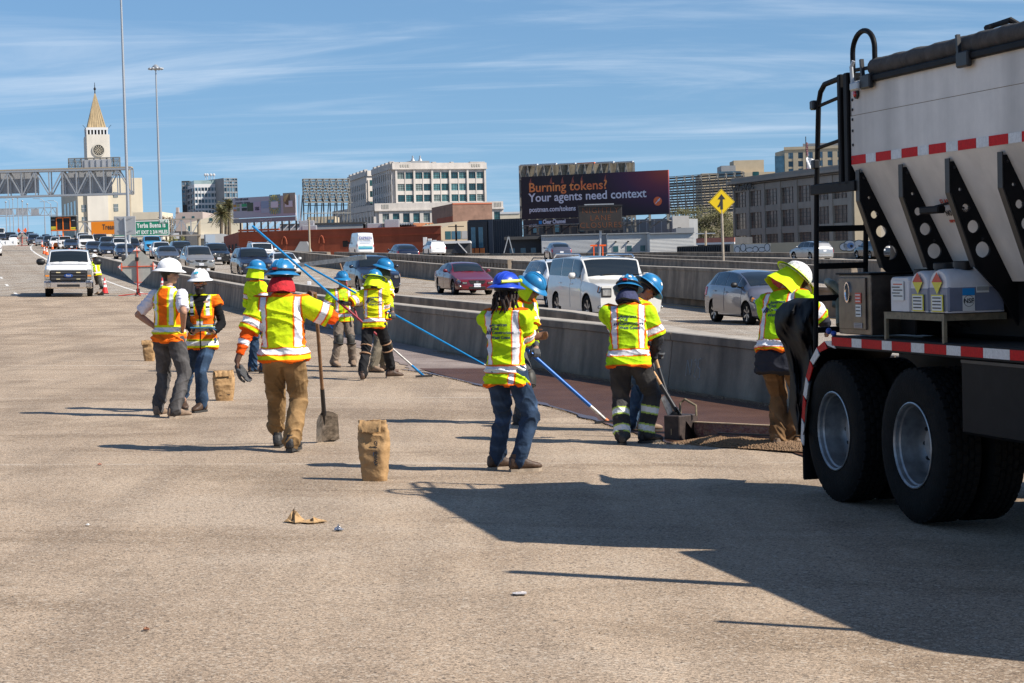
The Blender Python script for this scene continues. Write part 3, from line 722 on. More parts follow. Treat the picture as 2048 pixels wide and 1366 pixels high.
TYPES = {
 'sedan': dict(L=4.70, W=1.80, H=1.45, nose=.72, hood=.98, belt=.96, zb=.20, cowl=.95, rf=.15, rr=-1.05, rw=.70, tail='deck', dk=-1.75, dh=1.06, wr=.33, axles=(1.40, -1.32), wins=((.62, -.22), (-.28, -1.15)), doors=((.93, -.24), (-.28, -1.20)), gr=(.38, .50, .66), hl=(.55, 2.75, 3.1, 4.5), bars=2, blunt=.55, plz=.44),
 'suv': dict(L=4.75, W=1.92, H=1.74, nose=.95, hood=1.16, belt=1.12, zb=.24, cowl=1.12, rf=.45, rr=-1.75, rw=.74, tail='hatch', rake=.28, wr=.38, axles=(1.45, -1.38), wins=((.78, -.10), (-.16, -1.05), (-1.12, -1.85)), doors=((1.02, -.12), (-.16, -1.18)), gr=(.46, .62, .92), hl=(.45, 2.2, 3.05, 4.3), bars=4, blunt=.75, rails='black', plz=.52),
 'boxsuv': dict(L=5.15, W=2.00, H=1.93, nose=1.12, hood=1.28, belt=1.24, zb=.28, cowl=1.08, rf=.64, rr=-2.30, rw=.86, tail='hatch', rake=.06, wr=.40, axles=(1.52, -1.45), wins=((.82, .02), (-.06, -1.02), (-1.10, -2.30)), doors=((1.0, -.0), (-.05, -1.15)), gr=(.52, .70, 1.02), hl=(.20, 1.9, 3.0, 4.3), bars=2, blunt=1.0, rails='chrome', sunroof=True, mir=1.25, chromeh=True, spokes=6, plz=.58),
 'minivan': dict(L=5.05, W=1.97, H=1.75, nose=.86, hood=1.10, belt=1.06, zb=.22, cowl=1.45, rf=.50, rr=-2.0, rw=.74, tail='hatch', rake=.18, wr=.35, axles=(1.60, -1.42), wins=((.95, -.02), (-.10, -1.25), (-1.32, -2.15)), doors=((1.2, -.06), (-.10, -1.28)), gr=(.42, .66, .80), hl=(.70, 3.1, 3.1, 4.9), bars=2, blunt=.6, rails='black', plz=.50),
 'hatch': dict(L=4.10, W=1.70, H=1.53, nose=.74, hood=1.06, belt=1.0, zb=.19, cowl=1.22, rf=.22, rr=-1.45, rw=.72, tail='hatch', rake=.24, wr=.31, axles=(1.26, -1.24), wins=((.98, .60), (.52, -.32), (-.38, -1.15), (-1.22, -1.60)), doors=((.92, -.34), (-.38, -1.22)), gr=(.36, .52, .66), hl=(.60, 3.15, 3.1, 4.8), bars=2, blunt=.5, mirblack=True, mset=.55, chrome=False, plz=.42, spokes=6),
 'coupe': dict(L=4.75, W=1.92, H=1.62, nose=.74, hood=1.02, belt=1.02, zb=.20, cowl=1.15, rf=.35, rr=-.85, rw=.70, tail='fast', dh=1.16, wr=.36, axles=(1.45, -1.42), wins=((.85, -.08), (-.14, -1.05), (-1.12, -1.55)), doors=((1.0, -.1), (-.14, -1.2)), gr=(.30, .36, .44), hl=(.55, 2.8, 3.3, 4.4), bars=1, chrome=False, blunt=.5, rimdark=True, plz=.44, rpz=.78),
 'van': dict(L=5.9, W=2.02, H=2.62, nose=1.05, hood=1.32, belt=1.36, zb=.30, cowl=2.12, rf=1.30, rr=-2.60, rw=.84, tail='hatch', rake=-.02, wr=.36, axles=(1.95, -1.70), wins=((1.70, .95),), doors=((2.0, .9),), gr=(.45, .70, .98), hl=(.4, 2.0, 3.1, 4.3), bars=3, blunt=.85, mir=1.3, mirblack=True, norear=True, drop=.03),
}
def pickup_rows():
 W = 1.015; zb = .42
 return [(2.98, .44, 1.14, 1.18, W * .93, W * .84), (2.95, .40, 1.24, 1.32, W * .955, W * .86), (2.82, .44, 1.32, 1.38, W * .97, W * .86), (2.4, .44, 1.35, 1.41, W, W * .86), (1.62, .44, 1.36, 1.44, W, W * .86), (1.50, .44, 1.37, 1.47, W, W * .85),
   (1.15, .44, 1.38, 1.80, W, W * .82), (.82, .44, 1.39, 1.99, W, W * .79), (-.1, .44, 1.40, 2.03, W, W * .80), (-.95, .44, 1.40, 2.00, W, W * .79), (-1.12, .44, 1.39, 1.55, W, W * .82), (-1.20, .44, 1.30, 1.36, W, W * .94), (-2.2, .46, 1.30, 1.36, W, W * .94), (-2.93, .48, 1.30, 1.36, W, W * .93), (-2.98, .52, 1.26, 1.31, W * .97, W * .90)]
TYPES['pickup'] = dict(cat='pickup truck', rows=pickup_rows(), soft=1, L=5.96, W=2.03, H=2.03, nose=1.3, hood=1.44, belt=1.39, zb=.46, cowl=1.50, rf=.82, rr=-.95, rw=.79, tail='pickup', wr=.42, axles=(1.95, -1.85), wins=((1.18, .12), (.05, -.85)), doors=((1.35, .10), (.06, -.98)), gr=(.74, .80, 1.16), hl=(.0, .55, 3.0, 4.3), bars=3, chrome=False, mir=1.9, mirblack=True, bed=(-1.25, -2.9), bedz=1.37, mset=.40, plz=.48, rpz=.9, blackbump=True)
PROTO = {}
def place_car(kind, px, Y, col, label, rear=False, yaw=0.0, name='car', X=None, group='cars in the freeway traffic', cat='car', scale=1.0):
 if kind not in PROTO: c = PROTO[kind] = make_car(kind, TYPES[kind])
 else: c = copy_tree(PROTO[kind])
 c.name = name; tag(c, label, cat, group)
 p = gx(px, Y); c.location = p; tg = tang(Y) * (1 if rear else -1)
 d = Vector((tg.x, tg.y, (gz(p.x + tg.x, p.y + tg.y) - p.z))).normalized(); d.rotate(Matrix.Rotation(yaw, 3, 'Z'))
 n = Vector((math.tan(ROLL), -(gz(p.x, p.y + 1) - p.z), 1)).normalized(); yv = n.cross(d).normalized(); zv = d.cross(yv)
 c.rotation_euler = Matrix((d, yv, zv)).transposed().to_euler(); c.scale = (scale,) * 3
 pm = paint(col)
 def rec(o):
  if o.type == 'MESH':
   for s in o.material_slots:
    if s.material and s.material.name.startswith('paint_'): s.link = 'OBJECT'; s.material = pm
  for k in o.children: rec(k)
 rec(c); return c
def traffic():
 pc = place_car
 # nearest oncoming lanes
 pc('hatch', 1512, 57, 'bluesilver', 'silver-blue hatchback driving in the lane beside the yellow line', name='hatchback')
 yk = pc('boxsuv', 1205, 58.5, 'pearl', 'large cream white SUV with chrome roof rails behind the leaning workers', name='large_suv', cat='suv')
 pc('suv', 1122, 73, 'white', 'white crossover half hidden behind the large cream SUV', name='crossover', cat='suv')
 pc('sedan', 928, 90, 'red', 'dark red sedan in front of the far median wall', name='sedan')
 pc('suv', 742, 92, 'navy', 'dark navy SUV behind the group of three workers', name='suv', cat='suv')
 pc('suv', 503, 119, 'navy', 'black midsize SUV with wide chrome grille above the shovel worker', name='suv', cat='suv', scale=1.05)
 pc('sedan', 566, 126, 'white', 'white sedan right of the black SUV with chrome grille', name='sedan')
 pc('boxsuv', 522, 158, 'white', 'white SUV with roof rails seen over the roof of the black SUV', name='suv', cat='suv', scale=.93)
 pc('minivan', 395, 137, 'beige', 'silver minivan behind the two men in orange vests', name='minivan', cat='minivan')
 pc('suv', 432, 160, 'black', 'black SUV peeking out right behind the silver minivan', name='suv', cat='suv')
 pc('sedan', 334, 164, 'grey', 'charcoal grey sedan left of the silver minivan', name='sedan')
 pc('coupe', 322, 187, 'white', 'white crossover with dark roof in front of the blue pickup', name='crossover')
 pc('pickup', 303, 212, 'blue', 'bright blue pickup truck with amber roof lights under the green sign', name='pickup_truck', cat='pickup truck')
 pc('minivan', 362, 178, 'dark', 'dark van behind the charcoal sedan and the silver minivan', name='van', cat='van')
 pc('sedan', 249, 186, 'navy', 'dark blue sedan beside the grey sign post', name='sedan')
 pc('sedan', 215, 203, 'navy', 'navy sedan just left of the dark blue sedan at the sign post', name='sedan')
 pc('sedan', 188, 214, 'dark', 'dark sedan in front of the big white pickup in the queue', name='sedan')
 pc('pickup', 172, 240, 'white', 'big white pickup in the queue right of the message board trailer', name='pickup_truck', cat='pickup truck')
 pc('suv', 240, 222, 'white', 'white SUV hidden behind the grey sign back', name='suv', cat='suv')
 pc('suv', 262, 226, 'black', 'black SUV left of the blue pickup', name='suv', cat='suv')
 pc('suv', 214, 252, 'dark', 'dark SUV below the orange sign, left of the grey sign back', name='suv', cat='suv')
 pc('boxsuv', 200, 285, 'black', 'black SUV below the left half of the orange sign', name='suv', cat='suv')
 pc('pickup', 166, 300, 'white', 'white truck top right of the message board, far in the queue', name='pickup_truck', cat='pickup truck')
 pc('sedan', 142, 250, 'dark', 'dark sedan with bright lamp just left of the big white pickup', name='sedan')
 pc('suv', 130, 262, 'white', 'white SUV directly below the message board', name='suv', cat='suv')
 pc('coupe', 113, 268, 'white', 'small white car left below the message board', name='car')
 pc('suv', 100, 276, 'dark', 'dark SUV beside the cones, left of the small white car', name='suv', cat='suv')
 pc('sedan', 83, 300, 'silver', 'silver sedan above the row of cones', name='sedan')
 pc('suv', 68, 312, 'navy', 'navy SUV right of the far diamond sign with flags', name='suv', cat='suv')
 pc('minivan', 66, 345, 'silver', 'pale minivan behind the far diamond sign with flags', name='minivan', cat='minivan')
 pc('hatch', 28, 335, 'white', 'small white hatchback left of the far diamond sign', name='hatchback')
 pc('boxsuv', 21, 355, 'black', 'black SUV with lit headlamps at the far left of the queue', name='suv', cat='suv')
 pc('suv', 2, 350, 'dark', 'dark SUV cut by the left picture edge in the queue', name='suv', cat='suv')
 pc('suv', 45, 395, 'dark', 'dark SUV far back above the small white hatchback', name='suv', cat='suv')
 pc('sedan', 92, 380, 'dark', 'dark sedan far back left of the message board', name='sedan')
 pc('suv', 60, 430, 'grey', 'grey SUV far back near the crest of the road', name='suv', cat='suv')
 pc('van', 2, 470, 'white', 'white box van far back at the left picture edge', name='van', cat='van')
 pc('sedan', 120, 345, 'navy', 'navy sedan far back behind the message board', name='sedan')
 pc('sedan', 26, 460, 'silver', 'pale sedan near the crest above the black SUV', name='sedan')
 pc('suv', -15, 205, 'white', 'white SUV cut by the left picture edge beside the closed lanes', name='suv', cat='suv')
 # traffic going away beyond the median
 v = pc('van', 722, 226, 'white', 'tall white shuttle van lettered EXPRESS on its rear doors', True, name='shuttle_van', cat='van')
 pc('coupe', 806, 163, 'navy', 'dark blue fastback SUV with rear spoiler beyond the median', True, name='suv', cat='suv')
 pc('suv', 868, 230, 'white', 'white SUV with dark rear window beyond the median wall', True, name='suv', cat='suv')
 pc('coupe', 1115, 178, 'bluesilver', 'grey-blue crossover driving away below the big billboard', True, yaw=-.12, name='crossover')
 pc('suv', 1622, 177, 'silver', 'silver SUV driving away left of the mixer truck ladder', True, yaw=.12, name='suv', cat='suv')
 pc('suv', 1745, 185, 'dark', 'dark SUV seen through the gaps of the truck ladder', True, name='suv', cat='suv')
 # shuttle van: lettering and wrap
 vr = -2.955
 lettering('EXPRESS', .40, mat('van_ink', (0.03, 0.05, 0.28), 0.5), v, frame((vr, 0, 1.86), (0, -1, 0), (0, 0, 1)), .004, 'CENTER', .008)
 for z, w, c in ((1.55, 1.3, (0.2, 0.3, 0.5)), (1.42, 1.1, (0.25, 0.35, 0.5)), (.98, 1.6, (0.10, 0.45, 0.50)), (.80, 1.6, (0.04, 0.25, 0.42))):
  b = MB(); b.box((vr + .002, 0, z), (.01, w, .055 if z > 1.2 else .16)); b.build('wrap_stripe', mat('wrap%d' % int(z * 100), c, 0.4), v)
traffic()
# the white crew pickup parked in the closed lanes
def crew_pickup():
 c = place_car('pickup', 140, 88, 'white', 'white heavy-duty crew pickup parked facing the camera in the closed lanes', name='crew_pickup', group='vehicles in the closed lanes', cat='pickup truck', yaw=-.075)
 # wide front: chrome bumper, black honeycomb grille, tall headlamps, oval badge
 b = MB(); b.box((3.0, 0, .53), (.16, 1.98, .30), ch=.05); b.box((2.93, .85, .53), (.3, .34, .30), ch=.05); b.box((2.93, -.85, .53), (.3, .34, .30), ch=.05); b.build('front_bumper', M_CHROME, c, smooth=30)
 b = MB(); b.box((3.085, 0, .50), (.02, .95, .11), ch=.01); b.build('bumper_intake', M_BLACK, c)
 b = MB(); b.box((2.99, 0, .92), (.12, 1.52, .46), ch=.03)
 g = b.build('grille_frame', M_BLACK, c, smooth=30)
 for z in (.78, .92, 1.06):
  b = MB(); b.box((3.055, 0, z), (.03, 1.44, .05), ch=.01); b.build('grille_bar', mat('grille_grey', (0.05, 0.05, 0.055), 0.4), g)
 for y in (-.42, .42):
  b = MB(); b.box((3.072, y, 1.06), (.012, .18, .035)); b.build('marker_lamp', mat('marker_lamp', (0.7, 0.6, 0.35), 0.3), g)
  b = MB(); b.box((3.072, y, .78), (.012, .16, .03)); b.build('marker_lamp', mat('marker_lamp', (0.7, 0.6, 0.35), 0.3), g)
 o = MB(); o.lathe([(.001, .02), (.13, .02), (.15, .012), (.155, 0)], 'x', 28, (0, 0, 0)); o.v = [(x + 3.065, y * 1.25, z * .56 + .92) for x, y, z in o.v]
 e = o.build('badge', mat('badge_blue', (0.02, 0.06, 0.22), 0.3), c, smooth=40)
 lettering('Ford', .10, M_WHITE, e, frame((3.088, 0, .895), (0, 1, 0), (0, 0, 1)), .002, 'CENTER')
 for sd in (-1, 1):
  b = MB(); b.box((2.97, sd * .875, .96), (.14, .24, .46), ch=.04); h = b.build('headlamp_housing', M_LAMP, c, smooth=30)
  b = MB(); b.box((3.04, sd * .88, .92), (.02, .16, .07)); b.build('indicator', M_AMBER, h)
  b = MB(); b.lathe([(.05, 0), (.05, .02)], 'x', 14, (3.085, sd * .80, .52)); b.build('fog_lamp', M_LAMP, c)
 # driver in a hi-vis vest behind the windscreen is too dark to see; dash items
 b = MB(); b.box((1.0, -.5, 1.62), (.3, .4, .25), ch=.1); b.build('dash_vest', mat('hivis_dark', (0.5, 0.6, 0.02), 0.8), c)
 return c
crew_pickup()

# ================================================================== people
LIME = np.array((0.53, 0.76, 0.012)); YEL = np.array((0.72, 0.76, 0.012)); TAPE = np.array((0.80, 0.81, 0.84)); ORG = np.array((0.93, 0.155, 0.008)); HIO = np.array((0.95, 0.17, 0.01))
M_CLOTH = mat('worn_cloth', (0.5, 0.5, 0.5), 0.9, 0, 0.16, 18, 0.30, 30, spec=0.15, attr=True)
M_SKIN = mat('skin', (0.4, 0.25, 0.18), 0.55, 0, 0.10, 30, 0.1, 120, spec=0.35, attr=True)
M_BOOT = mat('boot_leather', (0.06, 0.032, 0.018), 0.6, 0, 0.35, 18, 0.3, 50)
M_BOOT2 = mat('boot_tan', (0.22, 0.15, 0.10), 0.8, 0, 0.3, 18, 0.3, 50)
M_BOOT3 = mat('boot_black', (0.025, 0.024, 0.024), 0.6, 0, 0.3, 18, 0.3, 50)
M_SOLE = mat('boot_sole', (0.30, 0.24, 0.18), 0.8, 0, 0.2, 10)
M_SOLED = mat('boot_sole_dark', (0.03, 0.028, 0.026), 0.8)
M_GLOVE = mat('glove_grey', (0.05, 0.052, 0.055), 0.8, 0, 0.4, 30)
M_GLOVEB = mat('glove_blue', (0.03, 0.22, 0.62), 0.6, 0, 0.3, 30)
HATS = {'blue': (0.016, 0.165, 0.36), 'royal': (0.015, 0.055, 0.45), 'white': (0.80, 0.80, 0.80), 'sticker': (0.6, 0.6, 0.62)}
def hat_mat(n): return mat('hard_hat_' + n, HATS[n], 0.32, 0, 0.16 if n != 'sticker' else 0.7, 22 if n != 'sticker' else 45, spec=0.5)

def remesh(mb, vox, smooth=3):
 me = mb.mesh('r'); ob = bpy.data.objects.new('tmp', me)
 md = ob.modifiers.new('r', 'REMESH'); md.mode = 'VOXEL'; md.voxel_size = vox; md.use_smooth_shade = True
 if smooth: sm = ob.modifiers.new('s', 'SMOOTH'); sm.factor = 0.5; sm.iterations = smooth
 out = ev_mesh(ob); bpy.data.meshes.remove(me)
 return out
def get_v(me):
 a = np.empty(len(me.vertices) * 3, np.float32); me.vertices.foreach_get('co', a); return a.reshape(-1, 3).astype(float)
def get_n(me):
 a = np.empty(len(me.vertices) * 3, np.float32); me.vertices.foreach_get('normal', a); return a.reshape(-1, 3).astype(float)
def set_v(me, v): me.vertices.foreach_set('co', v.astype(np.float32).ravel()); me.update()
def set_col(me, c):
 at_ = me.color_attributes.new('Col', 'FLOAT_COLOR', 'POINT'); a = np.ones((len(me.vertices), 4), np.float32); a[:, :3] = c; at_.data.foreach_set('color', a.ravel())
def wrinkle(v, seed, amp, freq=(9, 9, 16)):
 """folds: ridged value built from warped sines, vectorised"""
 p = v * np.array(freq) + seed
 w = np.stack([np.sin(p[:, 1] * 1.3 + 1.7 * np.sin(p[:, 2] * .7)), np.sin(p[:, 2] * 1.1 + 1.3 * np.sin(p[:, 0] * .9 + 2)), np.sin(p[:, 0] * 1.2 + 1.9 * np.sin(p[:, 1] * .8 + 1))], 1)
 a = np.sin(p[:, 2] * 1.6 + 2.1 * w[:, 0] + p[:, 0] * .8); b = np.sin(p[:, 2] * 2.9 + 1.6 * w[:, 1] - p[:, 1] * 1.1 + 3); c = np.sin(p[:, 0] * 2.3 + 2 * w[:, 2] + p[:, 2])
 return amp * (0.75 * (1 - np.abs(a)) ** 2.2 * 2.2 + .5 * (1 - np.abs(b)) ** 3 + .35 * c - .5)
def ik(a, t, l1, l2, pole):
 d = t - a; L = d.length; L = min(max(L, abs(l1 - l2) + .01), (l1 + l2) * .999); u = d.normalized(); t2 = a + u * L
 x = (l1 * l1 - l2 * l2 + L * L) / (2 * L); h = math.sqrt(max(l1 * l1 - x * x, 0)); p = (pole - u * pole.dot(u))
 p = p.normalized() if p.length > 1e-5 else u.orthogonal().normalized()
 return a + u * x + p * h, t2
def limb(mb, pts, rad, n=12, sub=5, end=True):
 """tapered limb with rounded joints through the points"""
 P = []; Rr = []
 for i in range(len(pts) - 1):
  for k in range(sub):
   f = k / sub; P.append(pts[i].lerp(pts[i + 1], f)); g = f * f * (3 - 2 * f); Rr.append(rad[i] + (rad[i + 1] - rad[i]) * g)
 P.append(pts[-1]); Rr.append(rad[-1])
 mb.tube(P, Rr, n)
 mb.ell(P[0], (Rr[0],) * 3, 12, 6)
 if end: mb.ell(P[-1], (Rr[-1],) * 3, 12, 6)
 for i in range(1, len(pts) - 1): mb.ell(pts[i], (rad[i] * 1.0,) * 3, 12, 6)
class Fig:
 def __init__(s, H=1.78, lean=0.0, side=0.0, twist=0.0, pelvis=(0, 0, 0), feet=((-.12, 0, .1), (.12, 0, -.1)), hands=(None, None), head=(0, 0), elbow=(None, None), knee=(None, None), wide=1.0, footz=(0, 0)):
  k = H / 1.80; s.k = k; s.H = H; s.wide = wide
  s.pel = Vector((pelvis[0], pelvis[1], .94 * k + pelvis[2])); s.Ls = .56 * k
  s.fr = []; c = s.pel.copy(); n = 24
  for i in range(n + 1):
   t = i / n; th = lean * (.45 + .75 * t); ph = side * t; tw = twist * t
   u = Vector((math.sin(ph), math.sin(th) * math.cos(ph), math.cos(th) * math.cos(ph))).normalized()
   r = Vector((math.cos(tw), math.sin(tw), 0)); r = (r - u * r.dot(u)).normalized(); f = u.cross(r)
   s.fr.append((c.copy(), r, f, u)); c = c + u * (s.Ls / n)
  s.C = np.array([list(f[0]) for f in s.fr]); s.Rv = np.array([list(f[1]) for f in s.fr]); s.Fv = np.array([list(f[2]) for f in s.fr]); s.Uv = np.array([list(f[3]) for f in s.fr])
  s.neck = s.fr[-1][0]; hy, hp = head
  c_, r, f, u = s.fr[-1]
  B = Matrix((r, f, u)).transposed()
  # heads stay more upright than the back they sit on
  up = (u * .45 + Vector((0, 0, 1)) * .55).normalized(); r2 = (r - up * r.dot(up)).normalized(); f2 = up.cross(r2)
  s.hM = Matrix((r2, f2, up)).transposed() @ Matrix.Rotation(hy, 3, 'Z') @ Matrix.Rotation(-hp, 3, 'X')
  s.hc = s.neck + up * (.075 * k) + (s.hM @ Vector((0, .02, .085))) * k
  s.sh = []; s.el = []; s.wr = []; fr = s.fr[int(n * .86)]
  for q, sd in enumerate((-1, 1)):
   a = fr[0] + fr[1] * (sd * .185 * k * (1 + (wide - 1) * .6)); s.sh.append(a)
   tgt = hands[q] if hands[q] is not None else a + Vector((sd * .10, .06, -.54 * k)); tgt = Vector(tgt)
   pole = Vector(elbow[q]) if elbow[q] is not None else fr[1] * (sd * .5) - fr[2] * .9
   e, w = ik(a, tgt, .30 * k, .27 * k, pole); s.el.append(e); s.wr.append(w)
  s.hip = []; s.kn = []; s.an = []; s.ft = []
  for q, sd in enumerate((-1, 1)):
   a = s.pel + s.fr[0][1] * (sd * .092 * k) + Vector((0, 0, -.02)); x, y, yw = feet[q]
   an = Vector((x, y, .095 + footz[q])); fwd = Vector((-math.sin(yw), math.cos(yw), 0))
   pole = Vector(knee[q]) if knee[q] is not None else fwd
   kn, an2 = ik(a, an, .435 * k, .425 * k, pole); s.hip.append(a); s.kn.append(kn); s.an.append(an2); s.ft.append((an2, yw, footz[q]))
 def ring(s, t, w, d, dy=0.0, n=24, e=2.5, dx=0.0):
  i = min(max(t, 0), 1) * 24; j = min(int(i), 23); g = i - j
  c = s.fr[j][0].lerp(s.fr[j + 1][0], g); r = s.fr[j][1].lerp(s.fr[j + 1][1], g); f = s.fr[j][2].lerp(s.fr[j + 1][2], g); u = s.fr[j][3]
  if t < 0: c = c + u * (t * s.Ls)
  if t > 1: c = c + u * ((t - 1) * s.Ls)
  out = []
  for k in range(n):
   a = 2 * math.pi * k / n; ca, sa = math.cos(a), math.sin(a)
   out.append(c + r * (dx + w * math.copysign(abs(ca) ** (2 / e), ca)) + f * (dy + d * math.copysign(abs(sa) ** (2 / e), sa)))
  return out
 def coords(s, v):
  """height above pelvis (m), lateral x, depth y in the torso frame"""
  d = ((v[:, None, :] - s.C[None]) ** 2).sum(2) if len(v) < 1 else None
  best = np.zeros(len(v), int); bd = np.full(len(v), 1e9)
  for i in range(25):
   q = np.abs(((v - s.C[i]) * s.Uv[i]).sum(1)) + .15 * np.linalg.norm(v - s.C[i], axis=1); m = q < bd; best[m] = i; bd[m] = q[m]
  dv = v - s.C[best]; h = best / 24 * s.Ls + (dv * s.Uv[best]).sum(1)
  return h, (dv * s.Rv[best]).sum(1), (dv * s.Fv[best]).sum(1)
 def armco(s, v):
  """nearest arm index, arc length from the shoulder, distance"""
  D = np.full(len(v), 9.0); A = np.zeros(len(v)); I = np.zeros(len(v), int)
  for q in range(2):
   acc = 0.0
   for a, b in ((s.sh[q], s.el[q]), (s.el[q], s.wr[q])):
    a_ = np.array(a); ab = np.array(b) - a_; L = np.linalg.norm(ab); t = np.clip(((v - a_) @ ab) / (L * L), 0, 1); d = np.linalg.norm(v - a_ - t[:, None] * ab, axis=1); m = d < D
    D[m] = d[m]; A[m] = acc + t[m] * L; I[m] = q; acc += L
  return I, A, D
 def legco(s, v):
  D = np.full(len(v), 9.0); A = np.zeros(len(v)); I = np.zeros(len(v), int); F = np.zeros(len(v))
  for q in range(2):
   acc = 0.0
   for a, b in ((s.hip[q], s.kn[q]), (s.kn[q], s.an[q])):
    a_ = np.array(a); ab = np.array(b) - a_; L = np.linalg.norm(ab); t = np.clip(((v - a_) @ ab) / (L * L), 0, 1); d = np.linalg.norm(v - a_ - t[:, None] * ab, axis=1); m = d < D
    D[m] = d[m]; A[m] = acc + t[m] * L; I[m] = q; acc += L
  return I, A, D
 def torso(s, mb, spec, g=0.0):
  k = s.k; mb.rings([s.ring(t, (w * s.wide + g) * k, (d * (1 + (s.wide - 1) * 1.3) + g) * k, dy * k) for t, w, d, dy in spec])
def hand_geo(mb, W, d, nrm, sd, curl, spread=.02, r=.0095, k=1.0):
 """palm and five fingers; d along the hand, nrm out of the palm, sd -1 left / +1 right"""
 d = Vector(d).normalized(); nrm = Vector(nrm); nrm = (nrm - d * nrm.dot(d)).normalized(); x = d.cross(nrm) * sd   # towards the thumb side
 M = Matrix((x, nrm, d)).transposed(); C = W + d * (.048 * k)
 mb.ell(C, (.042 * k, .017 * k, .056 * k), 12, 8, 0, M); mb.ell(W, (.026 * k, .021 * k, .03 * k), 10, 6, 0, M)
 for i, (ln, ox) in enumerate(((.072, .030), (.080, .010), (.075, -.010), (.058, -.029))):
  p = W + d * (.088 * k) + x * (ox * k); dd = (d + x * ((1.5 - i) * spread)).normalized(); pts = [p - dd * .02, p]; rr = [r * k * 1.1, r * k * 1.05]
  for j, f in enumerate((.42, .32, .26)):
   a = curl * (0.7 if j == 0 else 1.0); q = Quaternion(x * -1 if False else x.cross(Vector((0, 0, 0))) if False else x, 0)
   dd = (dd * math.cos(a) + nrm * math.sin(a)).normalized() if j == 0 else (dd * math.cos(a) + (nrm * dd.dot(d) - d * dd.dot(nrm)).normalized() * math.sin(a)).normalized()
   p = p + dd * (ln * f * k); pts.append(p); rr.append(r * k * (1.0 - .07 * j))
  mb.tube(pts, rr, 8); mb.ell(pts[-1], (rr[-1],) * 3, 8, 6)
 p = W + d * (.025 * k) + x * (.030 * k); q1 = p + (x * .75 + d * .55 + nrm * .35).normalized() * (.042 * k); q2 = q1 + (d * .8 + x * (.25 - .5 * min(curl, 1)) + nrm * (.3 + .6 * curl)).normalized() * (.034 * k); q3 = q2 + (d * .7 - x * .35 * min(curl, 1.2) + nrm * (.2 + .6 * curl)).normalized() * (.026 * k)
 mb.tube([p, q1, q2, q3], [r * 1.5 * k, r * 1.25 * k, r * 1.1 * k, r * .95 * k], 8); mb.ell(q3, (r * .95 * k,) * 3, 8, 6)

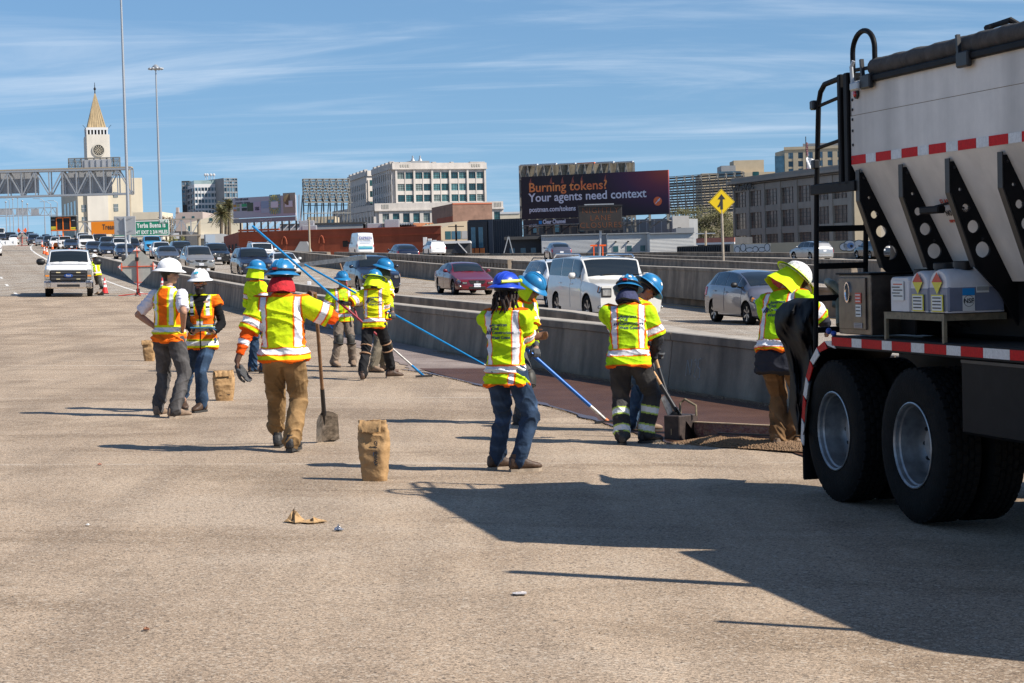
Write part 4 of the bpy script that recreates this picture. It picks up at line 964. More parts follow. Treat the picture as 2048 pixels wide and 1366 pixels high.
def person(label, foot, yaw, fig, o):
 base = gnd(*foot) if not isinstance(foot, Vector) else foot
 root = thing('person', label, 'person', base, yaw, 'people on the freeway')
 Mi = (Matrix.Translation(base) @ Matrix.Rotation(yaw, 4, 'Z')).inverted()
 def loc(p): return Mi @ p
 fk = dict(fig); hs = []
 for h in fk.get('hands', (None, None)):
  hs.append(None if h is None else (loc(at(h[0], h[1], base.y + h[2])) if len(h) == 3 and h[0] > 5 else Vector(h)))
 fk['hands'] = tuple(hs)
 if 'feetpx' in fk:
  fl = []
  for px, py, yw in fk.pop('feetpx'):
   q = loc(gnd(px, py)); fl.append((q.x, q.y, yw))
  fk['feet'] = tuple(fl)
 F = Fig(**fk); k = F.k; seed = (base.x * 13.7 + base.y * 5.1) % 40; vx = o.get('vox', .0085); wd = F.wide
 skin = np.array(o.get('skin', (0.36, 0.20, 0.13))); hair = np.array(o.get('hair', (0.012, 0.009, 0.008)))
 # ---- body: one continuous surface
 mb = MB()
 F.torso(mb, [(-.12, .10, .075, 0), (-.02, .155, .105, 0), (.2, .145, .10, .0), (.45, .15, .105, .01), (.7, .165, .115, .015), (.86, .165, .10, .005), (.95, .11, .075, 0), (1.0, .062, .06, .0)])
 hb = lambda *p: F.hc + F.hM @ (Vector(p) * k)
 limb(mb, [F.neck - F.fr[-1][3] * .03, hb(0, -.015, -.07)], [.060 * k, .055 * k])
 mb.ell(hb(0, -.012, .022), (.076 * k, .097 * k, .092 * k), 20, 14, 0, F.hM); mb.ell(hb(0, .028, -.045), (.058 * k, .062 * k, .066 * k), 16, 10, 0, F.hM); mb.ell(hb(0, .060, -.088), (.030 * k, .026 * k, .024 * k), 12, 8, 0, F.hM)
 mb.ell(hb(0, .060, .018), (.058 * k, .030 * k, .022 * k), 12, 8, 0, F.hM)      # brow
 mb.tube([hb(0, .082, .012), hb(0, .098, -.018), hb(0, .104, -.030)], [.010 * k, .013 * k, .015 * k], 8); mb.ell(hb(0, .100, -.030), (.017 * k, .013 * k, .010 * k), 8, 6, 0, F.hM)
 for sd in (-1, 1):
  mb.ell(hb(sd * .078, -.012, -.010), (.010 * k, .020 * k, .032 * k), 10, 8, 0, F.hM); mb.ell(hb(sd * .045, .052, -.028), (.024 * k, .022 * k, .020 * k), 10, 8, 0, F.hM)
 mb.ell(hb(0, .086, -.060), (.024 * k, .012 * k, .009 * k), 10, 6, 0, F.hM)      # lips
 if o.get('beard'): mb.ell(hb(0, .060, -.085), (.060 * k, .052 * k, .058 * k), 14, 10, 0, F.hM); mb.ell(hb(0, .075, -.125), (.042 * k, .035 * k, .040 * k), 12, 8, 0, F.hM)
 for q, sd in enumerate((-1, 1)):
  limb(mb, [F.sh[q], F.el[q], F.wr[q]], [.056 * k * wd, .043 * k, .029 * k]); limb(mb, [F.hip[q], F.kn[q], F.an[q]], [.082 * k, .056 * k, .042 * k])
  hd = o.get('hand', ((.45, None, None), (.45, None, None)))[q]; dirn = Vector(hd[1]) if hd[1] is not None else (F.wr[q] - F.el[q]); nm = Vector(hd[2]) if hd[2] is not None else Vector((-sd, .25, 0))
  hand_geo(mb, F.wr[q], dirn, nm, sd, hd[0], k=k)
  a, yw, fz = F.ft[q]; fw = Vector((-math.sin(yw), math.cos(yw), 0)); mb.tube([a - fw * .04 + Vector((0, 0, -.045)), a + fw * .12 + Vector((0, 0, -.06))], [.038 * k, .032 * k], 8)
 me = remesh(mb, vx, 2); v = get_v(me); col = np.tile(skin, (len(v), 1))
 hv = (v - np.array(F.hc)) @ np.array(F.hM) / k
 onh = (np.abs(hv[:, 0]) < .12) & (hv[:, 2] > -.2) & (hv[:, 2] < .15) & (np.abs(hv[:, 1]) < .16)
 col[onh & (hv[:, 2] > -.02) & ((hv[:, 1] < .0 - (hv[:, 2] < .03) * .01) | (hv[:, 2] > .065))] = hair
 col[onh & (hv[:, 1] < -.03) & (hv[:, 2] > -.09)] = hair
 if o.get('beard'): col[onh & (hv[:, 2] < -.03) & (hv[:, 1] > -.03) & ~((hv[:, 2] > -.045) & (np.abs(hv[:, 0]) < .05)) & (hv[:, 2] > -.19) & (np.linalg.norm(hv - np.array((0, .06, -.09)), axis=1) < .13)] = hair
 for sd in (-1, 1):
  e_ = np.hypot((hv[:, 0] - sd * .030), (hv[:, 2] - .002) * 1.6); col[onh & (hv[:, 1] > .05) & (e_ < .016)] = (.02, .015, .012)
  col[onh & (hv[:, 1] > .05) & (np.abs(hv[:, 0] - sd * .032) < .022) & (np.abs(hv[:, 2] - .026) < .006)] = hair
 col[onh & (hv[:, 1] > .07) & (np.abs(hv[:, 0]) < .024) & (np.abs(hv[:, 2] + .060) < .008)] = skin * np.array((.85, .55, .55))
 set_col(me, col); link_mesh('body', me, M_SKIN, root, smooth=180)
 # ---- trousers
 mb = MB(); wl = o.get('legw', 1.0)
 F.torso(mb, [(-.20, .085, .075, 0), (-.12, .155, .115, -.008), (-.05, .164, .118, -.010), (.04, .146, .100, -.002), (.10, .138, .090, 0)])
 for q in range(2):
  sd_ = (F.an[q] - F.kn[q]).normalized(); end = F.an[q] + sd_ * .020 + Vector((0, -.005, 0))
  mid1 = F.hip[q].lerp(F.kn[q], .5); mid2 = F.kn[q].lerp(F.an[q], .5)
  limb(mb, [F.hip[q] + Vector((0, -.012, 0)), mid1, F.kn[q], mid2, F.an[q].lerp(end, .3), end], [.108 * k * wl, .098 * k * wl, .080 * k * wl, .080 * k * wl, .074 * k * wl, .075 * k * wl], 16, end=False)
 me = remesh(mb, vx, 3); v = get_v(me); n = get_n(me); I, A, D = F.legco(v); amp = .008 + .006 * np.exp(-((A - .43) / .12) ** 2) + .012 * np.exp(-((A - .83) / .10) ** 2)
 sg = np.where(I == 0, 1.0, -1.0); vs_ = v + np.stack([0 * A, 0 * A, sg * v[:, 0] * 1.1 + v[:, 1] * .9], 1); v = v + n * ((.62 * wrinkle(vs_, seed, 1.0, (9, 9, 9.5)) + .45 * wrinkle(v, seed + 5, 1.0, (16, 14, 5))) * amp)[:, None]; set_v(me, v)
 pc = np.array(o.get('pants', (0.1, 0.1, 0.11))); f = o.get('pantsfn')
 col = np.tile(pc, (len(v), 1)) * (.82 + .3 * np.clip(wrinkle(v, seed + 7, 1.0, (6, 6, 7)), -.6, .8))[:, None]
 if f: col = f(F, v, col, I, A, D)
 set_col(me, col); link_mesh('trousers', me, M_CLOTH, root, smooth=180)
 # ---- boots
 for q in range(2):
  a, yw, fz = F.ft[q]; M = Matrix.Translation((a.x, a.y, fz)) @ Matrix.Rotation(yw, 4, 'Z') @ Matrix.Rotation(o.get('toe', (0, 0))[q], 4, 'X')
  mb = MB(); mb.M = M; rg = []
  for y, w, z0, z1 in ((-.085, .022, .035, .075), (-.075, .036, .02, .12), (-.03, .042, .02, .15), (.03, .043, .02, .145), (.07, .045, .02, .105), (.12, .050, .02, .082), (.165, .046, .02, .070), (.195, .030, .022, .055), (.205, .012, .028, .042)):
   rg.append([(w * math.copysign(abs(math.cos(t)) ** .7, math.cos(t)), y, (z0 + z1) / 2 + (z1 - z0) / 2 * math.copysign(abs(math.sin(t)) ** .75, math.sin(t))) for t in [2 * math.pi * j / 14 for j in range(14)]])
  mb.rings(rg); mb.tube([(0, -.02, .07), (0, -.02, .15)], [.045, .044], 14)
  b = mb.build('boot', o.get('boot', M_BOOT), root, smooth=60)
  mb = MB(); mb.M = M; poly = [(a * .9, b * .96 + .002) for a, b in ((-.036, -.085), (.036, -.085), (.046, -.03), (.040, .03), (.052, .11), (.046, .17), (.022, .208), (-.022, .208), (-.046, .17), (-.052, .11), (-.040, .03), (-.046, -.03))]; mb.prism(poly, -.006, .022); mb.build('sole', o.get('sole', M_SOLED), b)
 # ---- under layer (shirt with long or short sleeves)
 if o.get('under') is not None:
  uc, al, hem = o['under']; mb = MB(); F.torso(mb, [(hem, .19 if hem < -.3 else .160, .14 if hem < -.3 else .112, -.006)] + ([(-.08, .19, .14, -.01)] if hem < -.3 else []) + [(.05, .152, .104, 0), (.4, .146, .100, .01), (.7, .158, .108, .014), (.82, .158, .094, .005), (.93, .105, .070, 0), (1.03, .068, .066, 0)])
  for q in range(2):
   ln = .30 * k + .27 * k; e = min(al, ln); pts = [F.sh[q]]; rr = [(.072 if o.get('sleeve', .26) <= 0 and al < .3 else .060) * k * wd]
   if e <= .30 * k: pts.append(F.sh[q].lerp(F.el[q], e / (.30 * k))); rr.append(.070 * k * wd)
   else:
    pts += [F.el[q], F.el[q].lerp(F.wr[q], (e - .30 * k) / (.27 * k))]; rr += [.056 * k * wd, .042 * k]
   limb(mb, pts, rr, end=False)
  me = remesh(mb, vx, 3); v = get_v(me); n = get_n(me); v = v + n * wrinkle(v, seed + 3, .006, (14, 14, 20))[:, None]; set_v(me, v)
  col = np.tile(np.array(uc), (len(v), 1)); I, A, D = F.armco(v)
  if o.get('underfn'): col = o['underfn'](F, v, col, I, A, D)
  set_col(me, col); link_mesh('shirt', me, M_CLOTH, root, smooth=180)
 # ---- hi-vis top
 st = o.get('vest', 'yellow'); hem = o.get('hem', -.16); slv = o.get('sleeve', .26); mb = MB(); fl = o.get('flare', .02)
 F.torso(mb, [(hem, .180 + fl, .136 + fl, -.008), (hem + .12, .182 + fl * .6, .136 + fl * .6, -.004), (.15, .172, .127, .0), (.42, .172, .126, .01), (.66, .182, .132, .014), (.80, .180, .118, .006), (.88, .160, .106, .0), (.95, .118, .088, -.004), (1.02, .080, .075, -.004)])
 for q in range(2):
  if slv > 0:
   e = F.sh[q].lerp(F.el[q], min(1, slv / (.30 * k))) if slv <= .30 * k else F.el[q]
   pts = [F.fr[20][0].lerp(F.sh[q], .72), F.sh[q], e]; rr = [.100 * k, .090 * k * wd, .088 * k * wd]
   if slv > .30 * k: pts.append(F.el[q].lerp(F.wr[q], (slv - .30 * k) / (.27 * k))); rr[-1] = .066 * k * wd; rr.append(.048 * k)
   limb(mb, pts, rr, 14, end=False)
 me = remesh(mb, vx, 3); v = get_v(me); n = get_n(me); h, x, y = F.coords(v); wa = .009 + .006 * (h < .12)
 v = v + n * (wrinkle(v, seed + 11, 1.0, (11, 11, 13)) * wa)[:, None]; set_v(me, v); I, A, D = F.armco(v); h = h / k; x = x / k / wd; A = A / k
 isarm = (A > .07) & (D < .125 * k * wd) & ((np.abs(x) > .15) | (D < .085 * k * wd)) if slv > 0 else np.zeros(len(v), bool)
 col = VESTS[st](h, x, y / k, A, isarm, hem * .56, slv / k, o)
 dirt = np.clip(wrinkle(v, seed + 21, 1.0, (5, 5, 5)) - .15, 0, 1) * (o.get('dirt', .25) + .12) + np.clip(wrinkle(v, seed + 33, 1.0, (19, 17, 15)) - .55, 0, 1) * .35; col = col * (1 - dirt[:, None] * np.array((.75, .72, .5)))
 set_col(me, col); vest = link_mesh('hi_vis_top', me, M_CLOTH, root, smooth=180)
 bvh = BVHTree.FromPolygons([Vector(p) for p in v], [tuple(p.vertices) for p in me.polygons])
 if o.get('logo'):
  ink = mat('print_navy', (0.015, 0.03, 0.11), 0.8)
  for ln, (txt, hh, dx) in enumerate((('American', .40, .0), ('Civil', .365, .0), ('Constructors', .33, .0), ('West Coast', .285, -.01))):
   tm = text_mesh(txt, .042 * o.get('logos', 1.0), 0, 'LEFT', .0012); i = min(23, int(hh / .56 * 24)); c, r, f, u = F.fr[i]; f2 = o.get('logox', -.085)
   keep = []
   for vv in tm.vertices:
    p = c + r * ((f2 + .03 + dx + vv.co.x) * k) + u * (vv.co.y * k + (hh - i / 24 * .56) * k); hit = bvh.ray_cast(p - f * .4, f)
    vv.co = (hit[0] - f * .004) if hit[0] is not None else p - f * .14 * k
   link_mesh('lettering', tm, ink, vest)
  c, r, f, u = F.fr[14]; mb = MB()
  for (a, b) in (((-.035, .0), (.018, .085)), ((-.012, .0), (.028, .085)), ((.008, .0), (.034, .06))):
   P = []
   for (xx, zz) in (a, b):
    p = c + r * ((f2 + xx) * k) + u * (zz * k); hit = bvh.ray_cast(p - f * .4, f); P.append((hit[0] - f * .004) if hit[0] is not None else p - f * .14)
   mb.bar(P[0], P[1], .010, .004, up=tuple(f))
  mb.build('logo', ink, vest)
 # ---- helmet
 hm = o.get('hat', 'blue')
 if hm:
  T = F.hM.to_4x4(); T.translation = F.hc + F.hM @ Vector((0, -.004, .048)) * k
  if o.get('hattilt'): T = T @ Matrix.Rotation(o['hattilt'], 4, 'X')
  mb = MB(); mb.M = T; rg = []; ns = 32
  for j in range(13):
   ph = math.pi / 2 * j / 12; rg.append([(.116 * k * math.cos(ph) ** .85 * math.cos(2 * math.pi * q / ns), .142 * k * math.cos(ph) ** .85 * math.sin(2 * math.pi * q / ns), .012 * k + (.112 * k * math.sin(ph)) * (1.0 if abs(math.sin(2 * math.pi * q / ns)) < 2 else 1)) for q in range(ns)])
  mb.rings(rg, caps=False)
  rg = []
  for (e, dz) in ((.97, .012), (1.0, .010), (1.22, -.006), (1.40, -.020), (1.42, -.026), (1.38, -.026), (1.2, -.013), (.95, .002)):
   rg.append([(.116 * k * (1 + (e - 1) * .95) * math.cos(2 * math.pi * q / ns), .142 * k * (1 + (e - 1) * .92) * math.sin(2 * math.pi * q / ns), dz * k) for q in range(ns)])
  mb.rings(rg, caps=False)
  for xx in (-.045, 0, .045):
   mb.tube([(xx * k, .142 * k * math.cos(a) * .96 * math.sqrt(1 - (xx / .116) ** 2), (.016 + .112 * math.sin(a) * math.sqrt(1 - (xx / .125) ** 2)) * k) for a in [math.pi * (.12 + .76 * q / 12) for q in range(13)]], .009 * k if xx == 0 else .006 * k, 6)
  hat = mb.build('hard_hat', hat_mat(hm), root, smooth=50)
  sb = MB(); sb.M = T; sb.lathe([(.105 * k, -.045), (.112 * k, -.04), (.112 * k, .0), (.105 * k, .0)], 'z', 24); sb.v = [tuple(T @ Vector((p.x * .93, p.y * 1.1, p.z))) for p in [T.inverted() @ Vector(q) for q in sb.v]]; sb.build('head_band', M_BLACK, hat)
  for a in o.get('sticker', ()):
   ax, ay, az, cc = a; p = Vector((ax, ay, az)); q = Vector((p.x / .116, p.y / .142, max(p.z, .01) / .112)); q.normalize(); p = Vector((q.x * .118, q.y * .144, .012 + q.z * .114)) * k
   nn = Vector((q.x / .116, q.y / .142, q.z / .112)).normalized(); st_ = MB(); Mx = frame(p + nn * .003, nn.orthogonal(), nn.cross(nn.orthogonal())); st_.M = T @ Mx; st_.lathe([(.019 * k, 0), (.019 * k, .002)], 'z', 12); st_.build('sticker', mat('sticker_%02d%02d%02d' % tuple(int(c * 99) for c in cc), cc, 0.4), hat)
  if o.get('lamp'):
   lb = MB(); lb.M = T; rg = [(.124 * k * math.cos(t), .150 * k * math.sin(t), .028 * k) for t in [2 * math.pi * j / 24 for j in range(25)]]; lb.tube(rg, .009 * k, 6); lb.box((0, -.155 * k, .03 * k), (.06, .03, .035), ch=.008); lb.build('headlamp', M_BLACK, hat)
   lb = MB(); lb.M = T; lb.box((0, -.172 * k, .03 * k), (.035, .006, .02)); lb.build('lens', M_RED, hat)
  if o.get('torch'):
   lb = MB(); lb.M = T; lb.tube([(.06 * k, -.14 * k, .03 * k), (.135 * k, .02 * k, .045 * k)], .014, 8); lb.ell((.14 * k, .03 * k, .046 * k), (.018, .018, .018)); lb.build('torch', mat('torch_yellow', (0.7, 0.75, 0.03), 0.4), hat)
 def sheet(name, m, rings_, th=.006):
  mb = MB(); n_ = len(rings_[0]); c0 = Vector((0, 0, 0))
  for r_ in rings_:
   for p in r_: c0 += p
  c0 /= n_ * len(rings_)
  out = [[p + (p - c0).normalized() * th for p in r_] for r_ in rings_]
  mb.rings([r_ for r_ in rings_], closed=False, caps=False); k0 = len(mb.v); mb.rings(out, closed=False, caps=False); m_ = len(rings_)
  idx = [(i, 0) for i in range(m_)] + [(m_ - 1, j) for j in range(1, n_)] + [(i, n_ - 1) for i in range(m_ - 2, -1, -1)] + [(0, j) for j in range(n_ - 2, 0, -1)]
  for a, b in zip(idx, idx[1:] + idx[:1]):
   A_, B_ = a[0] * n_ + a[1], b[0] * n_ + b[1]; mb.f.append((A_, B_, k0 + B_, k0 + A_)); mb.mi.append(0)
  return mb.build(name, m, root, smooth=60)
 cape = o.get('cape')
 if cape:
  cc, a0, a1, dz, rgrow = cape[:5]; m = mat('cape_%s' % cape[5], cc, 0.8, 0, 0.1, 12, 0.2, 50, spec=.2); rg = []
  for j in range(10):
   t = j / 9; row = []
   for q in range(22):
    a = a0 + (a1 - a0) * q / 21; rr = .118 + rgrow * t + .012 * math.sin(a * 7 + seed) * t; zz = .045 - dz * t; row.append(F.hc + (F.hM @ Vector((rr * math.sin(a) * .96, -rr * 1.12 * math.cos(a), zz)) * k))
   rg.append(row)
  sheet('neck_shade', m, rg)
  if len(cape) > 6:
   rg = []
   for j in range(4):
    t = j / 3; rg.append([F.hc + (F.hM @ Vector(((.118 + .085 * t) * math.sin(a) * .95, -(.142 + .075 * t) * math.cos(a), .062 - .03 * t)) * k) for a in [2 * math.pi * q / 32 for q in range(33)]])
   sheet('brim_cover', m, rg)
 if o.get('band'):      # bandana round neck and lower face
  cc, up_, dn, nm_ = o['band']; mb = MB(); rg = []
  for j in range(9):
   t = j / 8; z = up_ + (dn - up_) * t; rr = (.092 + .02 * math.sin(t * 2.4) + .03 * t)
   rg.append([F.hc + F.hM @ (Vector((rr * .92 * math.cos(a), -.012 + rr * 1.06 * math.sin(a) - (.03 * t if math.sin(a) < 0 else .0), z + .006 * math.sin(a * 5 + seed))) * k) for a in [2 * math.pi * q / 24 for q in range(24)]])
  mb.rings(rg); mb.build('neck_bandana', mat('bandana_' + nm_, cc, 0.9, 0, 0.4, 25, 0.6, 30), root, smooth=70)
 if o.get('dreads'):
  rs = random.Random(3)
  for q in range(30):
   a = math.pi * (1.0 + .9 * (rs.random() - .5) * 1.9) ; x0, y0 = .085 * math.sin(a) * 1.0, .095 * math.cos(a); ln = rs.uniform(.13, .21)
   pts = [F.hc + F.hM @ (Vector((x0 * (1 + .45 * t) + .015 * math.sin(6 * t + q), y0 * (1 + .35 * t) + .012 * math.cos(5 * t + q * 2), -.01 - ln * t)) * k) for t in (0, .25, .5, .75, 1)]
   mb = MB(); mb.tube(pts, [.012, .013, .012, .010, .006], 6); mb.build('dreadlock', mat('dreads', (0.022, 0.013, 0.010), 0.9, 0, 0.4, 60), root, smooth=60)
 if o.get('glasses'):
  mb = MB(); mb.M = F.hM.to_4x4(); mb.M.translation = F.hc
  for sd in (-1, 1):
   mb.ell((sd * .033 * k, .085 * k, .002 * k), (.030 * k, .012 * k, .019 * k), 12, 8); mb.bar((sd * .06 * k, .08 * k, .01 * k), (sd * .08 * k, -.01 * k, .0), .006, .006)
  mb.build('glasses', mat('lens_' + o['glasses'], {'orange': (0.55, 0.14, 0.01), 'dark': (0.01, 0.01, 0.012)}[o['glasses']], 0.1, spec=.8), root, smooth=60)
 for q, sd in enumerate((-1, 1)):
  g = o.get('glove', (None, None))[q]
  if g is not None:
   hd = o.get('hand', ((.45, None, None), (.45, None, None)))[q]; dirn = Vector(hd[1]) if hd[1] is not None else (F.wr[q] - F.el[q]); nm = Vector(hd[2]) if hd[2] is not None else Vector((-sd, .25, 0))
   mb = MB(); hand_geo(mb, F.wr[q], dirn, nm, sd, hd[0], r=.0125, k=k * 1.06); mb.tube([F.wr[q].lerp(F.el[q], .22), F.wr[q]], [.040 * k, .034 * k], 12)
   gm = remesh(mb, .006, 1); link_mesh('glove', gm, g, root, smooth=180)
 if o.get('knee'):
  for q in range(2):
   kn = F.kn[q]; a, yw, fz = F.ft[q]; fw = Vector((-math.sin(yw), math.cos(yw), 0)); ax = (F.hip[q] - F.an[q]).normalized(); fw = (fw - ax * fw.dot(ax)).normalized(); xx = fw.cross(ax)
   mb = MB(); mb.ell(kn + fw * .055 * k, (.075 * k, .050 * k, .115 * k), 16, 10, 0, Matrix((xx, fw, ax)).transposed()); kp = mb.build('knee_pad', mat('knee_pad', (0.03, 0.028, 0.022), 0.6, 0, 0.5, 25), root, smooth=60)
   for dz in (.06, -.07):
    mb = MB(); c = kn + ax * dz; mb.tube([c + (xx * math.cos(t) + fw * math.sin(t)) * (.088 * k * wl) for t in [2 * math.pi * j / 20 for j in range(21)]], .011, 6); mb.build('strap', mat('strap_' + ('tan' if o['knee'] == 'tan' else 'dark'), (0.35, 0.20, 0.11) if o['knee'] == 'tan' else (0.03, 0.03, 0.03), 0.8), kp)
 root['_k'] = k; del root['_k']
 return root, F, base, yaw
def stripe(col, m, c): col[m] = c
def v_yellow(h, x, y, A, arm, hem, slv, o):
 base = o.get('vcol', LIME); c = np.tile(np.array(base), (len(h), 1)); ax = np.abs(x); bh = o.get('band_h', .045); t = ~arm
 wv = o.get('vx', (.100, .145)); lo = bh + .045
 m = t & (h > lo) & (ax > wv[0] - .012) & (ax < wv[1] + .012); c[m] = ORG
 m = t & (h > lo) & (ax > wv[0]) & (ax < wv[1]); c[m] = TAPE
 if o.get('tail'): m = t & (h < bh) & (np.abs(x - .10) < .036); c[m] = ORG; m = t & (h < bh) & (np.abs(x - .10) < .022); c[m] = TAPE
 m = t & (np.abs(h - bh) < .040); c[m] = ORG
 m = t & (np.abs(h - bh) < .027); c[m] = TAPE
 if o.get('zip'): m = t & (y > 0) & (ax < .012); c[m] = ORG
 if o.get('vee'): m = t & (y > .02) & (h > .36) & (ax < (h - .36) * .55); c[m] = o['vee']
 c[t & (h < hem + .016)] = ORG; c[t & (h > .545) & (h < .565)] = ORG
 if slv > 0:
  sc = slv - .080 if slv < .35 else .17
  c[arm & (np.abs(A - sc) < .044)] = ORG; c[arm & (np.abs(A - sc) < .030)] = TAPE
  if slv > .35: c[arm & (np.abs(A - .40) < .030)] = TAPE
  elif slv < .3: c[arm & (A > slv - .006)] = ORG
 return c
def v_orange(h, x, y, A, arm, hem, slv, o):
 c = np.tile(np.array(HIO), (len(h), 1)); ax = np.abs(x); Y_ = YEL
 wv = (.082, .128); m = (ax > wv[0] - .022) & (ax < wv[1] + .022) & (h > .05); c[m] = Y_; m = (ax > wv[0]) & (ax < wv[1]) & (h > .05); c[m] = TAPE
 for bh in o.get('bands', (.075,)):
  c[np.abs(h - bh) < .052] = Y_; c[np.abs(h - bh) < .028] = TAPE
 if o.get('open'):
  fr = y > .03; w = .010 + np.clip(h - .30, 0, .4) * .34; c[fr & (ax < w)] = o['open']; c[fr & (np.abs(ax - w) < .007) & (h > .3)] = (.02, .02, .02)
  pk = fr & (np.abs(ax - .105) < .062) & (np.abs(h - .24) < .055); c[pk] = HIO; c[fr & (np.abs(ax - .105) < .066) & (np.abs(h - .185) < .006)] = (.02, .02, .02)
  c[fr & (np.abs(ax - .105) < .07) & (np.abs(h + .02) < .005)] = (.02, .02, .02)
  c[fr & (np.abs(ax - .105) < .024) & (np.abs(h - .40) < .012)] = (.01, .01, .01); c[fr & (x > 0) & (np.abs(ax - .105) < .04) & (np.abs(h - .32) < .012)] = (.01, .01, .01)
 c[h > .55] = Y_
 return c
VESTS = {'yellow': v_yellow, 'orange': v_orange}
def jeans(F, v, col, I, A, D):
 w = np.clip(wrinkle(v, 3.0, 1.0, (4, 4, 5)), -.5, 1); return col * (1 + .55 * np.exp(-((A - .25) / .22) ** 2) * (w > 0) * w)[:, None]
def bands(F, v, col, I, A, D):
 for a in (.56, .74):
  m = np.abs(A - a) < .042; col[m] = (.42, .55, .10); m = np.abs(A - a) < .026; col[m] = (.75, .76, .74)
 return col
def lime_sides(F, v, col, I, A, D):
 col[(A > .45) & (A < .62)] = (.45, .65, .02); return col
def pole_between(name, label, A, B, rads, mats_cuts, group=None, cat='tool'):
 """long pole from A to B; mats_cuts: list of (fraction end, radius, material)"""
 root = thing(name, label, cat, A, group=group); f0 = 0.0; d = B - A
 for nm, f1, r, m in mats_cuts:
  mb = MB(); mb.tube([d * f0, d * f1], r, 10); mb.build(nm, m, root, smooth=40); f0 = f1
 return root, d

# ================================================================== the crew
SK1 = (0.38, 0.21, 0.14); SK2 = (0.10, 0.05, 0.032); SK3 = (0.30, 0.165, 0.105); SK4 = (0.22, 0.115, 0.07)
CAL = (0.03, 0.4, 0.55)
person('man in orange vest and white hard hat seen from behind, hand on hip', (343, 834), R(-24),
 dict(H=1.79, feetpx=((318, 832, R(8)), (350, 836, R(-35))), hands=((-.20, .06, 1.02), (366, 655, -.10)), elbow=((-1, -.35, 0), (.75, -1, 0)), head=(R(-48), R(4)), lean=.02),
 dict(vest='orange', sleeve=0, hem=-.12, under=((.74, .72, .80), .25, .05), pants=(0.105, 0.10, 0.10), hat='white', skin=SK1, boot=M_BOOT2, sole=M_SOLE, hand=((.5, (.4, .5, -.8), (1, 0, 0)), (.7, (-.45, .75, -.55), (-1, 0, -.2))), dirt=.12, bands=(.075,)))
p2 = person('bearded man in orange vest, white hard hat and orange glasses holding a tablet', (385, 823), R(176),
 dict(H=1.67, pelvis=(-.15, 0, 0), feetpx=((404, 824, R(-18)), (362, 818, R(22))), hands=((428, 664, -.30), (388, 664, -.30)), elbow=((-.6, -.5, -1), (.6, -.5, -1)), head=(R(-4), R(2))),
 dict(vest='orange', sleeve=.055, hem=-.24, bands=(-.06, .20), open=(.008, .008, .009), under=((.008, .008, .009), .53, -.1), pants=(0.038, 0.068, 0.12), pantsfn=jeans, hat='white', skin=SK1, beard=True, glasses='orange', boot=M_BOOT, hand=((.8, (.6, .75, .05), (0, .2, 1)), (.8, (-.6, .75, .05), (0, .2, 1))), sticker=((0, .12, .07, CAL), (.03, .12, .065, CAL)), dirt=.1, wide=1.08))
person('worker in lime hooded sweatshirt and jeans standing behind the shovel carrier', (517, 746), R(-50),
 dict(H=1.80, feetpx=((506, 744, R(0)), (528, 747, R(-20))), hands=((-.16, .16, .95), None), head=(R(-10), R(8))),
 dict(vest='yellow', sleeve=.50, vx=(.3, .3), pants=(0.04, 0.08, 0.15), pantsfn=jeans, hat='blue', skin=SK3, boot=M_BOOT, cape=(tuple(LIME), -2.1, 2.1, .17, .03, 'lime'), glove=(M_GLOVE, M_GLOVE)))
p4 = person('worker in yellow shirt and tan work trousers walking away with a shovel and red bandana', (572, 905), R(-4),
 dict(H=1.79, wide=1.16, feetpx=((556, 893, R(4)), (584, 905, R(-10))), footz=(0.0, .02), hands=((474, 722, -.10), (630, 603, .22)), elbow=((-.8, -.6, -.2), (1, -.9, -.9)), head=(R(-14), R(4)), pelvis=(.0, .02, -.02), side=.0),
 dict(vest='yellow', vcol=(.62, .78, .012), sleeve=.27, hem=-.10, flare=.03, band_h=.035, vx=(.115, .165), under=((.80, .10, .008), .50, 0), underfn=lambda F, v, c, I, A, D: (c.__setitem__((A > .36) & (A < .405), TAPE), c)[1], pants=(0.30, 0.185, 0.085), legw=1.10, hat='blue', skin=SK2, boot=M_BOOT3, band=((0.42, 0.012, 0.02), .01, -.13, 'red'), lamp=True, hand=((.35, (.05, .1, -1), (1, .1, 0)), (1.15, (-.2, .25, 1), (-.9, .5, 0))), dirt=.15))
person('worker facing the camera with knee pads, beige trousers and a blue glove', (688, 733), R(198),
 dict(H=1.62, feetpx=((706, 733, R(-8)), (669, 734, R(12))), hands=((707, 610, -.22), (659, 642, -.06)), elbow=((-1, -.2, -.5), (1, -.6, 0)), head=(R(12), R(10))),
 dict(vest='yellow', sleeve=.25, zip=True, vee=(.45, .60, .03), under=((.12, .08, .055), .50, 0), pants=(0.24, 0.19, 0.15), hat='blue', skin=SK1, boot=M_BOOT2, knee='dark', glove=(M_GLOVE, M_GLOVEB), hand=((1.1, None, (0, 1, 0)), (.4, None, None))))
p7 = person('tallest worker of the group of three, in yellow shirt and camouflage face cover', (764, 744), R(-118),
 dict(H=1.83, feetpx=((746, 745, R(0)), (770, 742, R(-12))), hands=((786, 629, -.25), (712, 590, -.05)), elbow=((-.2, -1, -.6), (-.3, -1, -.4)), head=(R(22), R(14)), lean=.10),
 dict(vest='yellow', vcol=(.60, .77, .012), sleeve=.26, under=((.5, .65, .02), .50, 0), pants=(0.20, 0.17, 0.125), hat='blue', skin=SK4, boot=M_BOOT2, glasses='dark', band=((0.05, 0.06, 0.03), .01, -.15, 'camo'), glove=(M_GLOVE, M_GLOVE), hand=((1.2, None, (.2, 0, -1)), (1.2, None, (0, 0, -1))), sticker=((-.07, .08, .05, (.7, .75, .75)),)))
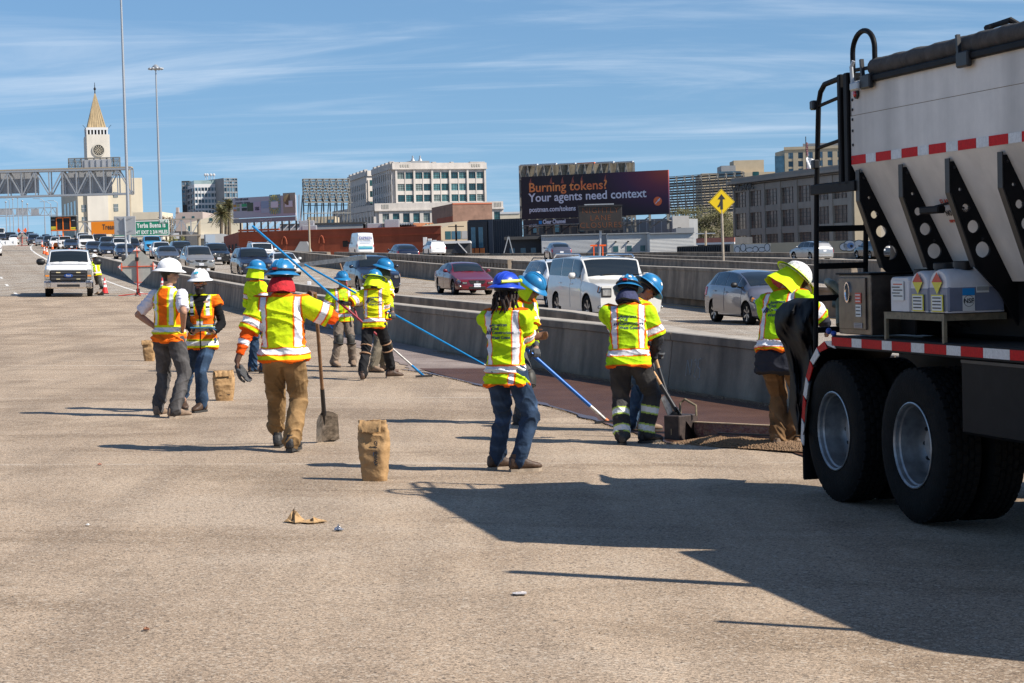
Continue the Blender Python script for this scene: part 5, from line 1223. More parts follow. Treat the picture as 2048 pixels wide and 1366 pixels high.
p6 = person('worker with lime neck shade and black trousers, seen from behind, legs apart', (752, 759), R(-6),
 dict(H=1.66, feetpx=((725, 761, R(6)), (784, 756, R(-62))), hands=((688, 607, .12), (.0, .34, 1.02)), elbow=((-.8, -.6, -.5), (.35, -.2, -1)), head=(R(-20), R(14)), lean=.10),
 dict(vest='yellow', vcol=(.74, .76, .01), sleeve=.25, logo=True, pants=(0.022, 0.022, 0.024), hat='blue', skin=SK2, boot=M_BOOT, sole=M_SOLE, knee='tan', cape=(tuple(np.array((.66, .82, .015))), -1.9, 1.9, .19, .06, 'lemon', 1), glove=(M_GLOVE, M_GLOVE), hand=((1.2, None, (0, 0, 1)), (1.0, None, (0, 0, 1))), dirt=.35))
p8 = person('worker with dreadlocks, royal blue helmet and jeans standing with crossed arms', (1018, 944), R(-20),
 dict(H=1.66, feetpx=((994, 938, R(-42)), (1038, 943, R(-52))), hands=((.16, .24, 1.13), (-.10, .28, 1.10)), elbow=((-1, -.25, -.3), (1, -.25, -.55)), head=(R(-20), R(4)), lean=.02),
 dict(vest='yellow', sleeve=.245, hem=-.25, flare=.03, tail=True, band_h=.01, vx=(.10, .155), logo=True, logox=-.12, logos=.9, pants=(0.038, 0.068, 0.125), pantsfn=jeans, hat='royal', skin=SK4, boot=M_BOOT, sole=M_SOLE, dreads=True, torch=True, hand=((.5, (1, .3, .1), (0, -1, 0)), (.5, (-1, .3, .1), (0, -1, 0))), dirt=.12))
p9 = person('stooping worker with orange edged neck shade pushing a blue pole', (1044, 848), R(-122),
 dict(H=1.76, lean=.48, pelvis=(0, -.12, -.05), feetpx=((1040, 850, R(0)), (1052, 843, R(-20))), hands=((1074, 706, -.25), (1032, 684, -.12)), elbow=((-.6, -1, -.4), (.6, -1, -.4)), head=(R(10), R(22))),
 dict(vest='yellow', sleeve=.27, zip=True, vee=(.4, .55, .02), under=((.47, .66, .015), .50, 0), pants=(0.10, 0.10, 0.10), pantsfn=lime_sides, hat='blue', skin=SK3, boot=M_BOOT2, glasses='dark', cape=(tuple(LIME), -2.0, 2.0, .17, .03, 'lime'), glove=(M_GLOVE, M_GLOVE), hand=((1.25, None, (.2, 0, -1)), (1.25, None, (0, 0, -1))), knee='dark', sticker=((-.06, .06, .08, (.7, .3, .2)),)))
p11 = person('bending worker with tilted blue helmet half hidden behind the man in banded trousers', (1272, 862), R(-66),
 dict(H=1.74, lean=.45, pelvis=(0, -.10, -.04), feetpx=((1262, 861, R(0)), (1290, 864, R(0))), hands=((1302, 738, .05), (1310, 705, -.05)), head=(R(0), R(30))),
 dict(vest='yellow', sleeve=.27, under=((.05, .05, .055), .50, 0), pants=(0.05, 0.09, 0.15), pantsfn=jeans, hat='blue', skin=SK3, boot=M_BOOT2, glasses='dark', glove=(M_GLOVE, M_GLOVE), hand=((1.2, None, (0, 0, 1)), (1.2, None, (0, 0, 1))), sticker=((.08, .05, .06, (.75, .7, .6)), (-.08, .02, .06, (.6, .3, .15)))))
p10 = person('stout worker seen from behind in black trousers with reflective bands, shovelling', (1262, 887), R(-4),
 dict(H=1.66, wide=1.18, lean=.20, pelvis=(0, -.05, -.02), feetpx=((1245, 889, R(4)), (1292, 886, R(-50))), hands=((.12, .36, .88), (1304, 722, .12)), elbow=((-1, -.4, -.2), (1, -.5, -.3)), head=(R(-12), R(12))),
 dict(vest='yellow', vcol=(.47, .74, .012), sleeve=.25, hem=-.17, logo=True, logox=-.115, logos=1.08, under=((.035, .035, .04), .50, 0), pants=(0.055, 0.053, 0.053), pantsfn=bands, legw=1.16, hat='blue', skin=SK3, boot=M_BOOT3, band=((0.03, 0.035, 0.085), -.01, -.13, 'navy'), lamp=True, glove=(M_GLOVE, M_GLOVE), hand=((1.2, None, (0, 0, 1)), (1.2, (.2, .4, -.9), (-1, 0, 0))), dirt=.5, sticker=((-.03, -.11, .06, (.75, .72, .6)), (.04, -.1, .06, (.7, .75, .8)))))  # greener vcol: shade put into the vest colour
p12 = person('worker in lime neck shade and brown trousers leaning over the truck bed', (1572, 899), R(-30),
 dict(H=1.86, wide=1.1, lean=.44, pelvis=(0, -.12, -.03), feetpx=((1558, 899, R(10)), (1580, 898, R(-55))), hands=((1600, 655, .45), (1655, 660, .25)), elbow=((-1, -.2, -.6), (1, -.3, -.6)), head=(R(-42), R(36)), twist=-.25),
 dict(vest='yellow', vcol=(.40, .72, .012), sleeve=.26, hem=-.03, logo=True, logox=-.10, under=((.028, .03, .04), .50, -.38), pants=(0.20, 0.115, 0.055), legw=1.02, hat='sticker', skin=SK1, boot=M_BOOT2, cape=(tuple(np.array((.62, .82, .012))), -2.0, 2.0, .20, .07, 'lime2', 1), band=((0.45, 0.05, 0.07), -.02, -.12, 'pink'), dirt=.1))  # vest green shifted in vcol to carry its shade
person('worker in lime vest and white helmet leaning at the door of the crew pickup', (196, 590), R(62),
 dict(H=1.80, lean=.22, feetpx=((198, 588, R(0)), (206, 591, R(15))), hands=((-.1, .42, 1.25), (.15, .40, 1.25)), head=(R(0), R(6))),
 dict(vest='yellow', sleeve=.26, under=((.30, .50, .02), .50, 0), pants=(0.085, 0.08, 0.075), hat='white', skin=SK3, boot=M_BOOT2, vox=.013, glove=(M_GLOVE, M_GLOVE), sticker=((0, -.1, .06, (.3, .1, .05)), (.09, .0, .05, (.7, .3, .1)))))

# ------------------------------------------------------------------ tools in their hands
M_BLUEP = mat('pole_blue', (0.01, 0.22, 0.50), 0.3, 0.3, 0.2, 30)
M_BLUED = mat('pole_deep_blue', (0.012, 0.10, 0.36), 0.35, 0.2, 0.2, 30)
M_REDG = mat('grip_red', (0.28, 0.02, 0.03), 0.5, 0, 0.3, 30)
M_PALE = mat('pole_bare', (0.5, 0.48, 0.44), 0.4, 0.3, 0.3, 30)
M_WOOD = mat('ash_handle', (0.42, 0.235, 0.095), 0.6, 0, 0.3, 20, stretch=(1, 1, .2))
M_WOODD = mat('worn_handle', (0.20, 0.105, 0.05), 0.65, 0, 0.35, 20)
M_BLADE = mat('shovel_steel', (0.07, 0.066, 0.062), 0.35, 0.8, 0.6, 18)
def squeegee(root, d, w, ang, m):
 mb = MB(); e = d; x = Vector((math.cos(ang), math.sin(ang), 0)); mb.bar(e - x * w / 2, e + x * w / 2, .05, .03); mb.build('blade', m, root)
 mb = MB(); mb.bar(e - d.normalized() * .12, e, .03, .03); mb.build('socket', M_DKMET, root)
def tools():
 Y6 = gnd(752, 759).y; Y7 = gnd(750, 744).y; Y9 = gnd(1044, 848).y
 B = gnd(848, 756) + Vector((0, 0, .03)); A = at(505, 452, Y6 + .9); G = (B - A)
 r, d = pole_between('squeegee_pole', 'long blue squeegee pole with red grip raised over the shovel carrier', A, B, None, [('tube', .50, .019, M_BLUEP), ('grip', .56, .023, M_REDG), ('lower_tube', .76, .017, M_REDG), ('end_tube', .93, .016, M_PALE), ('tip', 1.0, .019, M_BLUEP)], 'long handled tools')
 squeegee(r, d, .26, .2, M_BLADE)
 A = at(609, 529, Y7 - .05); B = at(985, 740, Y7 + 1.5); B = A + (at(950, 719, Y7 - .35) - A) * 1.12
 r, d = pole_between('squeegee_pole', 'light blue pole held level by the tallest worker, reaching to the right', A, B, None, [('tube', .94, .017, M_BLUEP), ('end_tube', 1.0, .015, M_PALE)], 'long handled tools')
 squeegee(r, d, .3, .3, M_DKMET)
 A = at(1018, 668, Y9 - .1); B = gnd(1216, 847) + Vector((0, 0, .02))
 r, d = pole_between('squeegee_pole', 'thick blue pole angled down from the stooping worker to the resin edge', A, B, None, [('tube', .82, .022, M_BLUED), ('end_tube', .97, .019, M_PALE), ('tip', 1.0, .022, mat('tip_orange', (0.6, 0.15, 0.03), 0.5))], 'long handled tools')
 squeegee(r, d, .30, .35, M_DKMET)
 # squeegee carried blade-up behind the worker with knee pads
 Y5 = gnd(688, 733).y + .35; A = at(716, 640, Y5 - .5); B = at(680, 527, Y5)
 r, d = pole_between('floor_squeegee', 'wide grey squeegee held blade up behind the worker with knee pads', A, B, None, [('tube', .3, .016, M_REDG), ('upper_tube', .62, .014, M_WOODD), ('grip', .74, .017, M_REDG), ('neck', 1.0, .014, M_WOODD)], 'long handled tools')
 mb = MB(); a = at(592, 531, Y5 + .1) - A; b = at(732, 514, Y5 - .35) - A; mb.bar(a, b, .03, .075); mb.build('blade', mat('squeegee_alu', (0.45, 0.43, 0.40), 0.4, 0.6, 0.3, 20), r)
def shovel(label, top, bot, scoop_rot, wood, flip=False, bend=0.0, steel=None):
 root = thing('shovel', label, 'shovel', bot, group='shovels'); d = top - bot; L = d.length; d.normalize()
 mb = MB(); mb.tube([d * .55, d * L], .0175, 10); mb.build('handle', wood, root, smooth=40)
 mb = MB(); mb.tube([d * .30, d * .40, d * .62], [.024, .022, .021], 10); mb.build('socket', M_DKMET, root, smooth=40)
 x = d.orthogonal().normalized(); x = Matrix.Rotation(scoop_rot, 3, d) @ x; y = d.cross(x); mb = MB(); rg = []
 for j in range(9):
  t = j / 8; w = .115 + .012 * t; row = []
  for q in range(9):
   u = q / 8 * 2 - 1; row.append(d * (.33 - .36 * t - .045 * t * (1 - u * u) + .03 * (1 - t) * abs(u) ** 3 * -1) + x * (u * w) + y * (.055 * u * u * (1.2 - .5 * t) - .05 * t * t * bend - .02 * math.exp(-(u * 3) ** 2) * (1 - t)))
  rg.append(row)
 mb.rings(rg, closed=False, caps=False); k0 = len(mb.v)
 mb.rings([[p + y * .004 for p in r_] for r_ in rg], closed=False, caps=False); mb.build('blade', steel or M_BLADE, root, smooth=60)
 mb = MB(); mb.tube([d * .33 + y * -.012, d * .16 + y * -.012], [.022, .006], 8); mb.build('spine', M_DKMET, root)
 return root
def shovels():
 Y4 = gnd(572, 905).y
 b = gnd(652, 884); b.z += .035; top = at(630, 586, Y4 + .12)
 shovel('square steel shovel with worn wooden handle held upright by the walking worker', top, b, R(160), M_WOODD, steel=mat('shovel_bright', (0.34, 0.33, 0.32), 0.3, 0.85, 0.7, 16))
 Ya = gnd(1380, 880).y; b = at(1383, 872, Ya); top = at(1290, 716, Ya + .35)
 shovel('dark shovel with pale handle standing edge-on against the screed box', top, b, R(75), M_WOOD)
 Yb = gnd(1345, 872).y + .25; b = at(1352, 850, Yb); top = at(1308, 706, Yb + .15)
 shovel('second dark shovel behind the screed box, handle crossing the first', top, b, R(40), M_WOOD)
tools(); shovels()
def small_props():
 b = p2; base = p2[2]; # tablet held by the bearded man
 c = at(407, 658, base.y - .36); t = thing('tablet', 'blue backed tablet held by the bearded man', 'tablet', c, R(-10)); mb = MB(); mb.box((0, 0, 0), (.27, .19, .012), ch=.005, rot=Matrix.Rotation(R(-14), 3, 'X')); mb.build('tablet_body', mat('tablet_blue', (0.05, 0.25, 0.5), 0.4), t)
 mb = MB(); mb.tube([(.02, -.06, .012), (.16, -.06, .022)], .008, 8); mb.build('pen', mat('pen_teal', (0.5, 0.7, 0.7), 0.4), t)
 # spare gloves hanging from the walker's hand
 c = at(478, 752, p4[2].y - .10); t = thing('work_gloves', 'pair of black work gloves hanging from the walking worker\'s hand', 'gloves', c)
 for k, dx in enumerate((-.02, .025)):
  mb = MB(); hand_geo(mb, Vector((dx, 0, .08)), (.25 + .2 * k, 0, -1), (1, .3 - k, 0), 1, .3, r=.012, k=.95); link_mesh('glove', remesh(mb, .006, 1), M_GLOVE, t, smooth=180)
small_props()

# ================================================================== mixer truck (local x: towards its front, y: inwards from the near side, z: up)
T_O = Vector((2.35, 14.68, -0.06)); T_RZ = math.atan2(-.9695, .245)
M_HOP = mat('hopper_white', (0.70, 0.665, 0.61), 0.5, 0, 0.10, 3.5, 0.06, 8, streak=(0.30, 3.0))
M_TBLK = mat('truck_black', (0.008, 0.008, 0.009), 0.55, 0, 0.4, 5, spec=.12)
M_TAR = mat('tarp_fabric', (0.055, 0.050, 0.046), 0.85, 0, 0.45, 9, 0.5, 14)
M_STAIN = mat('stainless', (0.13, 0.108, 0.092), 0.36, 0.85, 0.35, 9)
M_TRED = mat('tape_red', (0.55, 0.004, 0.006), 0.55, 0, 0.2, 60, spec=.15)
M_TWHT = mat('tape_white', (0.60, 0.60, 0.59), 0.35, 0, 0.18, 60)
M_ANGLE = mat('angle_iron', (0.22, 0.18, 0.115), 0.7, 0.2, 0.35, 20)
M_JUG = mat('jug_plastic', (0.62, 0.60, 0.60), 0.4, 0, 0.12, 6)
M_JUGL = mat('jug_liquid', (0.17, 0.19, 0.25), 0.35, 0, 0.15, 6)
M_ALU = mat('wheel_alu', (0.34, 0.34, 0.34), 0.42, 0.8, 0.35, 10)
M_LBL = mat('label_white', (0.72, 0.72, 0.68), 0.5); M_LYEL = mat('label_yellow', (0.72, 0.62, 0.04), 0.5); M_INK = mat('label_ink', (0.03, 0.03, 0.03), 0.6); M_LRED = mat('label_red', (0.6, 0.06, 0.02), 0.5); M_LBLU = mat('label_blue', (0.01, 0.25, 0.6), 0.5)
def truck():
 T = thing('mixer_truck', 'white hopper mixer truck with black steel frame parked at the right', 'truck', T_O, T_RZ)
 def part(n, mb, m, p=T, sm=30): return mb.build(n, m, p, smooth=sm)
 # ---- wheels (duals on two axles)
 Rw = .522; tyre = MB(); tyre.lathe([(.285, -.10), (.30, -.128), (.36, -.137), (.44, -.140), (.492, -.128), (.512, -.112), (.512, .112), (.492, .128), (.44, .140), (.36, .137), (.30, .128), (.285, .10)], 'y', 56, caps=False); tm = tyre.mesh('wheel'); tm.materials.append(M_RUBBER)
 tread = MB(); nb = 42
 for j in range(nb):
  for q, (yc, w, of) in enumerate(((-.090, .046, 0), (-.045, .036, .5), (0, .036, 0), (.045, .036, .5), (.090, .046, 0))):
   a = 2 * math.pi * (j + of) / nb; M = Matrix.Rotation(a, 4, 'Y'); tread.M = M; tread.box((0, yc, Rw - .012), (2 * math.pi * Rw / nb * .80, w, .030), ch=.006)
 tread.M = None; trm = tread.mesh('tread', False); trm.materials.append(M_RUBBER)
 rim = MB(); rim.lathe([(.283, .100), (.295, .132), (.287, .136), (.276, .125), (.272, .10), (.262, .09), (.250, -.02), (.238, -.075), (.225, -.09), (.13, -.095), (.125, -.03), (.11, -.015), (.001, -.012)], 'y', 40, caps=False)
 for j in range(10):
  a = 2 * math.pi * j / 10; rim.lathe([(.021, -.10), (.021, -.055), (.012, -.035), (.001, -.035)], 'y', 6, (.168 * math.sin(a), 0, .168 * math.cos(a)), 1); a += .31; rim.ell((.205 * math.sin(a), -.088, .205 * math.cos(a)), (.022, .006, .022), 10, 6, 1)
 rm = rim.mesh('rim'); rm.materials.append(M_ALU); rm.materials.append(M_DKMET)
 for m_ in (tm, rm): m_.polygons.foreach_set('use_smooth', [True] * len(m_.polygons)); m_.set_sharp_from_angle(angle=R(35))
 for l in (0.0, 1.32):
  for (y, flip) in ((.14, 1), (.46, 0), (2.06, 1), (2.38, 0)):
   o = link_mesh('wheel', tm, M_RUBBER, T, loc=(l, y, Rw), rot=(0, random.random() * 3, math.pi if flip else 0)); link_mesh('rim', rm, M_ALU, o); link_mesh('tread', trm, M_RUBBER, o)
  mb = MB(); mb.tube([(l, .3, Rw), (l, 2.2, Rw)], .11, 12); part('axle', mb, M_TBLK)
 # ---- frame, deck, side rail with tape
 for y in (.82, 1.62):
  mb = MB(); mb.box((3.4, y, .95), (7.8, .09, .30), ch=.01); part('frame_rail', mb, M_TBLK)
 mb = MB(); mb.box((2.55, 1.25, 1.21), (5.1, 2.42, .03)); part('deck', mb, mat('deck_plate', (0.03, 0.03, 0.032), 0.5, 0.2, 0.4, 6))
 mb = MB(); mb.box((2.55, .02, 1.185), (5.06, .04, .095), ch=.006); rail = part('side_rail', mb, M_TBLK)
 l = .03; red = True; wid = [.36, .17, .34, .16, .30, .20, .32, .20, .30, .34, .30, .20, .32, .2, .3, .2]
 for w in wid:
  if l + w > 5: break
  mb = MB(); mb.box((l + w / 2, -.003, 1.187), (w - .004, .006, .062)); mb.build('reflective_tape', M_TRED if red else M_TWHT, rail); l += w; red = not red
 # rear mudguard: curved band with tape on its rim, rubber flap at the end
 arc = [(.05, 1.19), (-.10, 1.185), (-.25, 1.13), (-.38, 1.03), (-.47, .90), (-.53, .76), (-.57, .58), (-.60, .40)]
 mb = MB(); mb.rings([[(x, 0.0, z), (x, .62, z), (x + .02, .62, z - .03), (x + .02, 0, z - .05)] for x, z in arc]); g = part('mudguard', mb, M_TBLK)
 for j in range(len(arc) - 1):
  (x0, z0), (x1, z1) = arc[j], arc[j + 1]; mb = MB(); mb.add([(x0, -.006, z0), (x1, -.006, z1), (x1 + .055, -.006, z1 - .03), (x0 + .045, -.006, z0 - .055), (x0, .002, z0), (x1, .002, z1), (x1 + .055, .002, z1 - .03), (x0 + .045, .002, z0 - .055)], [(0, 1, 2, 3), (4, 7, 6, 5), (0, 4, 5, 1), (3, 2, 6, 7), (1, 5, 6, 2), (0, 3, 7, 4)])
  mb.build('reflective_tape', M_TWHT if j % 2 == 0 else M_TRED, g)
 mb = MB(); mb.box((-.60, .14, .28), (.03, .26, .36), ch=.01); part('mud_flap', mb, M_RUBBER)
 for x0, x1, y0 in ((2.0, 3.0, .03), (3.05, 4.2, .03)):
  mb = MB(); mb.box(((x0 + x1) / 2, y0 + .20, .895), (x1 - x0, .40, .49), ch=.02); s = part('tool_locker', mb, M_TBLK)
  mb = MB(); mb.box(((x0 + x1) / 2, y0 - .004, 1.12), (x1 - x0 - .05, .01, .02)); mb.build('hinge', M_DKMET, s)
 # dark machinery under and behind the deck boxes
 mb = MB(); mb.box((2.45, 1.25, 1.45), (3.9, 1.56, .44), ch=.03); part('mixer_housing', mb, M_TBLK)
 mb = MB(); mb.box((1.3, 1.25, .80), (3.2, .5, .4), ch=.05); part('drive_housing', mb, M_TBLK)
 mb = MB(); mb.tube([(-.3, 1.25, 1.45), (3.8, 1.25, 1.35)], .22, 16); part('mixing_auger', mb, M_TBLK)
 mb = MB(); mb.tube([(-.35, .95, 1.50), (-.30, .80, 1.75), (-.12, .72, 1.98)], .16, 16); mb.tube([(-.13, .72, 1.97), (-.11, .71, 2.0)], .18, 16); part('discharge_chute', mb, mat('grey_rubber', (0.10, 0.095, 0.09), 0.7, 0, 0.3, 9))
 for q in range(4):
  mb = MB(); mb.tube([(.9 + .22 * q, .55, 1.28), (1.0 + .2 * q, .40 + .05 * q, 1.34), (1.2 + .12 * q, .50, 1.30), (1.5, .62, 1.36)], .018, 8); part('hydraulic_hose', mb, M_TBLK)
 mb = MB(); mb.tube([(-.55, .30, 1.52), (-.45, .18, 1.62), (-.30, .16, 1.60), (-.22, .24, 1.50), (-.32, .30, 1.42), (-.5, .26, 1.44), (-.55, .30, 1.52)], .030, 10); mb.tube([(-.30, .2, 1.5), (-.12, .12, 1.30)], .022, 8); part('resin_hose', mb, mat('hose_grey_green', (0.17, 0.18, 0.13), 0.6, 0, 0.5, 14), sm=60)
 # ---- hopper
 h0, h1 = .44, 3.42; W2 = 2.5; zt, zk = 3.05, 2.455
 mb = MB(); mb.add([(h0, 0, zk), (h1, 0, zk), (h1, 0, 2.805), (h0, 0, 2.805), (h0, .03, zk), (h1, .03, zk), (h1, .03, 2.805), (h0, .03, 2.805)], [(0, 1, 2, 3), (4, 7, 6, 5), (3, 2, 6, 7), (0, 4, 5, 1), (0, 3, 7, 4), (1, 5, 6, 2)])
 hs = part('hopper_panel', mb, M_HOP)
 mb = MB(); mb.box(((h0 + h1) / 2, .017, 2.93), (h1 - h0, .03, .24)); hp = part('hopper_panel', mb, M_HOP)
 mb = MB(); mb.box(((h0 + h1) / 2, .02, 2.807), (h1 - h0, .034, .010)); mb.build('seam', mat('seam_dirt', (0.25, 0.20, 0.14), 0.8), hp)
 yb, zb_ = .43, 1.62      # foot of the sloping plate
 mb = MB(); mb.add([(h0, 0.002, zk), (h1, 0.002, zk), (h1, yb, zb_), (h0, yb, zb_), (h0, .04, zk), (h1, .04, zk), (h1, yb + .04, zb_), (h0, yb + .04, zb_)], [(0, 3, 2, 1), (4, 5, 6, 7), (0, 1, 5, 4), (3, 7, 6, 2), (0, 4, 7, 3), (1, 2, 6, 5)]); part('hopper_slope', mb, M_HOP)
 mb = MB(); mb.add([(h0, W2, zt), (h1, W2, zt), (h1, W2, zk), (h0, W2, zk), (h1, W2 - yb, zb_), (h0, W2 - yb, zb_)], [(0, 1, 2, 3), (3, 2, 4, 5)]); part('hopper_panel', mb, M_HOP)
 for l in (h0 + .012, h1 - .012):
  mb = MB(); mb.prism([(.035, zk), (.035, zt), (W2 - .01, zt), (W2 - .01, zk), (W2 - yb, zb_), (yb + .05, zb_)], l - .01, l + .01, 'yz'); part('hopper_end', mb, M_HOP)
 mb = MB(); mb.box(((h0 + h1) / 2, 1.25, 3.06), (h1 - h0, 2.4, .03)); part('shadow_sheet', mb, M_TAR)  # unseen flat sheet added to make the hopper's shadow solid
 mb = MB(); mb.box((2.11, -.012, 3.035), (2.66, .045, .045), ch=.008); part('top_rail', mb, M_TBLK)
 rs = random.Random(2); pts = [(.78 + 2.62 * j / 60, .045, 3.118) for j in range(61)]; mb = MB(); mb.tube(pts, [.062 + .003 * math.sin(j * .9) + .004 * rs.random() for j in range(61)], 16); part('tarp_roll', mb, M_TAR, sm=80)
 for l in (.80, 2.25):
  mb = MB(); mb.box((l, -.035, 3.02), (.16, .04, .10), ch=.01); mb.bar((l - .05, -.04, 3.04), (l - .07, -.04, 3.18), .025, .025); part('tarp_latch', mb, M_DKMET)
 mb = MB(); mb.lathe([(.025, 0), (.03, .012), (.018, .02)], 'y', 14, (2.4, .05, 3.19)); mb.tube([(2.25, .3, 3.08), (2.3, .1, 3.21), (2.6, .1, 3.22), (2.68, .3, 3.08)], .02, 8); part('tarp_bow', mb, M_TBLK)
 # tape along the hopper
 l = h0 + .012; red = True
 while l < h1 - .3:
  w = .245 if red else .165; mb = MB(); mb.box((l + w / 2, -.004, 2.492), (w - .004, .006, .062)); mb.build('reflective_tape', M_TRED if red else M_TWHT, hs); l += w; red = not red
 mb = MB(); mb.lathe([(.036, 0), (.036, -.012), (.026, -.018)], 'y', 16, (.56, -.001, 2.955)); ml = part('marker_lamp', mb, M_DKMET); mb = MB(); mb.lathe([(.026, -.013), (.02, -.026), (.001, -.030)], 'y', 14, (.56, -.001, 2.955)); mb.build('lens', M_RED, ml)
 for z in (2.50, 2.60, 2.70, 2.78, 2.85, 2.92, 2.99):
  mb = MB(); mb.lathe([(.011, 0), (.009, -.007)], 'y', 8, (.475, -.001, z)); mb.build('rivet', M_DKMET, hs)
 # gusset plates with lightening holes (boolean-free: ring of quads round each hole)
 def gusset(l):
  poly = [(.000, 2.40), (.030, 2.40), (.030 + .515 * (2.40 - 1.72), 1.72), (.47, 1.55), (.60, 1.28), (.50, 1.28), (.34, 1.55), (.17, 1.72), (.02, 2.18), (.0, 2.20)]
  mb = MB(); mb.prism(poly, l - .012, l + .012, 'yz'); me = mb.mesh('gusset'); cuts = []
  for (z, f, r) in ((2.22, .5, .012), (2.10, .46, .028), (1.98, .47, .042), (1.83, .48, .052)):
   yo = .02 + max(0, 2.18 - z) * (.15 / .46); yi = .030 + .515 * (2.40 - z); c = MB(); c.lathe([(r, -.05), (r, .05)], 'x', 18, (l, yo + (yi - yo) * f, z)); cuts.append(c.mesh('c'))
  me = boolean_cut(me, cuts); g = link_mesh('gusset', me, M_TBLK, T)
  mb = MB(); mb.add([(l - .05, -.004, 2.42), (l + .012, -.004, 2.42), (l + .012, -.004, 2.20), (l - .05, -.004, 2.20), (l - .05, .166, 1.72), (l + .012, .166, 1.72), (l - .05, .004, 2.42), (l + .012, .004, 2.42), (l + .012, .006, 2.20), (l - .05, .006, 2.20), (l - .05, .173, 1.72), (l + .012, .173, 1.72)], [(0, 1, 2, 3), (3, 2, 5, 4), (6, 9, 8, 7), (9, 10, 11, 8), (0, 6, 7, 1), (0, 3, 9, 6), (3, 4, 10, 9), (1, 7, 8, 2), (2, 8, 11, 5)])
  mb.build('gusset_flange', mat('flange_black', (0.03, 0.029, 0.028), 0.5, 0.2, 0.3, 10), g)
  for (z, dy) in ((2.36, .01), (2.1, .11), (1.9, .2)):
   mb = MB(); mb.lathe([(.010, 0), (.008, .012)], 'x', 8, (l + .012, dy + .02, z)); mb.build('bolt', M_DKMET, g)
 for l in (.56, 1.26, 1.95, 2.65, 3.35): gusset(l)
 mb = MB(); mb.box((1.58, .06, 2.10), (.28, .06, .05), ch=.01); mb.tube([(1.62, .06, 2.12), (1.8, .08, 2.14), (1.95, .10, 2.10)], .008, 6); part('work_lamp', mb, M_TBLK)
 # flammable notice on the slope
 sl = Vector((0, yb, zb_ - zk)).normalized(); nn = Vector((1, 0, 0)).cross(sl)
 for txt, sz, dz, m in (('FLAMMABLE', .060, .36, M_LRED), ('NO SMOKING', .055, .44, M_INK), ('KEEP FLAMES AWAY', .025, .49, M_LRED)):
  p = Vector((1.52, 0, zk)) + sl * dz; lettering(txt, sz, m, T, frame(p + Vector((0, -.006, -.003)), (1, 0, 0), -sl), .001, 'LEFT', .001)
 # ---- rear access: ladder, platform, rails, post
 yl, yr_ = .02, .42
 for y, zt_ in ((yl, 2.98), (yr_, 2.30)):
  mb = MB(); mb.tube([(-.34, y, .98), (-.30, y, 1.5), (-.25, y, 2.3)] + ([(-.18, y, 2.95), (-.14, y, 3.03), (-.06, y, 3.08), (.26, y, 3.10)] if y == yl else []), .020, 10); part('ladder_rail', mb, M_TBLK, sm=60)
 for z in (1.26, 1.50, 1.74, 2.02):
  mb = MB(); mb.box((-.33 + (z - 1.0) * .06, (yl + yr_) / 2, z), (.05, yr_ - yl, .045), ch=.006); part('ladder_rung', mb, M_TBLK)
 for z in (2.62, 2.93):
  mb = MB(); mb.tube([(-.21 + (z - 2.62) * .1, yl, z), (.30, yl, z + .04)], .014, 8); part('guard_bar', mb, M_TBLK)
 for z in (2.50, 2.94):
  mb = MB(); mb.box((-.22, yl - .02, z), (.07, .05, .07), ch=.01); part('rail_clamp', mb, M_DKMET)
 mb = MB(); mb.box((.12, .36, 2.335), (.80, .72, .035), ch=.005); part('platform', mb, M_TBLK)
 mb = MB(); mb.box((.12, -.005, 2.31), (.80, .03, .075), ch=.005); part('platform_edge', mb, M_TBLK)
 for x0, x1 in ((.245, .30), (.355, .425)):
  mb = MB(); mb.box(((x0 + x1) / 2, .04, 2.72), (x1 - x0, .12, .80), ch=.008); part('post', mb, M_TBLK)
 mb = MB(); mb.box((.33, .10, 2.72), (.06, .02, .78)); part('post_web', mb, M_DKMET)
 mb = MB(); mb.tube([(.45, .02, 2.55), *[(.635 - .185 * math.cos(math.pi * q / 14), .02, 3.25 + .14 * math.sin(math.pi * q / 14)) for q in range(15)], (.82, .02, 2.98)], .019, 10); part('grab_loop', mb, M_TBLK, sm=60)
 mb = MB(); mb.tube([(.45, .02, 3.13), (.82, .02, 3.12)], .014, 8); part('grab_loop_bar', mb, M_TBLK)
 mb = MB(); mb.tube([(.62, -.06, 3.0), (.60, -.06, 3.14), (.62, -.05, 3.18)], .014, 8); mb.box((.66, -.05, 3.0), (.14, .05, .06), ch=.01); part('tarp_lever', mb, M_STEEL)
 mb = MB(); mb.prism([(.0, 2.36), (.42, 2.36), (.42, 2.62), (.30, 2.56)], .12, .3, 'xz'); part('rolled_sheet', mb, M_TBLK)
 # ---- stainless cabinet
 mb = MB(); mb.box((.42, .23, 1.462), (.56, .44, .43), ch=.006); cab = part('steel_cabinet', mb, M_STAIN)
 mb = MB(); mb.box((.40, .004, 1.47), (.46, .014, .37), ch=.004); dr = mb.build('door', M_STAIN, cab)
 mb = MB(); mb.lathe([(.05, 0), (.05, -.012), (.042, -.012), (.038, -.004)], 'y', 20, (0, 0, 0)); mb.v = [(x * .9 + .34, y - .003, z * 1.5 + 1.55) for x, y, z in mb.v]; mb.build('latch_ring', M_CHROME, cab)
 mb = MB(); mb.lathe([(.038, -.004), (.001, -.006)], 'y', 20, (0, 0, 0)); mb.v = [(x * .9 + .34, y - .003, z * 1.5 + 1.55) for x, y, z in mb.v]; mb.build('latch', M_BLACK, cab)
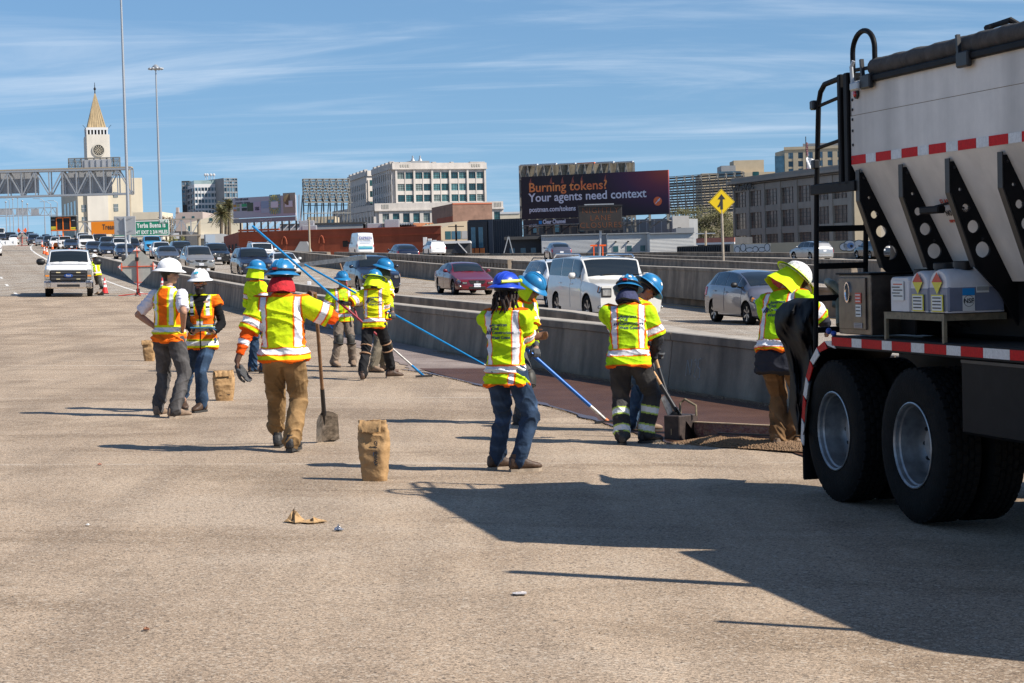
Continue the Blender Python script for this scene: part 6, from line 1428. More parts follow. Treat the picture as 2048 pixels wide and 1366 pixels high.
 for (x, z, w, h, m) in ((.52, 1.51, .10, .075, M_LRED), (.52, 1.42, .09, .085, M_LBL), (.51, 1.315, .14, .035, mat('label_grey', (0.4, 0.36, 0.35), 0.5))):
  mb = MB(); mb.box((x, -.006, z), (w, .003, h)); st = mb.build('sticker', m, cab)
  for q in range(3):
   mb = MB(); mb.box((x, -.009, z - h * .3 + q * h * .3), (w * .8, .002, h * .09)); mb.build('print', M_LBL if m is M_LRED else M_INK, st)
 mb = MB(); mb.box((.42, .23, 1.683), (.59, .47, .014), ch=.003); mb.build('lid', M_TBLK, cab)
 mb = MB(); mb.box((.845, .42, 1.46), (.24, .40, .42), ch=.01); part('control_box', mb, M_TBLK)
 mb = MB(); mb.ell((-.03, .0, 1.26), (.03, .02, .025)); mb.ell((.06, .0, 1.245), (.03, .02, .02)); part('blue_fitting', mb, mat('blue_plastic', (0.01, 0.05, 0.3), 0.4))
 # ---- jug rack
 for (x0, x1, z0, z1) in ((.93, 1.84, 1.385, 1.415),):
  mb = MB(); mb.box(((x0 + x1) / 2, .012, 1.395), (x1 - x0, .02, .045)); mb.box(((x0 + x1) / 2, .03, 1.416), (x1 - x0, .06, .006)); mb.box((x0 + .015, .012, 1.295), (.03, .022, .155)); mb.box((x1 - .015, .012, 1.295), (.03, .022, .155)); mb.box(((x0 + x1) / 2, .44, 1.395), (x1 - x0, .02, .045)); mb.box((x1 - .01, .23, 1.3955), (.018, .41, .044)); part('jug_rack', mb, M_ANGLE)
 mb = MB(); mb.box((1.38, .24, 1.405), (.88, .40, .01)); part('rack_shelf', mb, M_TBLK)
 def jug(x0, x1, zt, arched, z0=1.424):
  rg = []; n = 10; d0, d1 = .02, .42; xc, hw = (x0 + x1) / 2, (x1 - x0) / 2
  prof = [(-hw, z0), (hw, z0)]
  prof += [(hw * math.cos(a), zt - hw * .75 + hw * .75 * math.sin(a)) for a in [math.pi * q / 10 for q in range(11)]] if arched else [(hw, zt - .02), (hw - .02, zt), (-hw + .02, zt), (-hw, zt - .02)]
  j = MB(); ring_ = lambda y, s: [(xc + a * s, y, z0 + (b - z0) * (1 - (1 - s) * .6) + (1 - s) * .02) for a, b in prof]
  j.rings([ring_(d0, .93), ring_(d0 + .012, .98), ring_(d0 + .03, 1), ring_(d1 - .03, 1), ring_(d1, .95)]); o = j.build('jug', M_JUG, T, smooth=35)
  zl = z0 + (zt - z0) * (.60 if arched else .1)
  if arched:     # darker liquid seen through the lower wall
   j = MB(); j.box((xc, (d0 + d1) / 2, (z0 + zl) / 2 + .002), (2 * hw + .006, d1 - d0 + .006, zl - z0), ch=.012); j.build('liquid', M_JUGL, o)
  j = MB(); j.lathe([(.062, -.02), (.062, .012), (.070, .012), (.070, .045), (.064, .050), (.001, .050)], 'z', 20, (xc, .20, zt)); j.build('cap', M_BLACK, o, smooth=30)
  return o
 j1 = jug(1.0, 1.30, 1.66, False); j2 = jug(1.315, 1.585, 1.70, True); j3 = jug(1.60, 1.87, 1.71, True)
 for jj, xc in ((j2, 1.45), (j3, 1.735)):
  mb = MB(); mb.add([(xc, .006, 1.69), (xc + .075, .006, 1.625), (xc, .006, 1.56), (xc - .075, .006, 1.625), (xc + .074, .006, 1.6245), (xc - .074, .006, 1.6245)], [(0, 1, 3)]); mb.build('hazard_label', M_LRED, jj)
  mb = MB(); mb.add([(xc - .075, .007, 1.625), (xc + .075, .007, 1.625), (xc, .007, 1.545)], [(0, 1, 2)]); mb.build('hazard_label', M_LYEL, jj)
  mb = MB(); mb.box((xc, .008, 1.487), (.165, .004, .112)); l_ = mb.build('label', M_LYEL, jj); mb = MB(); mb.box((xc, .005, 1.487), (.145, .003, .096)); mb.build('label_face', M_LBL, l_)
  for q in range(4):
   mb = MB(); mb.box((xc, .0025, 1.522 - q * .022), (.12, .002, .008)); mb.build('print', M_INK, l_)
 mb = MB(); mb.box((1.14, .012, 1.565), (.17, .004, .13)); l_ = mb.build('label', M_LBL, j1)
 for q in range(5):
  mb = MB(); mb.box((1.14 - (.03 if q % 2 else 0), .0085, 1.61 - q * .02), (.12 if q % 2 else .14, .002, .007)); mb.build('print', M_LRED if q == 0 else M_INK, l_)
 # labels on the front face of the last jug
 xf = 1.878
 mb = MB(); mb.box((xf, .16, 1.56), (.004, .085, .045)); mb.build('label', M_LBLU, j3)
 mb = MB(); mb.box((xf, .16, 1.485), (.004, .085, .10)); l_ = mb.build('label', M_LBL, j3); lettering('NSF', .042, M_INK, l_, frame((xf + .003, .16, 1.487), (0, 1, 0), (0, 0, 1)), .001, 'CENTER', .001)
 mb = MB(); mb.tube([(xf + .003, .16 + .036 * math.cos(a), 1.50 + .036 * math.sin(a)) for a in [2 * math.pi * q / 24 for q in range(25)]], .0015, 4); mb.build('ring_print', M_INK, l_)
 mb = MB(); mb.box((xf, .26, 1.575), (.004, .09, .045)); l_ = mb.build('label', M_LBL, j3)
 for q in range(12):
  mb = MB(); mb.box((xf + .0025, .222 + q * .007, 1.578), (.002, .0025, .026)); mb.build('print', M_INK, l_)
 # ---- cab, stack and front axle ahead of the picture edge (they throw the shadow)
 mb = MB(); mb.box((4.2, 1.25, 1.72), (1.4, 2.46, .96), ch=.04); part('water_tank', mb, M_HOP)
 mb = MB(); mb.prism([(5.0, .85), (7.1, .85), (7.15, 1.6), (6.9, 2.30), (6.6, 2.45), (5.0, 2.45)], .28, 2.22, 'xz'); part('cab', mb, M_HOP)
 mb = MB(); mb.prism([(7.1, .85), (8.6, .85), (8.62, 1.4), (8.4, 1.6), (7.15, 1.7)], .4, 2.1, 'xz'); part('bonnet', mb, M_HOP)
 for y in (.0, 2.5):
  mb = MB(); mb.tube([(4.82, y, 2.0), (4.82, y, 3.4)], .06, 14); part('exhaust_stack', mb, M_CHROME)
  mb = MB(); mb.bar((6.2, y + (.28 if y < 1 else -.28), 2.1), (6.2, y, 2.1), .04, .04); mb.bar((6.2, y, 2.0), (6.2, y, 2.75), .05, .05); part('mirror', mb, M_BLACK)
 for y, flip in ((.22, 1), (2.28, 0)):
  o = link_mesh('wheel', tm, M_RUBBER, T, loc=(7.7, y, Rw), rot=(0, 0, math.pi if flip else 0)); link_mesh('rim', rm, M_ALU, o); link_mesh('tread', trm, M_RUBBER, o)
 return T
truck()
def truck_extras():
 # black plastic sheet draped from the ladder
 q0 = T_O; t = Vector((.245, -.9695, 0)); i = Vector((.9695, .245, 0))
 M = Matrix.Translation(T_O) @ Matrix.Rotation(T_RZ, 4, 'Z')
 root = thing('plastic_sheet', 'crumpled black plastic sheet hanging over the truck ladder', 'sheet', M @ Vector((-.5, .0, .45)))
 rows = ((596, 1592, 1634), (606, 1566, 1634), (622, 1552, 1633), (645, 1547, 1632), (668, 1553, 1631), (690, 1566, 1630), (720, 1575, 1628), (755, 1581, 1625), (785, 1577, 1620), (815, 1579, 1616), (845, 1586, 1612), (870, 1593, 1608))
 mb = MB(); rg = []; n = 34
 for a in range(45):
  k = a / 4; yy_, xl, xr = (float(np.interp(k, range(12), [r_[c] for r_ in rows])) for c in range(3)); row = []; v = a / 44
  for b in range(n + 1):
   u = b / n; bulge = .22 * math.sin(math.pi * u) ** .8 * math.exp(-((v - .28) / .22) ** 2)
   fold = .10 * math.sin(u * 9 + 3.0 * math.sin(v * 5) + 5 * v) * (.35 + .8 * v) + .15 * noise.noise(Vector((u * 3 + v * 2, v * 5, 4))) + .10 * abs(noise.noise(Vector((u * 7 - v * 6, v * 9, 7))))
   row.append(at(xl + (xr - xl) * u + 3 * noise.noise(Vector((u * 2, v * 9, 1))), yy_, 15.15 + .75 * (1 - u) ** 1.2 - bulge + fold) - root.location)
  rg.append(row)
 mb.rings(rg, closed=False, caps=False); mb.rings([[p + Vector((.004, .006, 0)) for p in r_] for r_ in rg], closed=False, caps=False)
 mb.build('sheet_film', mat('black_film', (0.004, 0.0044, 0.006), 0.7, 0, 0.3, 6, 0.12, 12, spec=.14), root, smooth=50)
 # screed box with its beam, and the stone heap in front
 g = gnd(1352, 880); rz = math.atan2((gnd(1540, 895) - g).y, (gnd(1540, 895) - g).x)
 s = thing('screed_box', 'dark steel screed box and beam lying across the wet resin', 'tool', g, rz)
 mb = MB(); mb.box((.02, .06, .125), (.20, .30, .25), ch=.008); mb.build('box', mat('rusty_dark', (0.05, 0.035, 0.03), 0.6, 0.2, 0.5, 14), s)
 mb = MB(); mb.box((.02, -.094, .09), (.008, .006, .06)); mb.build('slot', mat('slot_tan', (0.4, 0.3, 0.18), 0.7), s)
 mb = MB(); mb.tube([(-.02, .1, .24), (-.02, .1, .36), (.02, .13, .40), (.16, .13, .34), (.16, .13, .24)], .012, 8); mb.build('handle', M_ANGLE, s)
 M_BM = mat('beam_purple', (0.10, 0.018, 0.040), 0.35, 0, 0.0, 26, 0.6, 40, col2=(0.24, 0.17, 0.12))
 L = (gnd(1548, 868) - g).length + .4
 mb = MB(); mb.box((.12 + L / 2, .16, .085), (L, .05, .17), ch=.006); mb.build('beam', M_BM, s)
 mb = MB(); mb.box((.12 + L / 2, .16, .173), (L, .07, .010)); mb.build('beam_cap', mat('beam_cap', (0.30, 0.22, 0.14), 0.8, 0, 0.3, 40), s)
 mb = MB(); mb.bar((.62, -.10, .10), (L + .1, .02, .10), .016, .016); mb.build('drag_rod', M_DKMET, s)
 # stone heap: one uncountable mass of chips
 rs = random.Random(11); hb = MB(); W_ = Matrix.Translation(g) @ Matrix.Rotation(rz, 4, 'Z')
 def hz(x, y):
  d = max(0, 1 - ((y + .06) / .26) ** 2) * min(1, max(0, (x - .18) / .25)) * min(1, max(0, (1.9 - x) / .3)); return d * (.050 + .025 * noise.noise(Vector((x * 4, y * 5, 2))))
 rg = [[W_ @ Vector((.15 + 1.8 * a / 60, -.34 + .46 * b / 16, hz(.15 + 1.8 * a / 60, -.34 + .46 * b / 16) - .004)) for b in range(17)] for a in range(61)]
 hb.rings(rg, closed=False, caps=False)
 for _ in range(9000):
  x = rs.uniform(.18, 1.9); y = rs.gauss(-.08, .13)
  if not -.36 < y < .13: continue
  s_ = rs.uniform(.006, .013); z = hz(x, y) + rs.uniform(-.002, .005); a = rs.random() * 6.28; c, sn = math.cos(a) * s_, math.sin(a) * s_
  hb.add([W_ @ Vector(p) for p in ((x + c, y + sn, z), (x - sn, y + c, z), (x - c, y - sn, z), (x + sn, y - c, z), (x, y, z + s_ * 1.0))], [(0, 1, 4), (1, 2, 4), (2, 3, 4), (3, 0, 4)])
 tag(hb.build('stone_heap', mat('tan_aggregate', (0.34, 0.21, 0.11), 0.85, 0, 0.0, 220, col2=(0.10, 0.058, 0.034)), fix=False), 'long heap of loose tan stone aggregate in front of the purple beam', 'gravel', kind='stuff')
truck_extras()

# ================================================================== city beyond the freeway
GROUND_Z = -9.5
M_STUC = mat('cream_stucco', (0.60, 0.53, 0.405), 0.85, 0, 0.07, .15, streak=(0.12, .4)); M_STUCG = mat('grey_stucco', (0.60, 0.56, 0.49), 0.85, 0, 0.07, .15, streak=(0.15, .4))
M_TERRA = mat('white_terracotta', (0.508, 0.467, 0.426), 0.8, 0, 0.10, .3, streak=(0.18, .6)); M_TEAL = mat('teal_glass', (0.025, 0.086, 0.094), 0.12, 0, 0.4, .2, spec=.6); M_MULL = mat('mullion_dark', (0.016, 0.023, 0.025), 0.5)
M_REDBR = mat('painted_red_brick', (0.295, 0.067, 0.030), 0.9, 0, 0.14, .5, streak=(0.2, .8)); M_BRNBR = mat('brown_brick', (0.221, 0.127, 0.090), 0.9, 0, 0.25, .6, 0.4, 8)
M_NAVY = mat('navy_panel', (0.010, 0.015, 0.026), 0.5, 0, 0.2, .5); M_CLAP = mat('white_clapboard', (0.574, 0.558, 0.525), 0.7, 0, 0.05, 1); M_IND = mat('industrial_grey', (0.31, 0.275, 0.23), 0.85, 0, 0.10, .3, streak=(0.12, .5)); M_INDT = mat('industrial_tan', (0.410, 0.336, 0.230), 0.85, 0, 0.1, .4)
M_TAN = mat('tan_wall', (0.451, 0.369, 0.254), 0.85, 0, 0.08, .3); M_PINK = mat('pink_wall', (0.426, 0.344, 0.303), 0.85, 0, 0.08, .3); M_GREYW = mat('grey_wall', (0.246, 0.254, 0.262), 0.85, 0, 0.1, .3); M_BLU = mat('blue_glass', (0.041, 0.098, 0.148), 0.1, 0, 0.5, .25, spec=.7); M_ROOFK = mat('dark_roof', (0.049, 0.049, 0.051), 0.9, 0, 0.2, .5); M_LATT = mat('lattice_steel', (0.221, 0.213, 0.193), 0.6, 0.2, 0.25, 1); M_BANDW = mat('white_band', (0.558, 0.558, 0.558), 0.7, 0, 0.05, .3)
M_PANEREFL = mat('pane_painted_reflection', (0.246, 0.164, 0.123), 0.3, 0, 0.0, .9, col2=(0.03, 0.027, 0.024))  # reddish brick reflections and pale bits mixed into the pane colour
RB = random.Random(12); GV = {'teal_glass': [M_TEAL, M_TEAL, mat('teal_glass_pale', (0.07, 0.16, 0.165), 0.15, 0, 0.4, .5, spec=.6), mat('teal_glass_deep', (0.012, 0.045, 0.055), 0.1, 0, 0.4, .5, spec=.6), mat('teal_blind', (0.16, 0.20, 0.19), 0.3, 0, 0.3, .8)], 'blue_glass': [M_BLU, mat('blue_glass_pale', (0.12, 0.20, 0.26), 0.15, 0, 0.4, .4, spec=.6), mat('blue_glass_deep', (0.02, 0.045, 0.07), 0.1, 0, 0.4, .4, spec=.6)]}
def building(name, label, loc): return thing(name, label, 'building', loc)
class Block:
 """axis-free box: front face from P0 to P1 (left to right), going back by depth"""
 def __init__(s, px0, px1, ytop, Y0, Y1=None, depth=15, zb=GROUND_Z, back=None):
  Y1 = Y1 or Y0; a = at(px0, ytop, Y0); b = at(px1, ytop, Y1); s.P0 = Vector((a.x, a.y, 0)); s.P1 = Vector((b.x, b.y, 0)); s.z1 = a.z; s.z0 = zb
  s.u = (s.P1 - s.P0); s.w = s.u.length; s.u.normalize(); s.n = Vector((s.u.y, -s.u.x, 0)); s.d = depth; s.rz = math.atan2(s.u.y, s.u.x)
  if back: c = at(back[0], ytop, back[1]); s.bk = Vector((c.x, c.y, 0)) - s.P0
  else: s.bk = -s.n * depth
 def zat(s, py, px=None, t=0.0):
  p = s.P0 + s.u * (s.w * t); q = 1024 + F_PX * (p - EYE).dot(C_RT) / (p - EYE).dot(C_FW); return at(px or q, py, p.y).z
 def wall(s, root, m, z0=None, z1=None, name='wall'):
  z0 = s.z0 if z0 is None else z0; z1 = s.z1 if z1 is None else z1; o = root.location; mb = MB(); c = [s.P0, s.P1, s.P1 + s.bk, s.P0 + s.bk]
  mb.add([Vector((p.x, p.y, z)) - o for z in (z0, z1) for p in c], [(0, 1, 5, 4), (1, 2, 6, 5), (2, 3, 7, 6), (3, 0, 4, 7), (4, 5, 6, 7), (0, 3, 2, 1)]); return mb.build(name, m, root)
 def pt(s, a, z, out=0.0, left=False):
  if left: u = s.bk.normalized(); n = Vector((u.y, -u.x, 0)); n = n if n.dot(s.u) < 0 else -n; p = s.P0 + s.bk * a + n * out
  else: p = s.P0 + s.u * (s.w * a) + s.n * out
  return Vector((p.x, p.y, z))
 def slab(s, root, m, a0, a1, z0, z1, out, name, left=False, inn=.0, parent=None):
  o = root.location; mb = MB(); A, B = s.pt(a0, z0, -inn, left), s.pt(a1, z0, -inn, left); C_, D = s.pt(a0, z0, out, left), s.pt(a1, z0, out, left)
  h = Vector((0, 0, z1 - z0)); mb.add([p - o for p in (A, B, D, C_, A + h, B + h, D + h, C_ + h)], [(0, 1, 2, 3), (7, 6, 5, 4), (0, 4, 5, 1), (1, 5, 6, 2), (2, 6, 7, 3), (3, 7, 4, 0)]); return mb.build(name, m, parent or root)
 def grid(s, root, mw, mg, nc, rows, a0=0.0, a1=1.0, pier=.25, out=.35, left=False, mull=(2, 2), zb=None, zt=None, pname='pier', mm=None):
  """rows: list of (zlo, zhi) window bands; piers and spandrels stand proud of the glass"""
  ca = (a1 - a0) / nc; zb = rows[-1][0] if zb is None else zb; zt = rows[0][1] if zt is None else zt; L = (s.bk.length if left else s.w)
  for k in range(nc + 1):
   c = a0 + ca * k; hw = ca * pier / 2; s.slab(root, mw, max(0, c - hw), min(1, c + hw), zb, zt, out, pname, left)
  edges = [zt] + [z for r in rows for z in (r[1], r[0])] + [zb]
  for k in range(0, len(edges), 2):
   if edges[k] - edges[k + 1] > .05: s.slab(root, mw, a0, a1, edges[k + 1], edges[k], out * .72, 'spandrel', left)
  for (zl, zh) in rows:
   for k in range(nc):
    b0 = a0 + ca * (k + pier / 2); b1 = a0 + ca * (k + 1 - pier / 2); w = s.slab(root, GV.get(mg.name, [mg])[RB.randrange(len(GV.get(mg.name, [mg])))], b0, b1, zl, zh, .06, 'window', left)
    if mull:
     o = root.location; mb = MB()
     for i in range(1, mull[0]): x = b0 + (b1 - b0) * i / mull[0]; mb.bar(s.pt(x, zl, .08, left) - o, s.pt(x, zh, .08, left) - o, .09, .09)
     for j in range(1, mull[1]): z = zl + (zh - zl) * j / mull[1]; mb.bar(s.pt(b0, z, .08, left) - o, s.pt(b1, z, .08, left) - o, .09, .09)
     if mb.v: mb.build('mullion', mm or M_MULL, w)
def rows_px(b, l): return [(b.zat(y1), b.zat(y0)) for y0, y1 in l]
def city():
 # ---- clock tower and its cream base
 b = Block(173, 219, 269, 620, 622, back=(167, 640)); r = building('clock_tower', 'cream clock tower with tan pyramid spire above the freeway signs', b.pt(.5, 0))
 b.wall(r, M_STUCG); zc = b.z1; o = r.location
 c = (b.P0 + b.P1 + b.bk) / 2 + b.u * 0; c = (b.P0 + b.P1) / 2 + b.bk / 2
 def zz(py): return at(195, py, 620).z
 hw = b.w / 2
 def sq(mb, h, z0, z1, h2=None):
  h2 = h if h2 is None else h2; x, y = b.u, b.n
  mb.add([c - o + x * (i * k) + y * (j * k) + Vector((0, 0, z)) for k, z in ((h, z0), (h2, z1)) for i, j in ((-1, -1), (1, -1), (1, 1), (-1, 1))], [(0, 1, 5, 4), (1, 2, 6, 5), (2, 3, 7, 6), (3, 0, 4, 7), (4, 5, 6, 7), (3, 2, 1, 0)])
 mb = MB(); sq(mb, hw * 1.03, zz(271), zz(268)); mb.build('cornice', M_BANDW, r)
 mb = MB(); sq(mb, hw * .80, zz(268), zz(252)); mb.build('belfry_core', M_SLOT, r)
 for k in range(7):
  for sd, vert in ((1, 0), (-1, 1)):
   mb = MB(); q = -1 + 2 * k / 6
   p = (b.u * (q * hw * .88) + b.n * hw * .90) if sd == 1 else (-b.u * hw * .90 + b.n * (q * hw * .88)); mb.box(c - o + p + Vector((0, 0, (zz(268) + zz(253)) / 2)), (hw * .12, hw * .12, zz(253) - zz(268)), rot=Matrix.Rotation(b.rz, 3, 'Z')); mb.build('column', M_BANDW, r)
 mb = MB(); sq(mb, hw * .97, zz(256), zz(251)); mb.build('cornice', M_BANDW, r)
 mb = MB(); sq(mb, hw * .82, zz(251), zz(180), .15); sp = mb.build('spire', mat('spire_tan', (0.42, 0.31, 0.17), 0.7, 0, 0.25, .6, streak=(0.35, 1.2)), r)
 for k in range(-3, 4):
  mb = MB(); mb.bar(c - o + b.u * (k / 3.4 * hw * .82) + b.n * (hw * .83) + Vector((0, 0, zz(251))), c - o + b.n * .2 + Vector((0, 0, zz(182))), .16, .1); mb.build('seam_rib', mat('rib_tan', (0.36, 0.27, 0.15), 0.7), sp)
 mb = MB(); mb.tube([c - o + Vector((0, 0, zz(182))), c - o + Vector((0, 0, zz(158)))], [.22, .08], 6); mb.ell(c - o + Vector((0, 0, zz(171))), (.4, .4, .5)); mb.build('finial', M_DKMET, r)
 for sx in (-1, 1):
  mb = MB(); mb.bar(c - o + b.u * sx * hw * .95 + b.n * hw * .9 + Vector((0, 0, zz(254))), c - o + b.u * sx * hw * 1.25 + b.n * hw * .9 + Vector((0, 0, zz(246))), .12, .12); mb.build('antenna', M_DKMET, r)
 ck = b.pt(.5, zz(300), .12) - o; M = frame(ck, b.u, (0, 0, 1))
 mb = MB(); mb.M = M; mb.lathe([(2.0, 0), (2.0, .2), (1.65, .25), (1.65, .05)], 'z', 28); cf = mb.build('clock', mat('clock_rim', (0.45, 0.42, 0.36), 0.7), r)
 mb = MB(); mb.M = M; mb.lathe([(1.65, .06), (.001, .08)], 'z', 28, caps=False); mb.build('clock_dial', mat('dial_dark', (0.05, 0.05, 0.045), 0.5, 0, 0.3, 2), cf)
 mb = MB(); mb.M = M
 for k in range(12): a = math.pi * k / 6; mb.bar((math.cos(a) * .95, math.sin(a) * .95, .14), (math.cos(a) * 1.45, math.sin(a) * 1.45, .14), .12, .05)
 for q in range(6): a = math.pi * q / 3; mb.tube([(math.cos(a) * .55 + .28 * math.cos(t), math.sin(a) * .55 + .28 * math.sin(t), .14) for t in [2 * math.pi * j / 10 for j in range(11)]], .05, 4)
 mb.build('dial_marks', M_STUC, cf)
 b = Block(154, 284, 357, 600, 606, back=(121, 640)); r = building('terminal_building', 'cream stucco building at the foot of the clock tower', b.pt(.5, 0)); b.wall(r, M_STUC)
 for px0, px1, y0, y1 in ((161, 170, 410, 424), (189, 208, 389, 402), (189, 208, 410, 423), (225, 234, 409, 424), (161, 170, 434, 446), (225, 234, 434, 448), (225, 234, 385, 396)):
  t0, t1 = ((px - 154) / 130 for px in (px0, px1)); w = b.slab(r, M_TEAL, t0, t1, b.zat(y1), b.zat(y0), .05, 'window'); mb = MB()
  for i in (1, 2, 3): x = t0 + (t1 - t0) * i / 4; mb.bar(b.pt(x, b.zat(y1), .1) - r.location, b.pt(x, b.zat(y0), .1) - r.location, .12, .1)
  z = (b.zat(y1) + b.zat(y0)) / 2; mb.bar(b.pt(t0, z, .1) - r.location, b.pt(t1, z, .1) - r.location, .12, .1); mb.build('mullion', M_BANDW, w)
 b.slab(r, M_STUCG, .14, .46, GROUND_Z, b.zat(360), .9, 'tower_shaft')
 for k in range(4): b.slab(r, M_TEAL, .12 + .2 * k, .22 + .2 * k, b.zat(428), b.zat(400), .05, 'window', True)
 b2 = Block(265, 323, 425, 590, 590, 20); b2.wall(r, M_STUC, name='annex'); b2.slab(r, M_SLOT, .55, .85, b2.zat(443), b2.zat(440), .05, 'window')
 # ---- glass office tower
 b = Block(388, 447, 361, 820, 824, back=(368, 850)); r = building('office_tower', 'white and blue glass office tower behind the palms', b.pt(.5, 0)); b.wall(r, M_BANDW, z1=b.zat(368)); b.wall(r, mat('pale_glass', (0.25, 0.33, 0.33), 0.2, 0, 0.2, .3), z0=b.zat(368), name='penthouse')
 rows = rows_px(b, [(375, 382), (387, 394), (399, 406), (410, 417), (421, 428)]); b.grid(r, M_BANDW, M_BLU, 9, rows, pier=.16, out=.5, mull=(2, 1)); b.grid(r, M_GREYW, M_BLU, 3, rows, left=True, pier=.2, out=.4, mull=None)
 b = Block(447, 474, 356, 815, 818, 20); b.wall(r, M_GREYW, name='glass_wing'); b.grid(r, M_GREYW, M_BLU, 5, rows_px(b, [(357, 361), (363, 367), (369, 373), (375, 383), (386, 394), (397, 405), (408, 416)]), pier=.15, out=.25, mull=None)
 b = Block(363, 378, 362, 840, 840, 20); b.wall(r, M_ROOFK, name='dark_wing'); b.grid(r, M_GREYW, M_BLU, 2, rows_px(b, [(365, 370), (373, 378), (381, 386), (389, 394), (397, 402), (405, 410)]), pier=.3, out=.2, mull=None)
 for k, px in enumerate((411, 415, 422, 428)):
  mb = MB(); p = at(px, 359, 822) - r.location; mb.tube([p, p + Vector((0, 0, 1.6))], .12, 6); mb.ell(p + Vector((0, -.2, 1.9)), (.6, .25, .6)); mb.build('dish', M_BANDW, r)
 # ---- pink and cream low buildings
 b = Block(351, 405, 425, 480, 480, 20); r = building('pink_building', 'low pinkish building left of the cream gabled hall', b.pt(.5, 0)); b.wall(r, M_PINK)
 for t in (.25, .6): b.slab(r, M_TEAL, t, t + .1, b.zat(437), b.zat(433), .05, 'window')
 b.slab(r, M_PINK, .02, .12, b.z1, b.z1 + 1.2, .1, 'chimney', inn=1.0)
 b = Block(372, 486, 447, 430, 432, 25); r = building('gabled_hall', 'cream gabled hall with two small attic windows', b.pt(.5, 0)); b.wall(r, M_STUC); zr = b.zat(429, 437, .5); mb = MB(); o = r.location
 P = [b.pt(0, b.z1, .02), b.pt(1, b.z1, .02), b.pt(.58, zr, .02)]; Q = [p + b.bk for p in P]; mb.add([p - o for p in P + Q], [(0, 1, 2), (5, 4, 3), (0, 2, 5, 3), (1, 4, 5, 2)]); mb.build('gable', M_STUC, r)
 for px in (419, 438): t = (px - 372) / 114; w = b.slab(r, M_TEAL, t, t + .055, b.zat(443), b.zat(437), .12, 'window'); b.slab(r, M_BANDW, t - .006, t + .061, b.zat(443.8), b.zat(443), .2, 'sill', parent=w)
 b.slab(r, M_TEAL, .04, .07, b.zat(462), b.zat(452), .06, 'window'); b.slab(r, M_STUCG, 0, .9, b.zat(478), b.zat(470), 1.5, 'lean_to')
 b = Block(408, 446, 468, 360, 362, 18, back=(422, 375)); r = building('grey_house', 'small blue-grey house left of the red brick building', b.pt(.5, 0)); b.wall(r, M_GREYW); b.slab(r, M_BANDW, .75, .92, b.zat(499), b.zat(486), .05, 'door'); b.slab(r, mat('blue_grey', (0.22, 0.27, 0.33), 0.8), 0, .5, b.zat(500), b.zat(470), .6, 'side_wing')
 b = Block(344, 372, 463, 400, 400, 18); r = building('dark_grey_block', 'dark grey shaded block right of the green sign', b.pt(.5, 0)); b.wall(r, M_ROOFK); b.slab(r, M_BANDW, .05, .5, b.zat(478), b.zat(466), .06, 'panel')  # dark grey walls with one pale panel
 # ---- long red brick building
 b = Block(477, 882, 464, 300, 292, back=(447, 335)); r = building('red_brick_building', 'long low red painted brick building beyond the freeway', b.pt(.5, 0)); b.wall(r, M_REDBR)
 b.slab(r, M_REDBR, 0, .205, b.zat(463), b.zat(464) + .35, .15, 'parapet', inn=.4); b.slab(r, M_REDBR, .20, 1, b.zat(466), b.zat(464) - .06, .12, 'parapet', inn=.4); b.slab(r, M_REDBR, 0, 1, b.zat(480), b.zat(479), .12, 'string_course')
 mb = MB(); n = 27; br = b.w / 200
 for px in (570, 645):
  t = (px - 477) / 405; o = r.location; mb = MB(); mb.tube([b.pt(t + .012 * math.cos(a), b.zat(494) + 1.1 * math.sin(a) + .2, .1) - o for a in [math.pi * k / 8 for k in range(9)]], .14, 6); mb.build('blind_arch', M_REDBR, r)
  b.slab(r, mat('blind_brick', (0.30, 0.070, 0.032), 0.9, 0, 0.2, 1), t - .011, t + .011, b.zat(506), b.zat(493), .03, 'blind_window')
 b.slab(r, M_SLOT, .52, .545, b.zat(500), b.zat(488), .04, 'window'); b.slab(r, M_SLOT, .555, .57, b.zat(500), b.zat(488), .04, 'window')
 for k in range(4): b.slab(r, M_SLOT, .12 + .22 * k, .22 + .22 * k, b.zat(500), b.zat(486), .04, 'window', True)
 for px, h in ((598, 6), (603, 3), (735, 3), (770, 5)):
  p = b.pt((px - 477) / 405, b.z1, -4) - r.location; mb = MB(); mb.box(p + Vector((0, 0, h * .12)), (2.2, 1.2, h * .25), ch=.08); mb.build('roof_unit', M_STEEL, r)
 mb = MB(); p = at(612, 506, 296) - r.location; q = lambda x, y: at(x, y, 295) - r.location
 A = [q(588, 503), q(622, 503), q(613, 483), q(600, 483)]; mb.add(A + [p_ + Vector((0, 3, 0)) for p_ in A], [(0, 1, 2, 3), (7, 6, 5, 4), (0, 4, 5, 1), (1, 5, 6, 2), (2, 6, 7, 3), (3, 7, 4, 0)]); mb.build('skylight_hood', M_GREYW, r)
 # ---- big white terracotta building: two blocks over a podium
 b = Block(785, 970, 338, 720, 734, back=(746, 765)); r = building('terracotta_building', 'large white terracotta factory building with teal gridded windows', b.pt(.5, 0)); b.wall(r, M_TERRA); zt = b.z1
 rows = rows_px(b, [(345, 358), (368, 382), (390, 404)]); b.grid(r, M_TERRA, M_TEAL, 10, rows, .03, .99, pier=.09, out=.5, mull=(3, 3), zt=b.zat(338), zb=b.zat(409))
 for k in range(6): b.slab(r, M_TERRA, .03 + .96 * k / 5 - .010, .03 + .96 * k / 5 + .010, b.zat(412), b.zat(337), .9, 'pilaster')
 b.slab(r, M_TERRA, -.01, 1.01, b.zat(338), b.zat(326), .8, 'parapet', inn=.8); b.slab(r, M_TERRA, -.012, 1.012, b.zat(339), b.zat(337), 1.3, 'cornice', inn=.8); b.slab(r, M_TERRA, 0, 1, b.zat(338), b.zat(326), .8, 'parapet', True, inn=.8)
